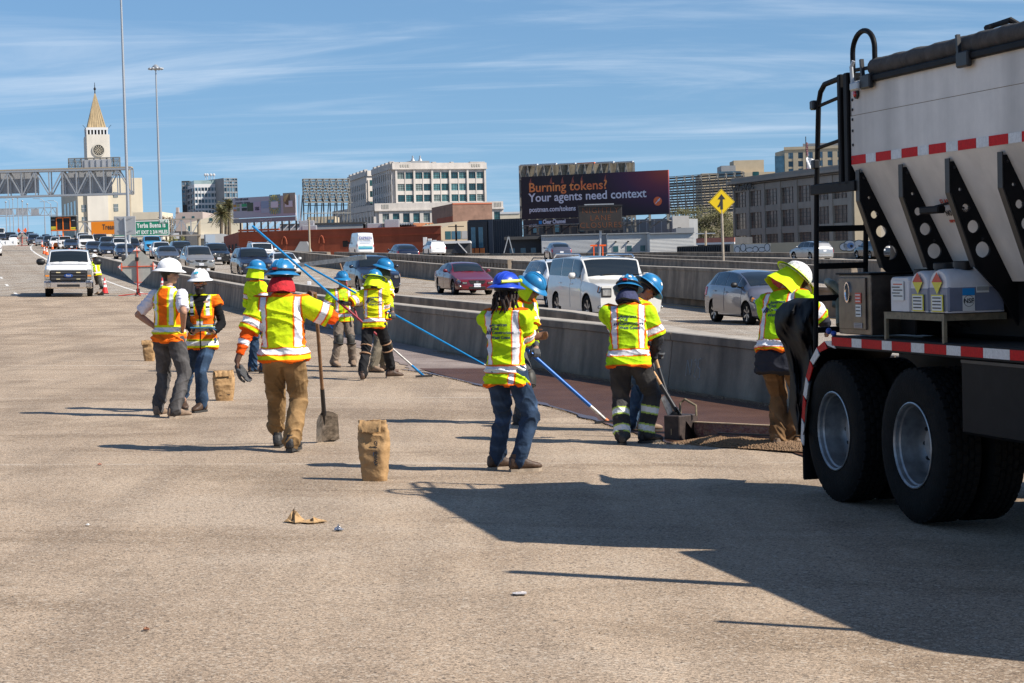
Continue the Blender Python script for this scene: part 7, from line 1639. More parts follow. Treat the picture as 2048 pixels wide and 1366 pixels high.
 for t0, t1 in ((0, .06), (.07, .19), (.42, .46), (.62, .65), (.83, .99)): b.slab(r, M_TERRA, t0, t1, b.zat(326), b.zat(324.2), .85, 'parapet_step', inn=.8)
 for t0 in (.075, .845):
  for k in range(4): b.slab(r, mat('relief_grey', (0.34, 0.32, 0.28), 0.9), t0 + .026 * k, t0 + .026 * k + .016, b.zat(334.5), b.zat(329), .95, 'relief_panel')
 for k in range(5): b.slab(r, M_TERRA, .02 + .2 * k, .10 + .2 * k, b.zat(326), b.zat(322.5), .85, 'merlon', True, inn=.8)
 b.grid(r, M_TERRA, M_TEAL, 9, rows, left=True, pier=.45, out=.5, mull=None, zt=b.zat(338), zb=b.zat(409))
 b.slab(r, M_GREYW, .26, .46, b.zat(326), b.zat(320), -6, 'roof_plant', inn=14)
 for t in (.30, .38): mb = MB(); p = b.pt(t, b.zat(321), -8) - r.location; mb.tube([p, p + Vector((0, 0, 1.2)), p + Vector((0, 0, 2.2))], [.9, .35, .3], 10); mb.build('roof_stack', M_STEEL, r)
 b2 = Block(733, 748, 352, 772, 774, back=(697, 820)); b2.wall(r, M_TERRA, name='rear_wing'); b2.slab(r, M_TERRA, 0, 1, b2.zat(352), b2.zat(341), .6, 'parapet', inn=.6); b2.slab(r, M_TERRA, 0, 1, b2.zat(352), b2.zat(342), .6, 'parapet', True, inn=.6); b2.grid(r, M_TERRA, M_TEAL, 1, rows_px(b2, [(360, 372), (382, 394), (403, 411)]), .2, .95, pier=.3, out=.4, mull=(2, 2)); b2.grid(r, M_TERRA, M_TEAL, 10, rows_px(b2, [(366, 378), (385, 397), (408, 418)]), left=True, pier=.5, out=.4, mull=None)
 for k in range(5): b2.slab(r, M_TERRA, .02 + .2 * k, .10 + .2 * k, b2.zat(342), b2.zat(338.5), .65, 'merlon', True, inn=.6)
 b3 = Block(750, 1006, 421, 690, 702, back=(667, 760)); b3.wall(r, M_TERRA, name='podium'); b3.slab(r, M_TERRA, -.005, 1.0, b3.zat(421), b3.zat(407), .5, 'podium_parapet', inn=.8); b3.slab(r, M_TERRA, 0, 1, b3.zat(421), b3.zat(409), .5, 'podium_parapet', True, inn=.8); b3.slab(r, M_TERRA, -.006, 1.004, b3.zat(422.5), b3.zat(420), 1.2, 'podium_cornice', inn=.3)
 b3.grid(r, M_TERRA, M_TEAL, 12, rows_px(b3, [(428, 446)]), .04, .99, pier=.35, out=.6, mull=(2, 3), zt=b3.zat(422), zb=b3.zat(456)); b3.grid(r, M_TERRA, M_TEAL, 14, rows_px(b3, [(432, 452)]), left=True, pier=.5, out=.5, mull=None, zt=b3.zat(422), zb=b3.zat(460))
 for t0 in (.05, .93):
  for k in range(5): b3.slab(r, mat('relief_grey', (0.34, 0.32, 0.28), 0.9), t0 + .012 * k, t0 + .012 * k + .007, b3.zat(418), b3.zat(409), .62, 'relief_panel')
 # ---- brown brick and neighbours
 b = Block(905, 984, 407, 470, 474, back=(863, 500)); r = building('brown_brick_building', 'windowless brown brick block in front of the white factory', b.pt(.5, 0)); b.wall(r, M_BRNBR); b.slab(r, mat('red_coping', (0.42, 0.13, 0.07), 0.9), 0, 1, b.zat(409), b.zat(406), .1, 'coping', inn=.4); b.slab(r, M_REDBR, .0, .75, b.zat(443), b.zat(432), .05, 'painted_patch', True)
 b = Block(826, 866, 446, 400, 402, 15); r = building('orange_brick_house', 'small orange brick house with yellow window surrounds', b.pt(.5, 0)); b.wall(r, mat('orange_brick', (0.40, 0.16, 0.075), 0.9, 0, 0.2, 1))
 for t in (.62, .78, .92): w = b.slab(r, M_TEAL, t, t + .06, b.zat(460), b.zat(448), .05, 'window'); b.slab(r, mat('yellow_trim', (0.6, 0.45, 0.15), 0.7), t + .07, t + .10, b.zat(460), b.zat(448), .08, 'surround', parent=w)
 b = Block(726, 787, 448, 380, 380, 15); r = building('black_box_building', 'black flat roofed box building above the red brick wall', b.pt(.5, 0)); b.wall(r, M_ROOFK)
 b = Block(787, 828, 450, 390, 390, 12); r = building('maroon_shed', 'dark maroon shed with sawtooth roof edge right of the black box', b.pt(.5, 0)); b.wall(r, mat('maroon', (0.06, 0.025, 0.022), 0.9)); o = r.location; mb = MB()
 for k in range(8): mb.bar(b.pt(k / 8, b.z1, .2) - o, b.pt((k + 1) / 8, b.z1 + .12 + .05 * k, .2) - o, .5, .25)
 mb.build('roof_edge', M_STEEL, r)
 b = Block(866, 937, 462, 330, 332, 20); r = building('tan_gable_house', 'tan house with sloping roof line and large dark windows', b.pt(.5, 0)); b.wall(r, M_TAN, z1=b.zat(480)); o = r.location; mb = MB(); P = [b.pt(0, b.zat(480), .01), b.pt(1, b.zat(480), .01), b.pt(1, b.zat(443), .01), b.pt(.75, b.zat(444), .01), b.pt(0, b.zat(462), .01)]; Q = [p + b.bk for p in P]; mb.add([p - o for p in P + Q], [(0, 1, 2, 3, 4), (9, 8, 7, 6, 5), (4, 3, 8, 9), (3, 2, 7, 8), (1, 6, 7, 2), (0, 4, 9, 5)]); mb.build('gable', M_TAN, r)
 for t0, t1, m in ((.34, .50, M_TEAL), (.52, .78, M_BLU), (.80, .98, M_GREYW)): b.slab(r, m, t0, t1, b.zat(479), b.zat(463), .06, 'window')
 b = Block(868, 940, 484, 270, 270, 12); r = building('white_flat_shed', 'low white flat roofed shed with dark triangular gable', b.pt(.5, 0)); b.wall(r, M_ROOFK, z1=b.zat(487)); b.slab(r, M_BANDW, -.02, 1, b.zat(488), b.zat(483), .3, 'fascia', inn=12); o = r.location; mb = MB(); P = [at(902, 506, 262), at(934, 507, 262), at(914, 485, 262)]; mb.add([p - o for p in P] + [p - o + Vector((0, 5, 0)) for p in P], [(0, 1, 2), (5, 4, 3), (0, 2, 5, 3), (1, 4, 5, 2), (0, 3, 4, 1)]); mb.build('gable', M_NAVY, r); mb = MB(); mb.bar(P[2] - o + Vector((0, -.1, .1)), P[1] - o + Vector((0, -.1, .1)), .25, .12); mb.build('barge_board', M_BANDW, r)
 for k in range(3): b.slab(r, M_BANDW, -.3 + .13 * k, -.2 + .13 * k, b.zat(489), b.zat(474 + 3 * k), .2 - k * .1, 'duct', inn=1)
 # ---- navy building
 b = Block(937, 1044, 440, 288, 286, 15, back=(934, 300)); r = building('navy_building', 'tall dark navy clad building left of the big billboard', b.pt(.5, 0)); b.wall(r, M_NAVY); b.slab(r, mat('navy_dark', (0.006, 0.009, 0.016), 0.5), .0, .35, b.zat(507), b.zat(444), .5, 'bay'); b.slab(r, mat('navy_light', (0.02, 0.028, 0.045), 0.5), .38, .46, b.zat(507), b.zat(440), .3, 'fin')
 for t in (.06, .20): b.slab(r, M_BLU, t, t + .08, b.zat(496), b.zat(455), .56, 'window')
 for t in (.02, .12, .22): b.slab(r, mat('rust_panel', (0.30, 0.09, 0.02), 0.6), t, t + .08, b.zat(507), b.zat(497), .6, 'panel')
 for k in range(12): b.slab(r, mat('navy_light', (0.02, 0.028, 0.045), 0.5), .48 + .043 * k, .486 + .043 * k, b.zat(507), b.zat(441), .08, 'cladding_rib')
 b = Block(1046, 1246, 442, 352, 350, 12); r = building('dark_backdrop_block', 'dark navy block filling the gap below the big billboard', b.pt(.5, 0)); b.wall(r, M_NAVY)
 for t in (.1, .3, .55): b.slab(r, M_BLU, t, t + .06, b.zat(466), b.zat(452), .06, 'window')
 b = Block(1247, 1352, 440, 356, 352, 12); r = building('pale_panel_block', 'pale panelled block behind the right legs of the big billboard', b.pt(.5, 0)); b.wall(r, M_GREYW)
 for k in range(7): b.slab(r, M_BANDW, .02 + .14 * k, .03 + .14 * k, b.zat(470), b.zat(442), .06, 'panel_joint')
 # ---- white clapboard sheds, board by board
 for (x0, x1, yt, Y, m, lab) in ((1083, 1212, 472, 246, mat('clapboard_painted_shade', (0.40, 0.41, 0.42), 0.7), 'grey weatherboard shed behind the message sign pole'), (1214, 1298, 469, 243, M_CLAP, 'white weatherboard shed with three small windows'), (1299, 1388, 468, 238, M_CLAP, 'white weatherboard shed wall at the right of the row')):  # first shed: same white boards, shade put into a grey colour
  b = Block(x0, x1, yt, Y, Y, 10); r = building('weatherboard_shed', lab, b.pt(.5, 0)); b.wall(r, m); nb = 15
  for k in range(nb):
   z0 = b.zat(509) + (b.z1 - b.zat(509)) * k / nb; z1 = b.zat(509) + (b.z1 - b.zat(509)) * (k + .93) / nb; o = r.location; mb = MB(); A, B_ = b.pt(0, z0, .07), b.pt(1, z0, .07); C_, D = b.pt(1, z1, .03), b.pt(0, z1, .03); E, Fp = b.pt(0, z0, .0), b.pt(1, z0, .0); mb.add([p - o for p in (A, B_, C_, D, E, Fp)], [(0, 1, 2, 3), (4, 5, 1, 0)]); mb.build('board', m, r, fix=False)
  b.slab(r, M_GREYW, -.005, 1.005, b.z1, b.z1 + .12, .3, 'roof', inn=10)
  if x0 == 1214:
   for t in (.14, .46, .78): w = b.slab(r, M_BANDW, t - .02, t + .14, b.zat(505.5), b.zat(491), .10, 'window_frame'); b.slab(r, M_TEAL, t, t + .12, b.zat(504), b.zat(492.5), .13, 'window', parent=w)
   for t in (.2, .5): mb = MB(); mb.ell(b.pt(t, b.zat(484), .2) - r.location, (.12, .2, .12)); mb.build('wall_lamp', M_DKMET, r)
 b = Block(1010, 1083, 476, 250, 250, 8); r = building('dark_porch', 'dark open porch beside the grey weatherboard shed', b.pt(.5, 0)); b.wall(r, M_NAVY); b.slab(r, M_ROOFK, -.02, 1, b.zat(480), b.zat(474), 1.2, 'canopy');
 for t in (.12, .42, .7): b.slab(r, M_BLU, t, t + .14, b.zat(507), b.zat(497), .06, 'window')
 mb = MB(); o = r.location
 for px in (1008, 1026): mb.bar(at(px, 506, 247) - o, at(1017, 472, 247) - o, .12, .12)
 mb.build('a_frame', M_STEEL, r)
 # ---- grey industrial building
 b = Block(1470, 1708, 372, 345, 300, 30); r = building('industrial_building', 'grey three storey industrial building with sooty gridded windows, sign ORGANIC', b.pt(.5, 0)); b.wall(r, M_IND)
 rows = [(b.zat(y1), b.zat(y0)) for y0, y1 in ((386, 416), (428, 459), (472, 496))]
 b.grid(r, M_IND, M_PANEREFL, 7, rows, .0, .985, pier=.20, out=.5, mull=(4, 4), zt=b.zat(374), zb=b.zat(500), mm=mat('mullion_grey', (0.09, 0.08, 0.07), 0.6))
 b.slab(r, M_IND, -.01, 1.02, b.zat(372), b.zat(357), .6, 'parapet', inn=.6); b.slab(r, M_IND, -.02, 1.02, b.zat(369), b.zat(364), 1.3, 'cornice', inn=.3); b.slab(r, mat('cornice_dark', (0.07, 0.065, 0.06), 0.85), -.015, 1.02, b.zat(371), b.zat(369), 1.0, 'cornice_painted_shadow', inn=.3)  # dark strip below the cornice is its shadow, put in as colour
 lettering('ORGANIC', 2.1, mat('sign_dark', (0.035, 0.03, 0.028), 0.5), r, frame(b.pt(.01, b.zat(383), .75) - r.location, b.u, (0, 0, 1)), .06, 'LEFT', .02)
 b2 = Block(1708, 1760, 372, 299.5, 299.8, 20); b2.wall(r, M_INDT, name='side_wall')
 # graffiti wall in front of it
 b = Block(1462, 1730, 488, 222, 216, 4); r = tag(building('graffiti_wall', 'tan wall with black and white graffiti below the industrial building', b.pt(.5, 0)), cat='wall'); b.wall(r, M_TAN); b.slab(r, mat('pale_patch', (0.55, 0.54, 0.51), 0.8), .02, .30, b.zat(506), b.zat(489.5), .03, 'painted_patch')
 o = r.location; mb = MB(); rs = random.Random(4)
 def blob(px, py, rx, ry, mbx, out): mbx.add([b.pt((px - 1462) / 268, b.zat(py), out) - o] + [b.pt((px + rx * math.cos(a) - 1462) / 268, b.zat(py + ry * math.sin(a)), out) - o for a in [2 * math.pi * k / 16 for k in range(16)]], [(0, 1 + k, 1 + (k + 1) % 16) for k in range(16)])
 bw, bb_ = MB(), MB();
 for px, py, rx, ry in ((1475, 500, 5, 6), (1487, 496, 5, 7), (1500, 501, 7, 4), (1512, 500, 5, 5), (1525, 501, 6, 4), (1536, 497, 5, 7), (1700, 498, 12, 10), (1690, 500, 9, 7), (1718, 496, 9, 8)): blob(px, py, rx + 1.1, ry + 1.2, bb_, .05); blob(px, py, rx, ry, bw, .07)
 bb_.build('graffiti_outline', M_INK, r, fix=False); bw.build('graffiti_fill', M_BANDW, r, fix=False)
 mb = MB(); blob(1702, 498, 7, 6, mb, .09); mb.build('graffiti_fill', mat('graffiti_blue', (0.15, 0.25, 0.45), 0.7), r, fix=False); mb = MB(); blob(1704, 499, 3, 3, mb, .11); mb.build('graffiti_pupil', M_INK, r, fix=False)
 b = Block(1395, 1470, 476, 260, 258, 8); r = building('red_roof_store', 'low store with faded red fascia left of the industrial building', b.pt(.5, 0)); b.wall(r, M_ROOFK); b.slab(r, mat('faded_red', (0.36, 0.14, 0.10), 0.8, 0, 0.2, 1), -.02, 1.0, b.zat(486), b.zat(477), .3, 'fascia'); b.slab(r, M_BANDW, -.02, 1.0, b.zat(490), b.zat(486), .35, 'fascia_band')
 b = Block(1355, 1460, 493, 236, 228, 6); r = building('ribbed_roof_shed', 'dark ribbed sloping roof below the red fascia store', b.pt(.5, 0)); b.wall(r, M_ROOFK)
 for k in range(24): b.slab(r, mat('rib_roof', (0.02, 0.02, 0.022), 0.6), k / 24, k / 24 + .022, b.zat(506), b.zat(493.5), .1, 'roof_rib')
 b = Block(1345, 1378, 432, 350, 350, 10); r = building('white_backdrop_shed', 'small pale shed right of the big billboard legs', b.pt(.5, 0)); b.wall(r, M_CLAP); b.slab(r, M_SLOT, .3, .5, b.zat(470), b.zat(455), .05, 'window')
 b = Block(1352, 1388, 456, 300, 300, 8); b.wall(r, M_GREYW, name='plant_room')
 # ---- distant apartments
 b = Block(1403, 1554, 347, 900, 900, 30); r = building('tan_apartments', 'distant tan apartment block with low penthouse', b.pt(.5, 0)); b.wall(r, M_TAN); b.slab(r, M_TAN, .44, .84, b.z1, b.zat(322), -3, 'penthouse', inn=20); b.slab(r, M_GREYW, .27, .46, b.z1, b.zat(332), -2, 'penthouse', inn=20); b.slab(r, M_BLU, .22, .52, b.zat(354), b.zat(344), .3, 'window'); b.slab(r, M_TEAL, .68, .76, b.zat(354), b.zat(346), .1, 'window')
 b = Block(1569, 1692, 300, 850, 846, back=(1550, 870)); r = building('corner_apartments', 'distant tan and glass apartment tower behind the flags', b.pt(.5, 0)); b.wall(r, M_TAN); b.slab(r, M_BLU, -.16, -.005, b.z0, b.zat(312), 2.0, 'glass_corner', inn=6)
 b.grid(r, M_TAN, M_BLU, 6, rows_px(b, [(306, 318), (323, 334), (338, 346)]), .02, .98, pier=.5, out=.5, mull=(2, 1)); b.slab(r, M_GREYW, .3, .9, b.z1, b.zat(288), -2, 'penthouse', inn=12); b.slab(r, M_TAN, -.01, 1.01, b.z1, b.z1 + 1.2, .5, 'parapet', inn=.8)
 b = Block(615, 670, 434, 560, 560, 14); r = building('tan_far_block', 'far tan block below the empty billboard lattice', b.pt(.5, 0)); b.wall(r, M_TAN); b.slab(r, M_BLU, .75, .95, b.zat(452), b.zat(440), .1, 'window')
 b = Block(560, 730, 450, 380, 380, 14); r = building('grey_warehouse', 'long grey warehouse roof above the red brick building', b.pt(.5, 0)); b.wall(r, M_GREYW); b.slab(r, M_ROOFK, 0, 1, b.zat(451), b.zat(448), .2, 'roof', inn=12)
 b = Block(1000, 1040, 428, 620, 620, 14); r = building('cream_far_shed', 'cream far shed between the white factory and the billboard', b.pt(.5, 0)); b.wall(r, M_STUC); b.slab(r, M_BANDW, 0, 1, b.z1, b.z1 + .6, .2, 'parapet', inn=.5)
city()

# ------------------------------------------------------------------ billboards and lattices
def lattice(label, tl, tr, ytb, yb, Y0, Y1, nv=6, nh=6, seed=1, cat='billboard frame', legs=True, back=True, name='billboard_lattice'):
 """steel frame of an empty or rear-facing billboard"""
 a, b = at(tl[0], tl[1], Y0), at(tr[0], tr[1], Y1); c = at(tl[0], ytb, Y0); h = a.z - c.z; u = Vector((b.x - a.x, b.y - a.y, 0)); w = u.length; u.normalize(); n = Vector((u.y, -u.x, 0)); bot = at(tl[0], yb, Y0).z
 root = thing(name, label, cat, (a.x, a.y, c.z)); rs = random.Random(seed); P = lambda x, z, o=0: u * x + n * o + Vector((0, 0, z))
 for k in range(nv + 1):
  x = w * k / nv; mb = MB(); mb.bar(P(x, (bot - c.z) if legs else 0, .1), P(x, h, .1), .28, .28); mb.build('upright', M_LATT, root)
  if legs: mb = MB(); mb.bar(P(x, bot - c.z, -1.8), P(x, h * .3, -.3), .18, .18); mb.build('strut', M_LATT, root)
 for k in range(nh + 1):
  z = h * k / nh; mb = MB(); mb.bar(P(0, z, .35), P(w, z, .35), .16, .16); mb.build('girt', M_LATT, root)
 if legs:
  for z in (-h * .15, -h * .5): mb = MB(); mb.bar(P(0, z, .3), P(w, z, .3), .16, .16); mb.build('girt', M_LATT, root)
 for k in range(nv):
  x0, x1 = w * k / nv, w * (k + 1) / nv; mb = MB(); mb.bar(P(x0, 0, .5), P(x1, h, .5), .12, .12); mb.bar(P(x1, 0, .6), P(x0, h, .6), .12, .12); mb.build('brace', M_LATT, root)
 if back:
  nb = 14
  for k in range(nb): mb = MB(); z0 = h * k / nb; mb.add([P(0, z0 + .06, -.15), P(w, z0 + .06, -.15), P(w, z0 + h / nb * .72, -.15), P(0, z0 + h / nb * .72, -.15)] + [P(0, z0 + .06, -.22), P(w, z0 + .06, -.22), P(w, z0 + h / nb * .72, -.22), P(0, z0 + h / nb * .72, -.22)], [(0, 1, 2, 3), (7, 6, 5, 4), (0, 4, 5, 1), (3, 2, 6, 7)]); mb.build('slat', mat('slat_dark', (0.075, 0.072, 0.066), 0.8, 0, 0.3, .5), root)
 mb = MB(); mb.box(P(w / 2, -.2, 1.0), (w, 1.4, .12), rot=Matrix.Rotation(math.atan2(u.y, u.x), 3, 'Z')); mb.build('catwalk', M_LATT, root)
 return root, u, n, w, h, P
lattice('empty billboard lattice left of the white factory', (605, 358), (698, 357), 404, 446, 420, 425, 7, 7)
lattice('wide billboard lattice right of the big billboard', (1338, 354), (1488, 352), 428, 455, 520, 500, 9, 9, 3)
lattice('billboard rear frame behind the clock tower base', (137, 317), (240, 321), 352, 362, 560, 560, 8, 5, 5, legs=False)
def billboards():
 # big dark advertisement
 a, b = at(1043, 354, 330), at(1337, 345.5, 318); c = at(1044, 439, 330); h = a.z - c.z; u = Vector((b.x - a.x, b.y - a.y, 0)); w = u.length; u.normalize(); n = Vector((u.y, -u.x, 0)); root = thing('billboard', 'big dark purple billboard reading Burning tokens? Your agents need context', 'billboard', (a.x, a.y, c.z)); P = lambda x, z, o=0: u * x + n * o + Vector((0, 0, z)); rot = Matrix.Rotation(math.atan2(u.y, u.x), 3, 'Z')
 m = bpy.data.materials.new('poster_dusk'); m.use_nodes = True; nt = m.node_tree; N = nt.nodes.new; L = nt.links.new; bs = nt.nodes['Principled BSDF']; bs.inputs['Roughness'].default_value = .6
 tc = N('ShaderNodeTexCoord'); sp = N('ShaderNodeSeparateXYZ'); L(tc.outputs['Generated'], sp.inputs[0])
 def mth(op, A, B):
  q = N('ShaderNodeMath'); q.operation = op
  for k, v in ((0, A), (1, B)):
   if isinstance(v, (int, float)): q.inputs[k].default_value = v
   else: L(v, q.inputs[k])
  return q.outputs[0]
 dx = mth('SUBTRACT', 1.0, sp.outputs[0]); dz = mth('SUBTRACT', 1.0, sp.outputs[2]); d = mth('SQRT', mth('ADD', mth('MULTIPLY', mth('MULTIPLY', dx, 2.0), mth('MULTIPLY', dx, 2.0)), mth('MULTIPLY', mth('MULTIPLY', dz, .95), mth('MULTIPLY', dz, .95))), 0.0)
 cr = N('ShaderNodeValToRGB'); L(d, cr.inputs[0]); e = cr.color_ramp.elements; e[0].position = 0; e[0].color = (.42, .075, .035, 1); e[1].position = 1; e[1].color = (.013, .011, .018, 1)
 for pos, col in ((.35, (.16, .030, .055, 1)), (.62, (.055, .018, .055, 1))): q = e.new(pos); q.color = col
 L(cr.outputs[0], bs.inputs['Base Color'])
 mb = MB(); mb.box(P(w / 2, h / 2, 0), (w, .35, h), rot=rot); me = mb.mesh('poster'); o = link_mesh('poster', me, m, root)
 W = mat('poster_white', (0.66, 0.68, 0.75), 0.6); fx = w / 293.0
 def T(txt, px, py, size, mm, wd, off=.0): lettering(txt, size, mm, root, frame(P((px - 1043) * fx, (438.5 - py) / 85 * h, .2), u, (0, 0, 1)), .02, 'LEFT', off, width=wd * fx)
 FL = mat('poster_flame', (0.88, 0.36, 0.09), 0.6, 0, 0.0, .6, col2=(0.70, 0.13, 0.05), stretch=(.5, .5, 1.2))
 T('Burning tokens?', 1058, 384.5, 2.1, FL, 157, .03); T('Your agents need context', 1058, 404, 1.95, W, 236, .03); T('postman.com/tokens', 1058.5, 424.5, 1.15, W, 94, .02)
 rs = random.Random(8)
 for px in (1062, 1104, 1127, 1148, 1166, 1213):      # licks of flame printed above the letters
  mb = MB(); x = (px - 1043) * fx; z = (438.5 - 370) / 85 * h; mb.add([P(x - .25, z, .18), P(x + .3, z, .18), P(x + .12, z + .7, .18), P(x + .2, z + 1.2, .18), P(x - .12, z + .6, .18)], [(0, 1, 2, 3, 4)]); mb.build('flame_print', mat('flame_dim', (0.28, 0.07, 0.05), 0.6), root)
 mb = MB(); mb.M = frame(P((1315 - 1043) * fx, (438.5 - 413) / 85 * h, .2), u, (0, 0, 1)); mb.lathe([(.72, 0), (.72, .03), (.001, .03)], 'z', 28); em = mb.build('logo_disc', mat('poster_orange', (0.80, 0.16, 0.05), 0.6), root); M2 = mb.M
 mb = MB(); mb.M = M2; mb.bar((-.38, -.38, .06), (.10, .10, .06), .12, .03); mb.bar((.02, .02, .06), (.30, .26, .06), .26, .03); mb.ell((.36, .36, .06), (.12, .12, .03)); mb.build('logo_mark', W, em)
 mb = MB(); mb.box(P(w * .32, -.55, .1), (w * .62, .3, .85), rot=rot); mb.build('name_strip', mat('strip_dark', (0.02, 0.02, 0.025), 0.5), root)
 lettering('Clear Channel', .95, W, root, frame(P((1086 - 1043) * fx, -.85, .30), u, (0, 0, 1)), .02, 'LEFT', .025, width=46 * fx); lettering('#160L', .6, W, root, frame(P((1058 - 1043) * fx, -1.25, .30), u, (0, 0, 1)), .02)
 mb = MB(); mb.box(P((1081 - 1043) * fx, -.6, .27), (.55, .06, .55), rot=rot); mb.build('name_mark', M_LBLU, root)
 for k in range(9):
  x = w * (.02 + .96 * k / 8); zb = at(1044, 468, 330).z - c.z; mb = MB(); mb.bar(P(x, zb, -.6), P(x, 0, -.6), .38, .38); mb.build('leg', M_LATT if k > 4 else M_DKMET, root)
  if k < 8: mb = MB(); mb.bar(P(x, zb * .9, -.5), P(x + w * .12, -.3, -.5), .16, .16); mb.build('brace', M_LATT if k > 3 else M_DKMET, root)
 mb = MB(); mb.box(P(w / 2, -1.05, -.2), (w, 1.2, .14), rot=rot); mb.build('catwalk', M_LATT, root)
 # older panel standing behind it
 r2, u2, n2, w2, h2, P2 = lattice('weathered rear face of a second billboard standing behind the big one', (1039, 332), (1268, 333), 440, 470, 338, 336, 14, 4, 9, back=False)
 mb = MB(); mb.add([P2(0, 0, -.4), P2(w2, 0, -.4), P2(w2, h2, -.4), P2(0, h2, -.4), P2(0, 0, -.6), P2(w2, 0, -.6), P2(w2, h2, -.6), P2(0, h2, -.6)], [(0, 1, 2, 3), (7, 6, 5, 4), (0, 4, 5, 1), (3, 2, 6, 7), (0, 3, 7, 4), (1, 5, 6, 2)]); mb.build('backing_board', mat('weathered_board', (0.36, 0.31, 0.23), 0.85, 0, 0.35, .8, streak=(.6, 2.0)), r2)
 for k in range(6): mb = MB(); mb.box(P2(w2 * (k + .5) / 6, h2 + .12, -.3), (w2 / 6 - .02, .5, .28 + .06 * math.sin(k * 2)), rot=rot); mb.build('torn_vinyl', M_BANDW if k not in (3,) else mat('vinyl_orange', (0.75, 0.16, 0.05), 0.6), r2)
 # white gallery advertisement
 a, b = at(467, 396.5, 330), at(591, 391, 322); c = at(471, 437, 330); h = a.z - c.z; u = Vector((b.x - a.x, b.y - a.y, 0)); w = u.length; u.normalize(); n = Vector((u.y, -u.x, 0)); root = thing('billboard', 'white billboard with a row of small pictures left of the empty lattice', 'billboard', (a.x, a.y, c.z)); rot = Matrix.Rotation(math.atan2(u.y, u.x), 3, 'Z'); P = lambda x, z, o=0: u * x + n * o + Vector((0, 0, z)); fx = w / 124
 mb = MB(); mb.box(P(w / 2, h / 2, 0), (w, .35, h), rot=rot); mb.build('poster', mat('poster_pale', (0.36, 0.37, 0.42), 0.6), root)
 def pic(px, py, ww, hh, col, o=.2): mb = MB(); mb.box(P((px - 467) * fx, (436.5 - py) / 41 * h, o), (ww * fx, .04, hh / 41 * h), rot=rot); return mb.build('picture', mat('pic_%d' % (px * 100 + py), col, 0.6), root)
 for q in ((471, 411, 6, 5, (.40, .20, .03)), (478, 411, 5, 5, (.25, .28, .12)), (471, 420, 6, 4, (.45, .20, .08)), (478, 419, 5, 6, (.16, .20, .12)), (490, 411, 10, 6, (.03, .28, .12)), (490, 419, 10, 6, (.02, .03, .03)), (502, 415, 12, 17, (.05, .08, .05)), (516, 415, 14, 21, (.38, .34, .44)), (516, 419, 9, 7, (.03, .04, .08)), (532, 412, 16, 14, (.22, .30, .42)), (532, 424, 16, 9, (.33, .38, .46)), (552, 412, 22, 38, (.20, .30, .31)), (580, 411, 24, 40, (.30, .28, .22))): pic(*q)
 for k in range(18): a_ = 2 * math.pi * k / 18; mb = MB(); mb.bar(P((551 - 467) * fx + .75 * math.cos(a_), h * .58 + .8 * math.sin(a_), .3), P((551 - 467) * fx + 1.25 * math.cos(a_), h * .58 + 1.6 * math.sin(a_), .3), .09, .04); mb.build('ray_print', mat('ray_yellow', (.55, .52, .08), .6), root)
 for px in (552, 580): mb = MB(); mb.box(P((px - 467) * fx, h * .58, .33), (15 * fx, .04, .30 * h), rot=rot); mb.build('card_print', mat('card_white', (.55, .56, .60), .6), root)
 mb = MB(); mb.ell(P((580 - 467) * fx, h * .78, .3), (.9, .05, .9)); mb.build('portrait_print', mat('hair_brown', (.14, .11, .06), .7), root)
 lettering('The full-stack\ncreative canvas.', .55, mat('poster_ink', (0.05, 0.05, 0.06), .6), root, frame(P(.5, h * .87, .2), u, (0, 0, 1)), .02)
 mb = MB(); mb.box(P(w / 2, -.45, .05), (w, .35, .7), rot=rot); mb.build('name_strip', M_GREYW, root); lettering('Clear Channel', .5, M_BANDW, root, frame(P(w * .42, -.6, .26), u, (0, 0, 1)), .02)
 for k in range(9):
  x = w * (.06 + .9 * k / 8); zb = at(480, 466, 330).z - c.z; mb = MB(); mb.bar(P(x, zb, -.6), P(x, -.4, -.6), .26, .26); mb.build('leg', M_DKMET, root)
  mb = MB(); mb.bar(P(x, zb, -.6), P(x + w * .07, -.6, -2.2), .14, .14); mb.build('brace', M_STEEL, root)
 mb = MB(); mb.tube([P(w + .6, -1.2, 0), P(w + .6, h, 0)], .06, 6); mb.tube([P(w + .9, -1.2, 0), P(w + .9, h, 0)], .06, 6); mb.build('ladder', M_STEEL, root)
billboards()

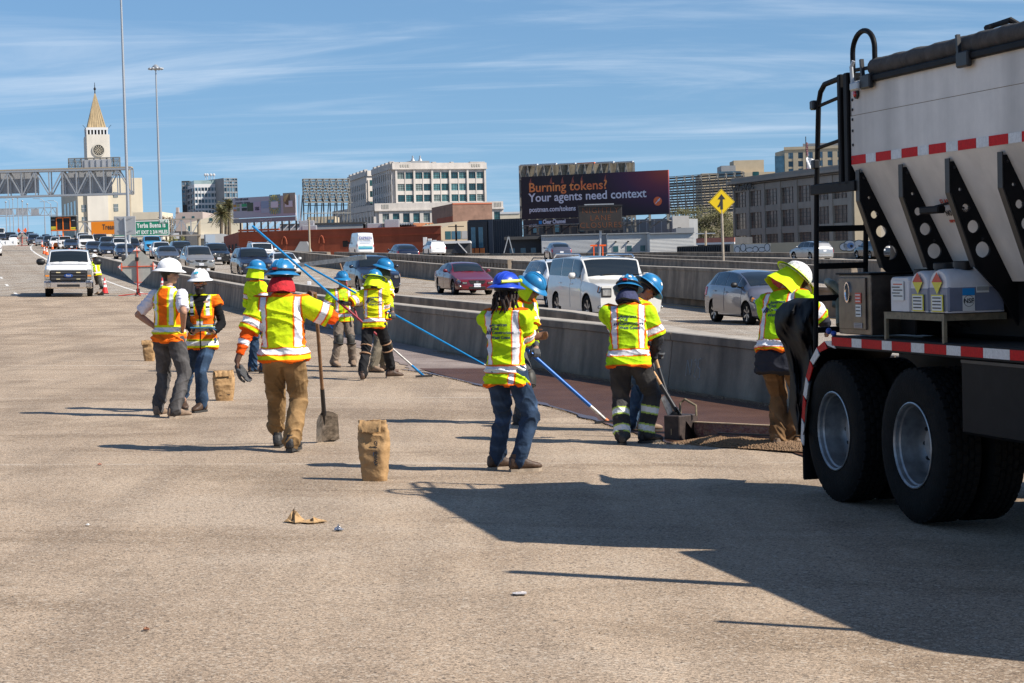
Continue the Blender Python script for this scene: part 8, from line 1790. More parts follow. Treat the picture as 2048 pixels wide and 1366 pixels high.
# ================================================================== freeway furniture
def vms_panel():
 p = at(1196, 461, 200); root = thing('message_sign', 'amber dot message sign reading NIGHTLY LANE CLOSURES on a steel pole', 'sign', gx(1199, 200)); o = root.location
 a, b = at(1157, 413, 200), at(1243.5, 413, 200); c = at(1157, 460, 200); w = (b - a).length; h = a.z - c.z; ctr = (a + b) / 2; ctr.z = (a.z + c.z) / 2
 mb = MB(); mb.box(ctr - o, (w, .35, h), ch=.05); mb.build('panel', mat('sign_black', (0.022, 0.018, 0.016), 0.5, 0, 0.3, 1.5), root)
 for z, s in ((h / 2, .16), (-h / 2, .16)): mb = MB(); mb.box(ctr - o + Vector((0, -.1, z)), (w + .1, .5, s)); mb.build('frame_edge', M_DKMET, root)
 mb = MB(); mb.box(ctr - o + Vector((-.1, .1, h / 2 + .16)), (w * .68, .6, .10)); mb.build('solar_panel', M_STEEL, root)
 am = mat('dim_amber', (0.16, 0.050, 0.012), 0.5)
 for txt, dz in (('NIGHTLY', .20), ('LANE', -.12), ('CLOSURES', -.43)): lettering(txt, h * .34, am, root, frame(ctr - o + Vector((0, -.19, dz * h)), (1, 0, 0), (0, 0, 1)), .004, 'CENTER', -.012, 1.15)
 mb = MB(); mb.tube([Vector((0, 0, 0)), ctr - o + Vector((0, .1, -h / 2))], .12, 10); mb.build('pole', M_STEEL, root)
 for dx in (-.55, .35):
  mb = MB(); mb.bar((dx, 0, 0), (dx, 0, 1.15), .12, .12); mb.bar((dx - .35, 0, 1.15), (dx + .35, 0, 1.15), .16, .16); mb.build('marker_post', M_ORANGE, root)
vms_panel()
def merge_sign():
 Y = 132; c = at(1443, 404, Y); root = thing('merge_sign', 'yellow diamond merge sign with black arrow on a steel pole', 'sign', at(1447, 524, Y)); o = root.location; s = 26.5 * Y / F_PX
 def dia(m, k, y, nm, par): mb = MB(); mb.prism([(0, k), (k, 0), (0, -k), (-k, 0)], y - .01, y + .01, 'xz'); mb.v = [tuple(Vector(p) + c - o) for p in mb.v]; return mb.build(nm, m, par)
 pl = dia(mat('sign_yellow', (0.85, 0.58, 0.005), 0.45), s, 0, 'plate', root); dia(M_INK, s * .955, -.013, 'border', pl); dia(mat('sign_yellow', (0.85, 0.58, 0.005), 0.45), s * .92, -.026, 'plate_face', pl)
 k = s / 26.0; mb = MB(); poly = [(-2.5, -14.5), (2.5, -14.5), (2.5, 5.5), (7.5, 5.5), (0, 15.5), (-7.5, 5.5), (-2.5, 5.5), (-2.5, 2), (-5, -4.0), (-8.5, -8), (-5.5, -10.5), (-2.5, -7)]; mb.prism([(x * k, z * k) for x, z in poly], -.048, -.038, 'xz'); mb.v = [tuple(Vector(p) + c - o) for p in mb.v]; mb.build('arrow', M_INK, pl)
 mb = MB(); mb.tube([(0, 0, -1), c - o + Vector((0, .05, -s * .3))], .09, 10); mb.build('pole', mat('pole_rusty', (0.34, 0.29, 0.23), 0.7, 0.2, 0.3, 3), root)
merge_sign()
def overhead():
 # nearest gantry seen from behind, with sign backs
 Y = 240; A = at(-40, 345, Y); B = at(262, 346, Y); zb = at(262, 387, Y).z; root = thing('sign_gantry', 'steel truss sign gantry with grey sign backs spanning the left lanes', 'gantry', gx(257, Y)); o = root.location; L = (B - A);
 for dy in (0, 1.4):
  for z in (A.z, zb): mb = MB(); mb.bar(Vector((A.x, Y + dy, z)) - o, Vector((B.x, Y + dy, z)) - o, .22, .22); mb.build('chord', M_STEEL, root)
  n = 11
  for k in range(n + 1):
   x = A.x + (B.x - A.x) * k / n; mb = MB(); mb.bar(Vector((x, Y + dy, zb)) - o, Vector((x, Y + dy, A.z)) - o, .13, .13); mb.build('post', M_STEEL, root)
   if k < n: x2 = A.x + (B.x - A.x) * (k + 1) / n; mb = MB(); mb.bar(Vector((x, Y + dy, zb if k % 2 else A.z)) - o, Vector((x2, Y + dy, A.z if k % 2 else zb)) - o, .13, .13); mb.build('diagonal', M_STEEL, root)
 for x0, x1, y0, y1 in ((-30, 79, 346, 386), (122, 225, 346, 386), (164, 223, 320, 341)):
  p, q = at(x0, y0, Y + 2), at(x1, y1, Y + 2); mb = MB(); mb.box(Vector(((p.x + q.x) / 2, Y + 1.9, (p.z + q.z) / 2)) - o, (q.x - p.x, .08, p.z - q.z)); sp = mb.build('sign_back', mat('sign_back', (0.40, 0.41, 0.43), 0.55, 0.3, 0.08, .6), root)
  for k in range(5): mb = MB(); x = p.x + (q.x - p.x) * (k + .5) / 5; mb.bar(Vector((x, Y + 1.8, q.z)) - o, Vector((x, Y + 1.8, p.z)) - o, .06, .06); mb.build('stiffener', M_STEEL, sp)
 mb = MB(); mb.tube([Vector((0, 0, -2)), Vector((at(255, 350, Y).x, Y + .7, A.z)) - o], .30, 16); mb.build('column', mat('column_concrete', (0.30, 0.25, 0.18), 0.8, 0, 0.2, 1), root)
 mb = MB(); mb.box(Vector(((A.x + B.x) / 2, Y + .7, A.z + .2)) - o, (B.x - A.x, 1.5, .12)); mb.build('catwalk', mat('walk_tan', (0.36, 0.29, 0.20), 0.8), root)
 # gantry with the green and orange guide signs
 Y = 300; A = at(150, 444, Y); B = at(401, 442, Y); zb = at(401, 470, Y).z; root = thing('sign_gantry', 'low truss gantry carrying the green and orange guide signs', 'gantry', gx(397, Y)); o = root.location
 for z in (A.z, zb): mb = MB(); mb.bar(Vector((A.x, Y, z)) - o, Vector((B.x, Y, z)) - o, .2, .2); mb.build('chord', mat('chord_tan', (0.33, 0.29, 0.24), 0.7, 0.2, 0.2, 1), root)
 n = 13
 for k in range(n):
  x, x2 = A.x + (B.x - A.x) * k / n, A.x + (B.x - A.x) * (k + 1) / n; mb = MB(); mb.bar(Vector((x, Y, zb)) - o, Vector((x, Y, A.z)) - o, .14, .14); mb.build('post', M_STEEL, root); mb = MB(); mb.bar(Vector((x, Y, A.z if k % 2 else zb)) - o, Vector((x2, Y, zb if k % 2 else A.z)) - o, .12, .12); mb.build('diagonal', M_STEEL, root)
 mb = MB(); mb.tube([Vector((0, .3, -3)), Vector((at(397, 441, Y).x, Y + .3, A.z)) - o], .26, 14); mb.build('column', mat('column_concrete', (0.30, 0.25, 0.18), 0.8, 0, 0.2, 1), root)
 def sign(x0, x1, y0, y1, m, nm, lab):
  p, q = at(x0, y0, Y - .5), at(x1, y1, Y - .5); t = thing(nm, lab, 'sign', ((p.x + q.x) / 2, Y - .5, (p.z + q.z) / 2)); mb = MB(); w, h = q.x - p.x, p.z - q.z; mb.box((0, 0, 0), (w, .1, h), ch=.03); mb.build('panel', m, t); return t, w, h
 G = mat('sign_green', (0.005, 0.20, 0.115), 0.5); t, w, h = sign(228, 339, 443, 471, G, 'guide_sign', 'green exit sign reading Yerba Buena Is right exit 2 3/4 miles'); ww = mat('sign_legend', (0.75, 0.76, 0.74), 0.5)
 fx = w / 111
 lettering('Yerba Buena Is', 1.0, ww, t, frame((w / 2 - 65 * fx, -.06, .05 * h), (1, 0, 0), (0, 0, 1)), .01, 'LEFT', .03, 1.1, width=58 * fx); lettering('RIGHT EXIT 2 3/4 MILES', .75, ww, t, frame((w / 2 - 80 * fx, -.06, -.36 * h), (1, 0, 0), (0, 0, 1)), .01, 'LEFT', .025, 1.05, width=76 * fx)
 for x0, x1, z0, z1 in ((-w / 2, w / 2, -h / 2, -h / 2 + .12), (-w / 2, w / 2, h / 2 - .12, h / 2), (w / 2 - .12, w / 2, -h / 2, h / 2)): mb = MB(); mb.box(((x0 + x1) / 2, -.06, (z0 + z1) / 2), (x1 - x0, .02, z1 - z0)); mb.build('border', ww, t)
 mb = MB(); mb.box((w / 2 - 10.5 * fx, -.05, h * .42), (20 * fx, .1, .24 * h), ch=.05); e = mb.build('exit_tab', ww, t); mb = MB(); mb.box((w / 2 - 10.5 * fx, -.09, h * .42), (18.6 * fx, .06, .19 * h), ch=.03); mb.build('exit_tab_face', G, e); lettering('EXIT 4B', .42, ww, e, frame((w / 2 - 18 * fx, -.13, h * .365), (1, 0, 0), (0, 0, 1)), .01, 'LEFT', .02, width=15 * fx)
 t, w, h = sign(182, 234, 444, 468, mat('sign_orange', (0.72, 0.21, 0.005), 0.5), 'guide_sign', 'orange detour sign reading Treasure, left of the grey sign back'); lettering('Treasure', 1.1, M_INK, t, frame((-w * .06, -.06, -.12 * h), (1, 0, 0), (0, 0, 1)), .01, 'LEFT', .03, 1.1, width=w * .72)
 # grey sign seen from behind on the median
 Y = 148; c = at(250, 451.5, Y); t = thing('road_sign', 'square grey sign seen from behind on a pole in the median', 'sign', gx(255, Y)); o = t.location; s = 43 * Y / F_PX; mb = MB(); mb.box(c - o, (s, .04, 37.5 * Y / F_PX), ch=.06); mb.build('plate', mat('plate_grey', (0.42, 0.42, 0.42), 0.5, 0.4, 0.05, 2), t); mb = MB(); mb.tube([(0, -.12, 0), c - o + Vector((0, -.12, .62))], .075, 10); mb.build('pole', M_STEEL, t)
 for dz in (-.45, .45):
  for sx in (-1, 1): mb = MB(); mb.bar(c - o + Vector((0, -.1, dz)), c - o + Vector((sx * .55, -.03, dz + .12)), .03, .03); mb.build('bracket', M_STEEL, t)
 # far gantry
 Y = 600; A = at(-20, 420, Y); B = at(113, 415, Y); zb = at(113, 430, Y).z; root = thing('sign_gantry', 'distant truss gantry at the crest of the road, far left', 'gantry', (B.x, Y, zb - 8)); o = root.location
 for z in (B.z, zb): mb = MB(); mb.bar(Vector((A.x, Y, z)) - o, Vector((B.x, Y, z)) - o, .25, .25); mb.build('chord', M_STEEL, root)
 for k in range(16): x, x2 = A.x + (B.x - A.x) * k / 16, A.x + (B.x - A.x) * (k + 1) / 16; mb = MB(); mb.bar(Vector((x, Y, B.z if k % 2 else zb)) - o, Vector((x2, Y, zb if k % 2 else B.z)) - o, .16, .16); mb.build('diagonal', M_STEEL, root)
 for x0, x1 in ((-10, 25), (32, 55), (62, 78)): p, q = at(x0, 418, Y + 1), at(x1, 430, Y + 1); mb = MB(); mb.box(Vector(((p.x + q.x) / 2, Y + 1, (p.z + q.z) / 2)) - o, (q.x - p.x, .1, p.z - q.z)); mb.build('sign_back', mat('sign_back', (0.40, 0.41, 0.43), 0.55), root)
 mb = MB(); mb.bar(Vector((0, 0, 0)), Vector((0, 0, B.z - o.z)), .4, .4); mb.build('column', M_STEEL, root)
overhead()
def poles():
 Y = 225; b = gx(259, Y); t = thing('light_pole', 'tall tapered steel light pole rising out of the picture at left', 'pole', b); mb = MB(); top = at(242, -30, Y); mb.tube([(0, 0, 0), (0, 0, (top.z - b.z) * .5), (0, 0, top.z - b.z)], [.20, .16, .11], 14); mb.build('shaft', M_STEEL, t, smooth=40)
 mb = MB(); mb.box((0, 0, .1), (.9, .9, .25), ch=.05); mb.build('base_plate', M_STEEL, t)
 Y = 400; b = gx(324, Y); t = thing('high_mast_light', 'slender high mast light with a ring of lamps', 'pole', b); top = at(314, 138, Y); H = top.z - b.z; mb = MB(); mb.tube([(0, 0, 0), (0, 0, H)], [.36, .14], 12); mb.build('shaft', M_STEEL, t, smooth=40)
 mb = MB(); mb.lathe([(.3, H - .2), (.7, H), (.7, H + .5), (.2, H + .9)], 'z', 14); mb.build('head', M_STEEL, t)
 for k in range(10): a = 2 * math.pi * k / 10; mb = MB(); mb.bar((0, 0, H + .1), (math.cos(a) * 1.1, math.sin(a) * 1.1, H + .1), .08, .08); mb.ell((math.cos(a) * 1.25, math.sin(a) * 1.25, H + .05), (.34, .34, .22)); mb.build('lamp', M_STEEL, t)
 for k, (px, pt, Y, arm) in enumerate(((14, 404, 480, 0), (21, 400, 520, 1), (28, 398, 540, 0), (38, 396, 560, 0), (47, 402, 450, 0), (57, 408, 470, 0), (91, 402, 430, 1), (104, 408, 440, 1), (117, 405, 500, 1))):
  b = gx(px, Y); H = at(px, pt, Y).z - b.z; t = thing('street_lamp', ['far thin lamp pole nearest the left picture edge', 'second far lamp pole from the left, with curved arm', 'third far lamp pole from the left', 'fourth far lamp pole from the left', 'fifth far lamp pole from the left, above the diamond sign', 'sixth far lamp pole from the left', 'seventh far lamp pole from the left, with arm', 'eighth far lamp pole, just left of the message board', 'ninth far lamp pole, above the message board'][k], 'lamp post', b, group='far lamp posts'); mb = MB(); mb.tube([(0, 0, 0), (0, 0, H)], [.14, .08], 8); mb.build('shaft', M_STEEL, t)
  mb = MB(); mb.tube([(0, 0, H), (-.8, 0, H + .5), (-2.4, 0, H + .6)], .06, 6) if arm else mb.ell((0, 0, H), (.25, .25, .2)); mb.build('lamp_arm' if arm else 'lamp', M_STEEL, t)
 for px, y0, y1, Y, lab in ((620, 440, 503, 285, 'tan utility pole in front of the red brick wall'), (913, 449, 484, 300, 'dark utility pole with crossarms before the tan house'), (1412, 462, 500, 245, 'thin pale pole left of the merge sign')):
  p, q = at(px, y1 + 10, Y), at(px, y0, Y); t = thing('utility_pole', lab, 'pole', p); mb = MB(); mb.tube([(0, 0, 0), (0, 0, q.z - p.z)], .14, 8); mb.build('shaft', mat('pole_tan', (0.34, 0.28, 0.2), 0.8) if px != 913 else M_DKMET, t); mb = MB(); mb.bar((-1.2, 0, q.z - p.z - .3), (1.2, 0, q.z - p.z - .3), .12, .12); mb.build('crossarm', M_STEEL if px != 913 else M_DKMET, t)
 Y = 330; p = at(1613, 352, Y); q = at(1613, 273, Y); t = thing('flagpole', 'flagpole with two flags above the industrial building', 'flag', p); H = q.z - p.z; mb = MB(); mb.tube([(0, 0, -2), (0, 0, H)], .07, 8); mb.build('pole', M_DKMET, t)
 def flag(z0, z1, x1, nm, m):
  mb = MB(); rg = [[Vector((x1 * k / 12, .12 * math.sin(k * 1.1 + j), z0 + (z1 - z0) * j / 6 - .35 * (k / 12) ** 1.3 * abs(x1))) for j in range(7)] for k in range(13)]; mb.rings(rg, closed=False, caps=False); mb.rings([[p_ + Vector((0, .02, 0)) for p_ in r_] for r_ in rg], closed=False, caps=False); return mb.build(nm, m, t, smooth=60)
 flag(H * .52, H * .86, .35, 'striped_flag', mat('flag_stripe', (0.45, 0.05, 0.06), 0.8, 0, 0.0, 9, col2=(.6, .6, .6), stretch=(.2, .2, 2))); flag(H * .18, H * .48, 2.0, 'white_flag', mat('flag_white', (0.7, 0.7, 0.7), 0.8)); flag(H * .12, H * .19, 2.0, 'flag_stripe_band', mat('flag_red', (0.5, 0.03, 0.04), 0.8))
poles()
def cones():
 M_CW = mat('cone_white', (0.75, 0.75, 0.74), 0.5); base = mat('cone_base', (0.03, 0.03, 0.03), 0.8); proto = {}
 def make(h, om):
  root = thing('traffic_cone', 'x', 'cone'); mb = MB(); mb.box((0, 0, .02), (h * .42, h * .42, .04), ch=.012); mb.build('base', base, root); r = lambda z: h * .16 * (1 - z / h) + h * .035
  mb = MB(); mb.lathe([(r(0), .04), (r(h * .42), h * .42)], 'z', 16); mb.lathe([(r(h * .57), h * .57), (r(h * .66), h * .66)], 'z', 16); mb.lathe([(r(h * .80), h * .80), (r(h) * .7, h)], 'z', 16); mb.build('body', om, root, smooth=40)
  for a, b in ((.42, .57), (.66, .80)): mb = MB(); mb.lathe([(r(h * a), h * a), (r(h * b), h * b)], 'z', 16); mb.build('collar', M_CW, root, smooth=40)
  return root
 L = [(31, 480, 'leftmost cone of the far row, at the foot of the flagged diamond sign'), (55, 484.5, 'second cone of the far row, right of the flagged diamond sign'), (61, 486.5, 'third cone of the far row'), (68.5, 488.5, 'fourth cone of the far row'), (77, 490.5, 'fifth cone of the far row'), (84.5, 494, 'sixth cone of the far row'), (94, 498, 'seventh cone of the far row, nearest the tapering line'), (105, 499, 'eighth cone of the far row, left of the message board trailer'), (88.5, 508, 'left one of the two cones standing close together'), (93.8, 510.5, 'right one of the two cones standing close together'), (138.5, 499, 'cone just right of the message board trailer'), (146.5, 500, 'second cone right of the message board trailer'), (154.5, 501, 'third cone right of the message board trailer'), (163.6, 502, 'fourth cone right of the message board trailer'), (191, 506.5, 'cone in front of the dark sedan at the barrier end'), (207, 509, 'cone at the start of the near barrier beside the navy sedan'), (10, 476, 'small far cone by the white barricade, left one'), (14.5, 476.2, 'small far cone by the white barricade, middle one'), (20, 477, 'small far cone by the white barricade, right one')]
 pr = None
 for k, (x, y, lab) in enumerate(L):
  p = gnd(x, y); c = make(.91, M_ORANGE) if pr is None else copy_tree(pr); pr = pr or c; c.location = p; c.rotation_euler = (0, 0, random.random()); tag(c, lab, 'cone', 'traffic cones along the lane closure')
 for (x, y, lab) in ((210, 588, 'red cone with white bands beside the worker at the crew pickup'), (325, 588, 'cone tip half hidden behind the man in the orange vest')):
  c = make(.74, mat('cone_red', (0.60, 0.02, 0.02), 0.5)); c.location = gnd(x, y); tag(c, lab, 'cone', 'traffic cones along the lane closure')
 # water-filled barricades at far left
 for k, (x, y) in enumerate(((12, 474), (12, 491))):
  p = gnd(x, y); t = thing('barricade', ('rear white plastic barricade at the far left' if k == 0 else 'front white plastic barricade at the far left'), 'barricade', p); mb = MB(); mb.prism([(-.3, 0), (.3, 0), (.12, .8), (-.12, .8)], -1.9 if k == 0 else -1.7, 1.9 if k == 0 else 1.7, 'yz'); mb.build('shell', M_WHITE, t)
  for x_ in (-1.2, 0, 1.2): mb = MB(); mb.box((x_, -.2, .35), (.08, .12, .6)); mb.build('groove', M_GREYW, t)
cones()
def diamond_back(label, c_px, foot, Y, half, flags, fabric, up=1.0):
 c = at(*c_px, Y); b = gx(foot[0], Y); t = thing('roll_up_sign', label, 'sign', b); o = t.location; q = c - o
 mb = MB(); mb.prism([(0, half), (half, 0), (0, -half), (-half, 0)], -.006, .006, 'xz'); mb.v = [tuple(Vector(p) + q + Vector((0, .02, 0))) for p in mb.v]; mb.build('fabric', fabric, t)
 orr = mat('rib_orange', (0.80, 0.11, 0.02), 0.5)
 for a_, b_ in (((0, 0, -half), (0, 0, half)), ((-half, 0, 0), (half, 0, 0))): mb = MB(); mb.bar(q + Vector(a_), q + Vector(b_), .03, .03); mb.build('rib', orr, t)
 for sx, sz in ((1, 0), (-1, 0), (0, 1), (0, -1)):
  k = half * .80; mb = MB(); d = half * .2
  a_, b_ = (Vector((sx * k, -.02, -d)), Vector((sx * k, -.02, d))) if sx else (Vector((-d, -.02, sz * k)), Vector((d, -.02, sz * k))); mb.bar(q + a_, q + b_, .035, .02); mb.build('corner_strap', orr, t)
  tri = [(sx * half * .99, sz * half * .99)] + ([(sx * k, d), (sx * k, -d)] if sx else [(d, sz * k), (-d, sz * k)]); mb = MB(); mb.prism(tri, -.012, -.008, 'xz'); mb.v = [tuple(Vector(p) + q) for p in mb.v]; mb.build('corner_pocket', M_WHITE, t)
 red = mat('stand_red', (0.45, 0.03, 0.015), 0.5); mb = MB(); mb.bar((0, -.05, .15), q + Vector((0, -.05, half * .35)), .05, .05); mb.build('mast', red, t); mb = MB(); mb.box((0, 0, .18), (.14, .14, .28), ch=.02); mb.build('spring_base', M_DKMET, t); mb = MB(); mb.box(q + Vector((0, -.08, half * .38)), (.16, .10, .16), ch=.02); mb.build('clamp', M_BLACK, t)
 for a in (.3, 1.9, 3.4, 5.0): mb = MB(); mb.bar((0, 0, .10), (math.cos(a) * .85, math.sin(a) * .85, .03), .05, .04); mb.build('leg', red, t)
 if flags:
  for s in (-1, 1):
   mb = MB(); r_ = q + Vector((0, 0, half)); mb.bar(r_, r_ + Vector((s * .35, 0, .45)), .03, .03); mb.build('flag_staff', orr, t); mb = MB(); a_ = r_ + Vector((s * .2, 0, .15)); mb.add([a_, a_ + Vector((s * .35, .02, .5)), a_ + Vector((s * .55, .05, .0)), a_ + Vector((s * .3, .02, -.3))] + [p_ + Vector((0, .02, 0)) for p_ in (a_, a_ + Vector((s * .35, .02, .5)), a_ + Vector((s * .55, .05, .0)), a_ + Vector((s * .3, .02, -.3)))], [(0, 1, 2, 3), (7, 6, 5, 4)]); mb.build('flag', M_ORANGE, t)
diamond_back('large diamond roll-up sign seen from behind, beside the near barrier', (275, 533), (276.5, 588), 87, .86, False, mat('sign_fabric_back', (0.36, 0.36, 0.32), 0.8, 0, 0.10, 5))
diamond_back('far diamond roll-up sign with two orange flags at the left', (44.5, 476), (44, 493), 300, .92, True, mat('sign_fabric_back', (0.36, 0.36, 0.32), 0.8))
def arrow_board():
 Y = 262; t = thing('message_trailer', 'black message board on an orange trailer behind the crew pickup', 'trailer', gx(128, Y)); o = t.location; a, b = at(101, 434, Y), at(153, 434, Y); c = at(101, 462.5, Y); w = b.x - a.x; h = a.z - c.z; ctr = Vector(((a.x + b.x) / 2, Y, (a.z + c.z) / 2)) - o
 mb = MB(); mb.box(ctr, (w, .25, h), ch=.03); mb.build('panel', mat('board_black', (0.012, 0.012, 0.013), 0.5), t); mb = MB(); mb.box(ctr + Vector((0, 0, h / 2 + .08)), (w * 1.02, .9, .08)); mb.build('solar_panel', M_GREYW, t)
 OR = mat('board_orange', (0.80, 0.17, 0.012), 0.5)
 for x in (-.27, -.02, .26): mb = MB(); mb.box(ctr + Vector((x * w, -.16, -.02 * h)), (.11, .06, h * .82)); mb.build('frame_bar', OR, t)
 for z in (.42, -.46): mb = MB(); mb.box(ctr + Vector((0, -.15, z * h)), (w * (.55 if z > 0 else .97), .05, .12)); mb.build('frame_bar', OR, t)
 for x, z in ((-.385, -.28), (.36, -.36)): mb = MB(); mb.box(ctr + Vector((x * w, -.15, z * h)), (w * .19, .04, h * .20)); l = mb.build('warning_label', M_LYEL, t); lettering('WARNING', .15, M_INK, l, frame(ctr + Vector((x * w, -.18, z * h - .05)), (1, 0, 0), (0, 0, 1)), .003, 'CENTER')
 for x, z in ((-.40, .28), (.38, .22)): mb = MB(); mb.box(ctr + Vector((x * w, -.15, z * h)), (w * .13, .03, h * .06)); mb.build('maker_plate', M_GREYW, t)
 mb = MB(); mb.bar((-.05, 0, .4), (-.05, 0, ctr.z + h * .3), .16, .16); mb.bar((-.5, 0, .5), (-.5, 0, 1.9), .12, .12); mb.build('mast', OR, t); mb = MB(); mb.box((0, 0, .6), (2.4, 1.3, .55), ch=.1); mb.bar((1.0, 0, .5), (2.2, 0, .45), .12, .12); mb.build('chassis', OR, t)
 for s in (-1, 1): mb = MB(); mb.lathe([(.15, -.1), (.33, -.1), (.34, 0), (.33, .1), (.15, .1)], 'x', 18, (s * 1.25, 0, .34)); mb.build('wheel', M_RUBBER, t)
arrow_board()
# ------------------------------------------------------------------ trees and palms
def tree(name, label, base, H, rx, ry, rz, col, n_leaf, trunk=True, seed=1, leaf=.5):
 t = thing(name, label, 'tree', base); rs = random.Random(seed); mb = MB()
 limbs = []
 for k in range(9):
  a = rs.random() * 6.28; r_ = rs.uniform(.2, .75); tip = Vector((rx * r_ * math.cos(a), ry * r_ * math.sin(a), H - rz + rz * rs.uniform(-.6, .7))); mid = Vector((tip.x * .4, tip.y * .4, (H - rz) * .75 + rs.random())); mb.tube([(0, 0, 0), (0, 0, (H - 2 * rz) * .8), mid, tip], [.32, .26, .14, .04], 7); limbs.append(tip)
 mb.build('trunk', mat('bark', (0.10, 0.075, 0.05), 0.9, 0, 0.3, 3), t, smooth=60)
 mb = MB(); clumps = [(Vector((rx * q * math.cos(a), ry * q * math.sin(a), H - rz + rz * z)), rs.uniform(.18, .36)) for a, q, z in [(rs.random() * 6.28, rs.random() ** .5 * .85, rs.uniform(-.85, .85)) for _ in range(60)]]
 for _ in range(n_leaf):
  c, s = rs.choice(clumps); d = Vector((rs.gauss(0, 1), rs.gauss(0, 1), rs.gauss(0, 1))).normalized(); p = c + Vector((d.x * rx, d.y * ry, d.z * rz)) * s * rs.random() ** .4; u = Vector((rs.gauss(0, 1), rs.gauss(0, 1), rs.gauss(0, 1))).normalized(); v = u.orthogonal().normalized(); k = leaf * rs.uniform(.5, 1.1)
  mb.add([p - u * k * .5, p + v * k * .28, p + u * k * .5, p - v * k * .28], [(0, 1, 2, 3)])
 mb.build('crown', mat('foliage_' + name, col, 0.75, 0, 0.0, .6, col2=tuple(c * .45 for c in col)), t, fix=False); return t
def palm(label, px, ytop, Y, seed, yb=470):
 p = at(px, yb, Y); q = at(px, ytop, Y); H = q.z - p.z; t = thing('palm_tree', label, 'tree', p, group='palms by the office tower'); mb = MB(); mb.tube([(0, 0, 0), (.1, 0, H * .5), (0, 0, H - 1.5)], [.35, .28, .25], 8); mb.build('trunk', mat('palm_bark', (0.16, 0.12, 0.08), 0.9, 0, 0.3, 2), t); rs = random.Random(seed); mb = MB()
 for k in range(46):
  a = rs.random() * 6.28; el = rs.uniform(-.9, 1.3); L = rs.uniform(1.9, 2.8); d = Vector((math.cos(a) * math.cos(el), math.sin(a) * math.cos(el), math.sin(el))); sd = d.cross(Vector((0, 0, 1))).normalized(); pts = [Vector((0, 0, H - 1.5)) + d * (L * f) + Vector((0, 0, -.9 * f * f)) for f in (0, .25, .5, .75, 1)]
  for i in range(4):
   for s in (-1, 1):
    for j in range(3): b = pts[i].lerp(pts[i + 1], j / 3); e = b + sd * (s * .62 * (1 - .12 * i)) + d * .35 + Vector((0, 0, -.25)); mb.add([b, b + d * .16, e], [(0, 1, 2)])
 mb.build('crown', mat('palm_leaf', (0.075, 0.095, 0.03), 0.7, 0, 0.0, .8, col2=(0.16, 0.12, 0.05)), t, fix=False)
palm('taller palm behind the white picture billboard', 459, 396, 390, 3); palm('shorter palm left of the taller one', 443, 410, 385, 4); palm('low palm crown between the office tower and the billboard', 452, 414, 395, 6)
_p = at(1408, 480, 430); tree('broad_tree', 'broad olive green tree left of the industrial building', (_p.x, _p.y, GROUND_Z), at(1408, 414, 430).z - GROUND_Z, 7.0, 5, 3.6, (0.11, 0.105, 0.035), 9000, seed=2, leaf=.45)
_p = at(1466, 480, 440); tree('side_tree', 'smaller tree touching the industrial building corner', (_p.x, _p.y, GROUND_Z), at(1466, 428, 440).z - GROUND_Z, 3.2, 3, 3.0, (0.11, 0.10, 0.035), 2500, seed=5, leaf=.45)
_p = at(352, 480, 330); tree('small_shrub_tree', 'small yellow green tree right of the green sign', (_p.x, _p.y, GROUND_Z), at(352, 472, 330).z - GROUND_Z, 1.6, 1.5, 2.2, (0.16, 0.16, 0.03), 1500, seed=7, leaf=.3)
_p = at(335, 450, 520); tree('brown_tree', 'brownish tree top left of the pink building', (_p.x, _p.y, GROUND_Z), at(335, 432, 520).z - GROUND_Z, 2.6, 2.5, 2.6, (0.13, 0.085, 0.045), 1600, seed=8, leaf=.4)
_p = at(605, 452, 500); tree('hedge_tree', 'small green tree crown left of the grey warehouse roof', (_p.x, _p.y, GROUND_Z), at(605, 444, 500).z - GROUND_Z, 2.4, 2, 1.2, (0.10, 0.14, 0.03), 900, seed=9, leaf=.35)
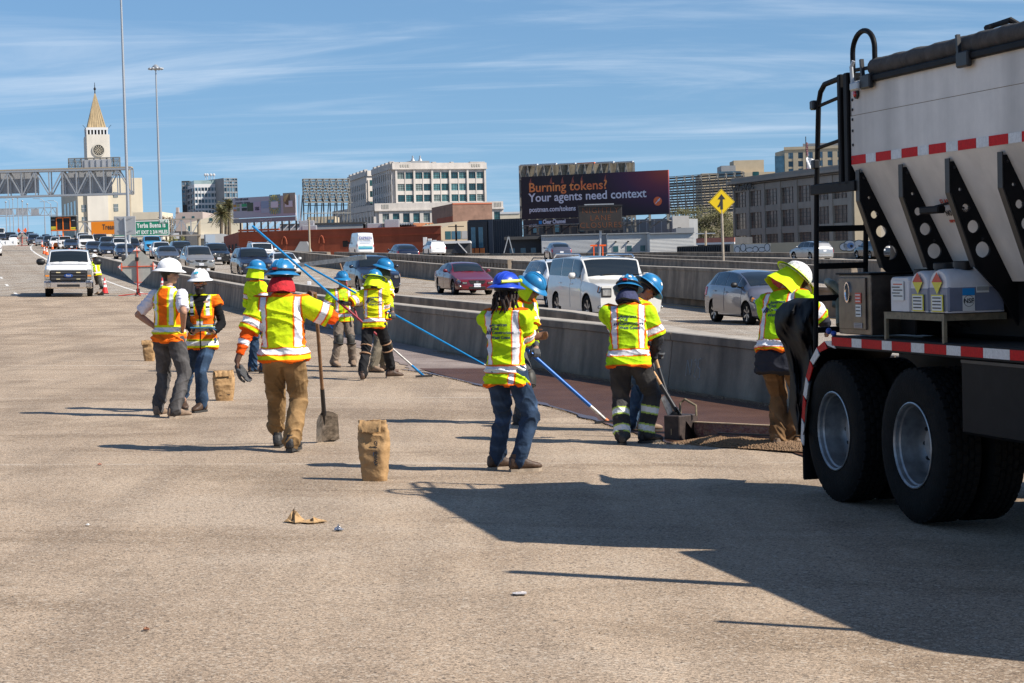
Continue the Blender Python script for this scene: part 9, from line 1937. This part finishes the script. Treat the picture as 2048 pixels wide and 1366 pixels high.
# ------------------------------------------------------------------ bags, litter, small marks
def bag(label, px, py, h, w, slump, rz, seed):
 b = gnd(px, py); t = thing('paper_bag', label, 'bag', b, rz, 'kraft paper bags standing on the road'); rg = []; n = 44; rs = random.Random(seed); M_KR = mat('kraft_paper', (0.36, 0.222, 0.105), 0.75, 0, 0.16, 9, 0.4, 26, spec=.2)
 for j in range(34):
  v = j / 33; ww = w * (.84 + .20 * math.sin(min(1, v * 1.6) * 1.57)) * (1 - .22 * max(0, (v - .70) / .30) ** 1.5); dd = w * .66 * (.92 + .12 * math.sin(v * 4)) * (1 - .92 * max(0, (v - .52) / .48) ** 1.1)
  sx, sy = (slump[k] * max(0, v - .62) ** 1.2 for k in (0, 1)); zz = h * v - slump[2] * max(0, v - .8) ** 1.1 * h; row = []
  for q in range(n):
   a = 2 * math.pi * q / n; ca, sa = math.cos(a), math.sin(a); x = ww / 2 * math.copysign(abs(ca) ** .5, ca); y = dd / 2 * math.copysign(abs(sa) ** .55, sa); p = Vector((x * 9 + seed, y * 9, v * 6))
   cr = (.004 + .010 * v) * (1 - 2 * abs(noise.noise(p))) + (.003 + .010 * v * v) * (1 - 2 * abs(noise.noise(p * 2.3)))
   row.append((x + ca * cr + sx, y + sa * cr * 1.3 + sy, zz + (cr * .9 * v if v < 1 else .012 * noise.noise(p * 3))))
  rg.append(row)
 mb = MB(); mb.rings(rg); mb.build('sack', M_KR, t, smooth=42)
 # mouth folded over to the front, with a crumpled edge
 mb = MB(); fl = []
 for j in range(6):
  u = j / 5; fl.append([((-.5 + q / 12) * w * .84 + slump[0] * .3 + .006 * rs.uniform(-1, 1), -(.018 + .07 * math.sin(u * 1.5)) - .012 * noise.noise(Vector((q * .7, u * 3, seed))) + slump[1] * .3, h * (.985 - slump[2] * .16) + .018 * math.sin(u * 3.1) - h * .17 * u ** 1.4 + .016 * noise.noise(Vector((q * .5, u * 2, seed + 4)))) for q in range(13)])
 mb.rings(fl, closed=False, caps=False); mb.rings([[(x, y + .006, z - .003) for x, y, z in r_] for r_ in fl], closed=False, caps=False); mb.build('folded_mouth', M_KR, t, smooth=50)
 return t, h, w
M_KINK = mat('sack_ink', (0.03, 0.028, 0.03), 0.7)
t, h, w = bag('brown paper sack with printed vertical lettering standing nearest the camera', 750, 961, .50, .222, (-.03, .0, .1), R(-12), 3)
lettering('KWIKBOND', .036, M_KINK, t, frame((.05, -.082, .13), (0, 0, 1), (-1, 0, 0)), .006, 'LEFT', .0008)
mb = MB(); mb.tube([(.028 - .012 * math.sin(math.pi * k / 8), -.0825, .14 + .14 * k / 8) for k in range(9)], .003, 5); mb.build('print_arc', mat('sack_blue', (0.08, 0.14, 0.25), .7), t)
t, h, w = bag('brown paper sack with folded top between the bearded man and the walking worker', 449, 801, .39, .25, (-.02, .02, .05), R(8), 5); lettering('KWIKBOND', .024, M_KINK, t, frame((-.06, -.0865, .07), (1, 0, 0), (0, 0, 1)), .003, 'LEFT', .0006)
t, h, w = bag('slumped brown paper sack left of the man in the orange vest', 299, 722, .40, .20, (-.12, .0, .35), R(0), 9)
def litter():
 M = mat('torn_kraft', (0.40, 0.25, 0.115), 0.8, 0, 0.12, 20, 0.3, 30)
 def scrap(label, px, py, size, m, seed, flat=.35, name='paper_scrap', cat='litter'):
  b = gnd(px, py); t = thing(name, label, cat, b, random.Random(seed).random() * 6); mb = MB(); rs = random.Random(seed); n = 9; pts = [(math.cos(2 * math.pi * k / n) * size * rs.uniform(.5, 1), math.sin(2 * math.pi * k / n) * size * rs.uniform(.5, 1)) for k in range(n)]
  rg = []
  for f in (.02, .35, .7, 1.0): rg.append([(x * f, y * f, .008 + flat * size * (1 - f) * (.6 + .8 * rs.random()) * max(.1, .5 + .5 * math.sin(2 * k + seed))) for k, (x, y) in enumerate(pts)])
  mb.rings(rg, caps=False); k0 = len(mb.v); mb.rings([[(x, y, z + .004) for x, y, z in r_] for r_ in rg], caps=False); mb.build('sheet', m, t); return t
 scrap('torn peaked piece of brown paper on the open road', 590, 1045, .09, M, 3, 1.1); scrap('flat torn piece of brown paper right of the peaked one', 627, 1046, .10, M, 4, .3)
 scrap('crumpled silver foil piece right of the torn brown paper', 678, 1062, .04, mat('foil', (0.5, 0.5, 0.52), 0.25, 0.9, 0.5, 60), 6, .9, 'foil_scrap'); scrap('small reddish leaf scrap on the left of the road', 199, 931, .03, mat('leaf_red', (0.30, 0.10, 0.06), .8), 7, .5, 'leaf_scrap'); scrap('small brown leaf scrap at the lower left', 293, 1262, .025, mat('leaf_brown', (0.24, 0.10, 0.05), .8), 8, .5, 'leaf_scrap'); scrap('pale clear plastic scrap near the truck shadow tips', 1040, 1190, .06, mat('clear_scrap', (0.50, 0.46, 0.44), .3), 9, .15, 'plastic_scrap'); scrap('tiny white paper scrap at the left', 176, 1052, .02, M_WHITE, 10, .3)
litter()
# chalk mark sprayed on the near barrier
def spray():
 y = gnd(1378, 786).y; p = off(y, -.01) + Vector((0, 0, .22)); tg = tang(y); root = thing('spray_mark', 'small white spray painted survey mark on the near barrier', 'marking', p); mb = MB(); x = -tg; z = Vector((0, 0, 1)); n = Vector((tg.y, -tg.x, 0))
 def S(pts): mb.tube([x * a + z * b + n * (.045 + b * .09) + n * -.045 for a, b in pts], .006, 5)
 S([(-.22, .0), (-.18, .22), (-.06, .03), (-.03, .24)]); S([(.04, .20), (.10, .25), (.13, .17), (.05, .02), (.12, .0)]); S([(.27, .26), (.18, .24), (.19, .14), (.26, .12), (.25, .0), (.18, -.03)])
 mb.build('mark', mat('spray_white', (0.34, 0.34, 0.33), 0.8), root)
spray()
def reflectors():
 for k, (px, Y) in enumerate(((366, 100), (466, 84), (700, 60), (570, 70))):
  p = off(Y, d2(Y) + .15); t = thing('reflector', ['small white reflector on the slotted barrier below the silver minivan', 'small white reflector on the slotted barrier below the black SUV', 'small white reflector on the slotted barrier behind the knee pad worker', 'small white reflector on the slotted barrier behind the shovel carrier'][k], 'reflector', p + Vector((0, 0, .84)), group='barrier reflectors'); mb = MB(); mb.box((0, 0, .06), (.14, .05, .13), ch=.01); mb.build('plate', M_PLATE, t); mb = MB(); mb.box((0, .03, .03), (.05, .03, .08)); mb.build('bracket', M_STEEL, t)
reflectors()
bpy.data.scenes.remove(SCR)
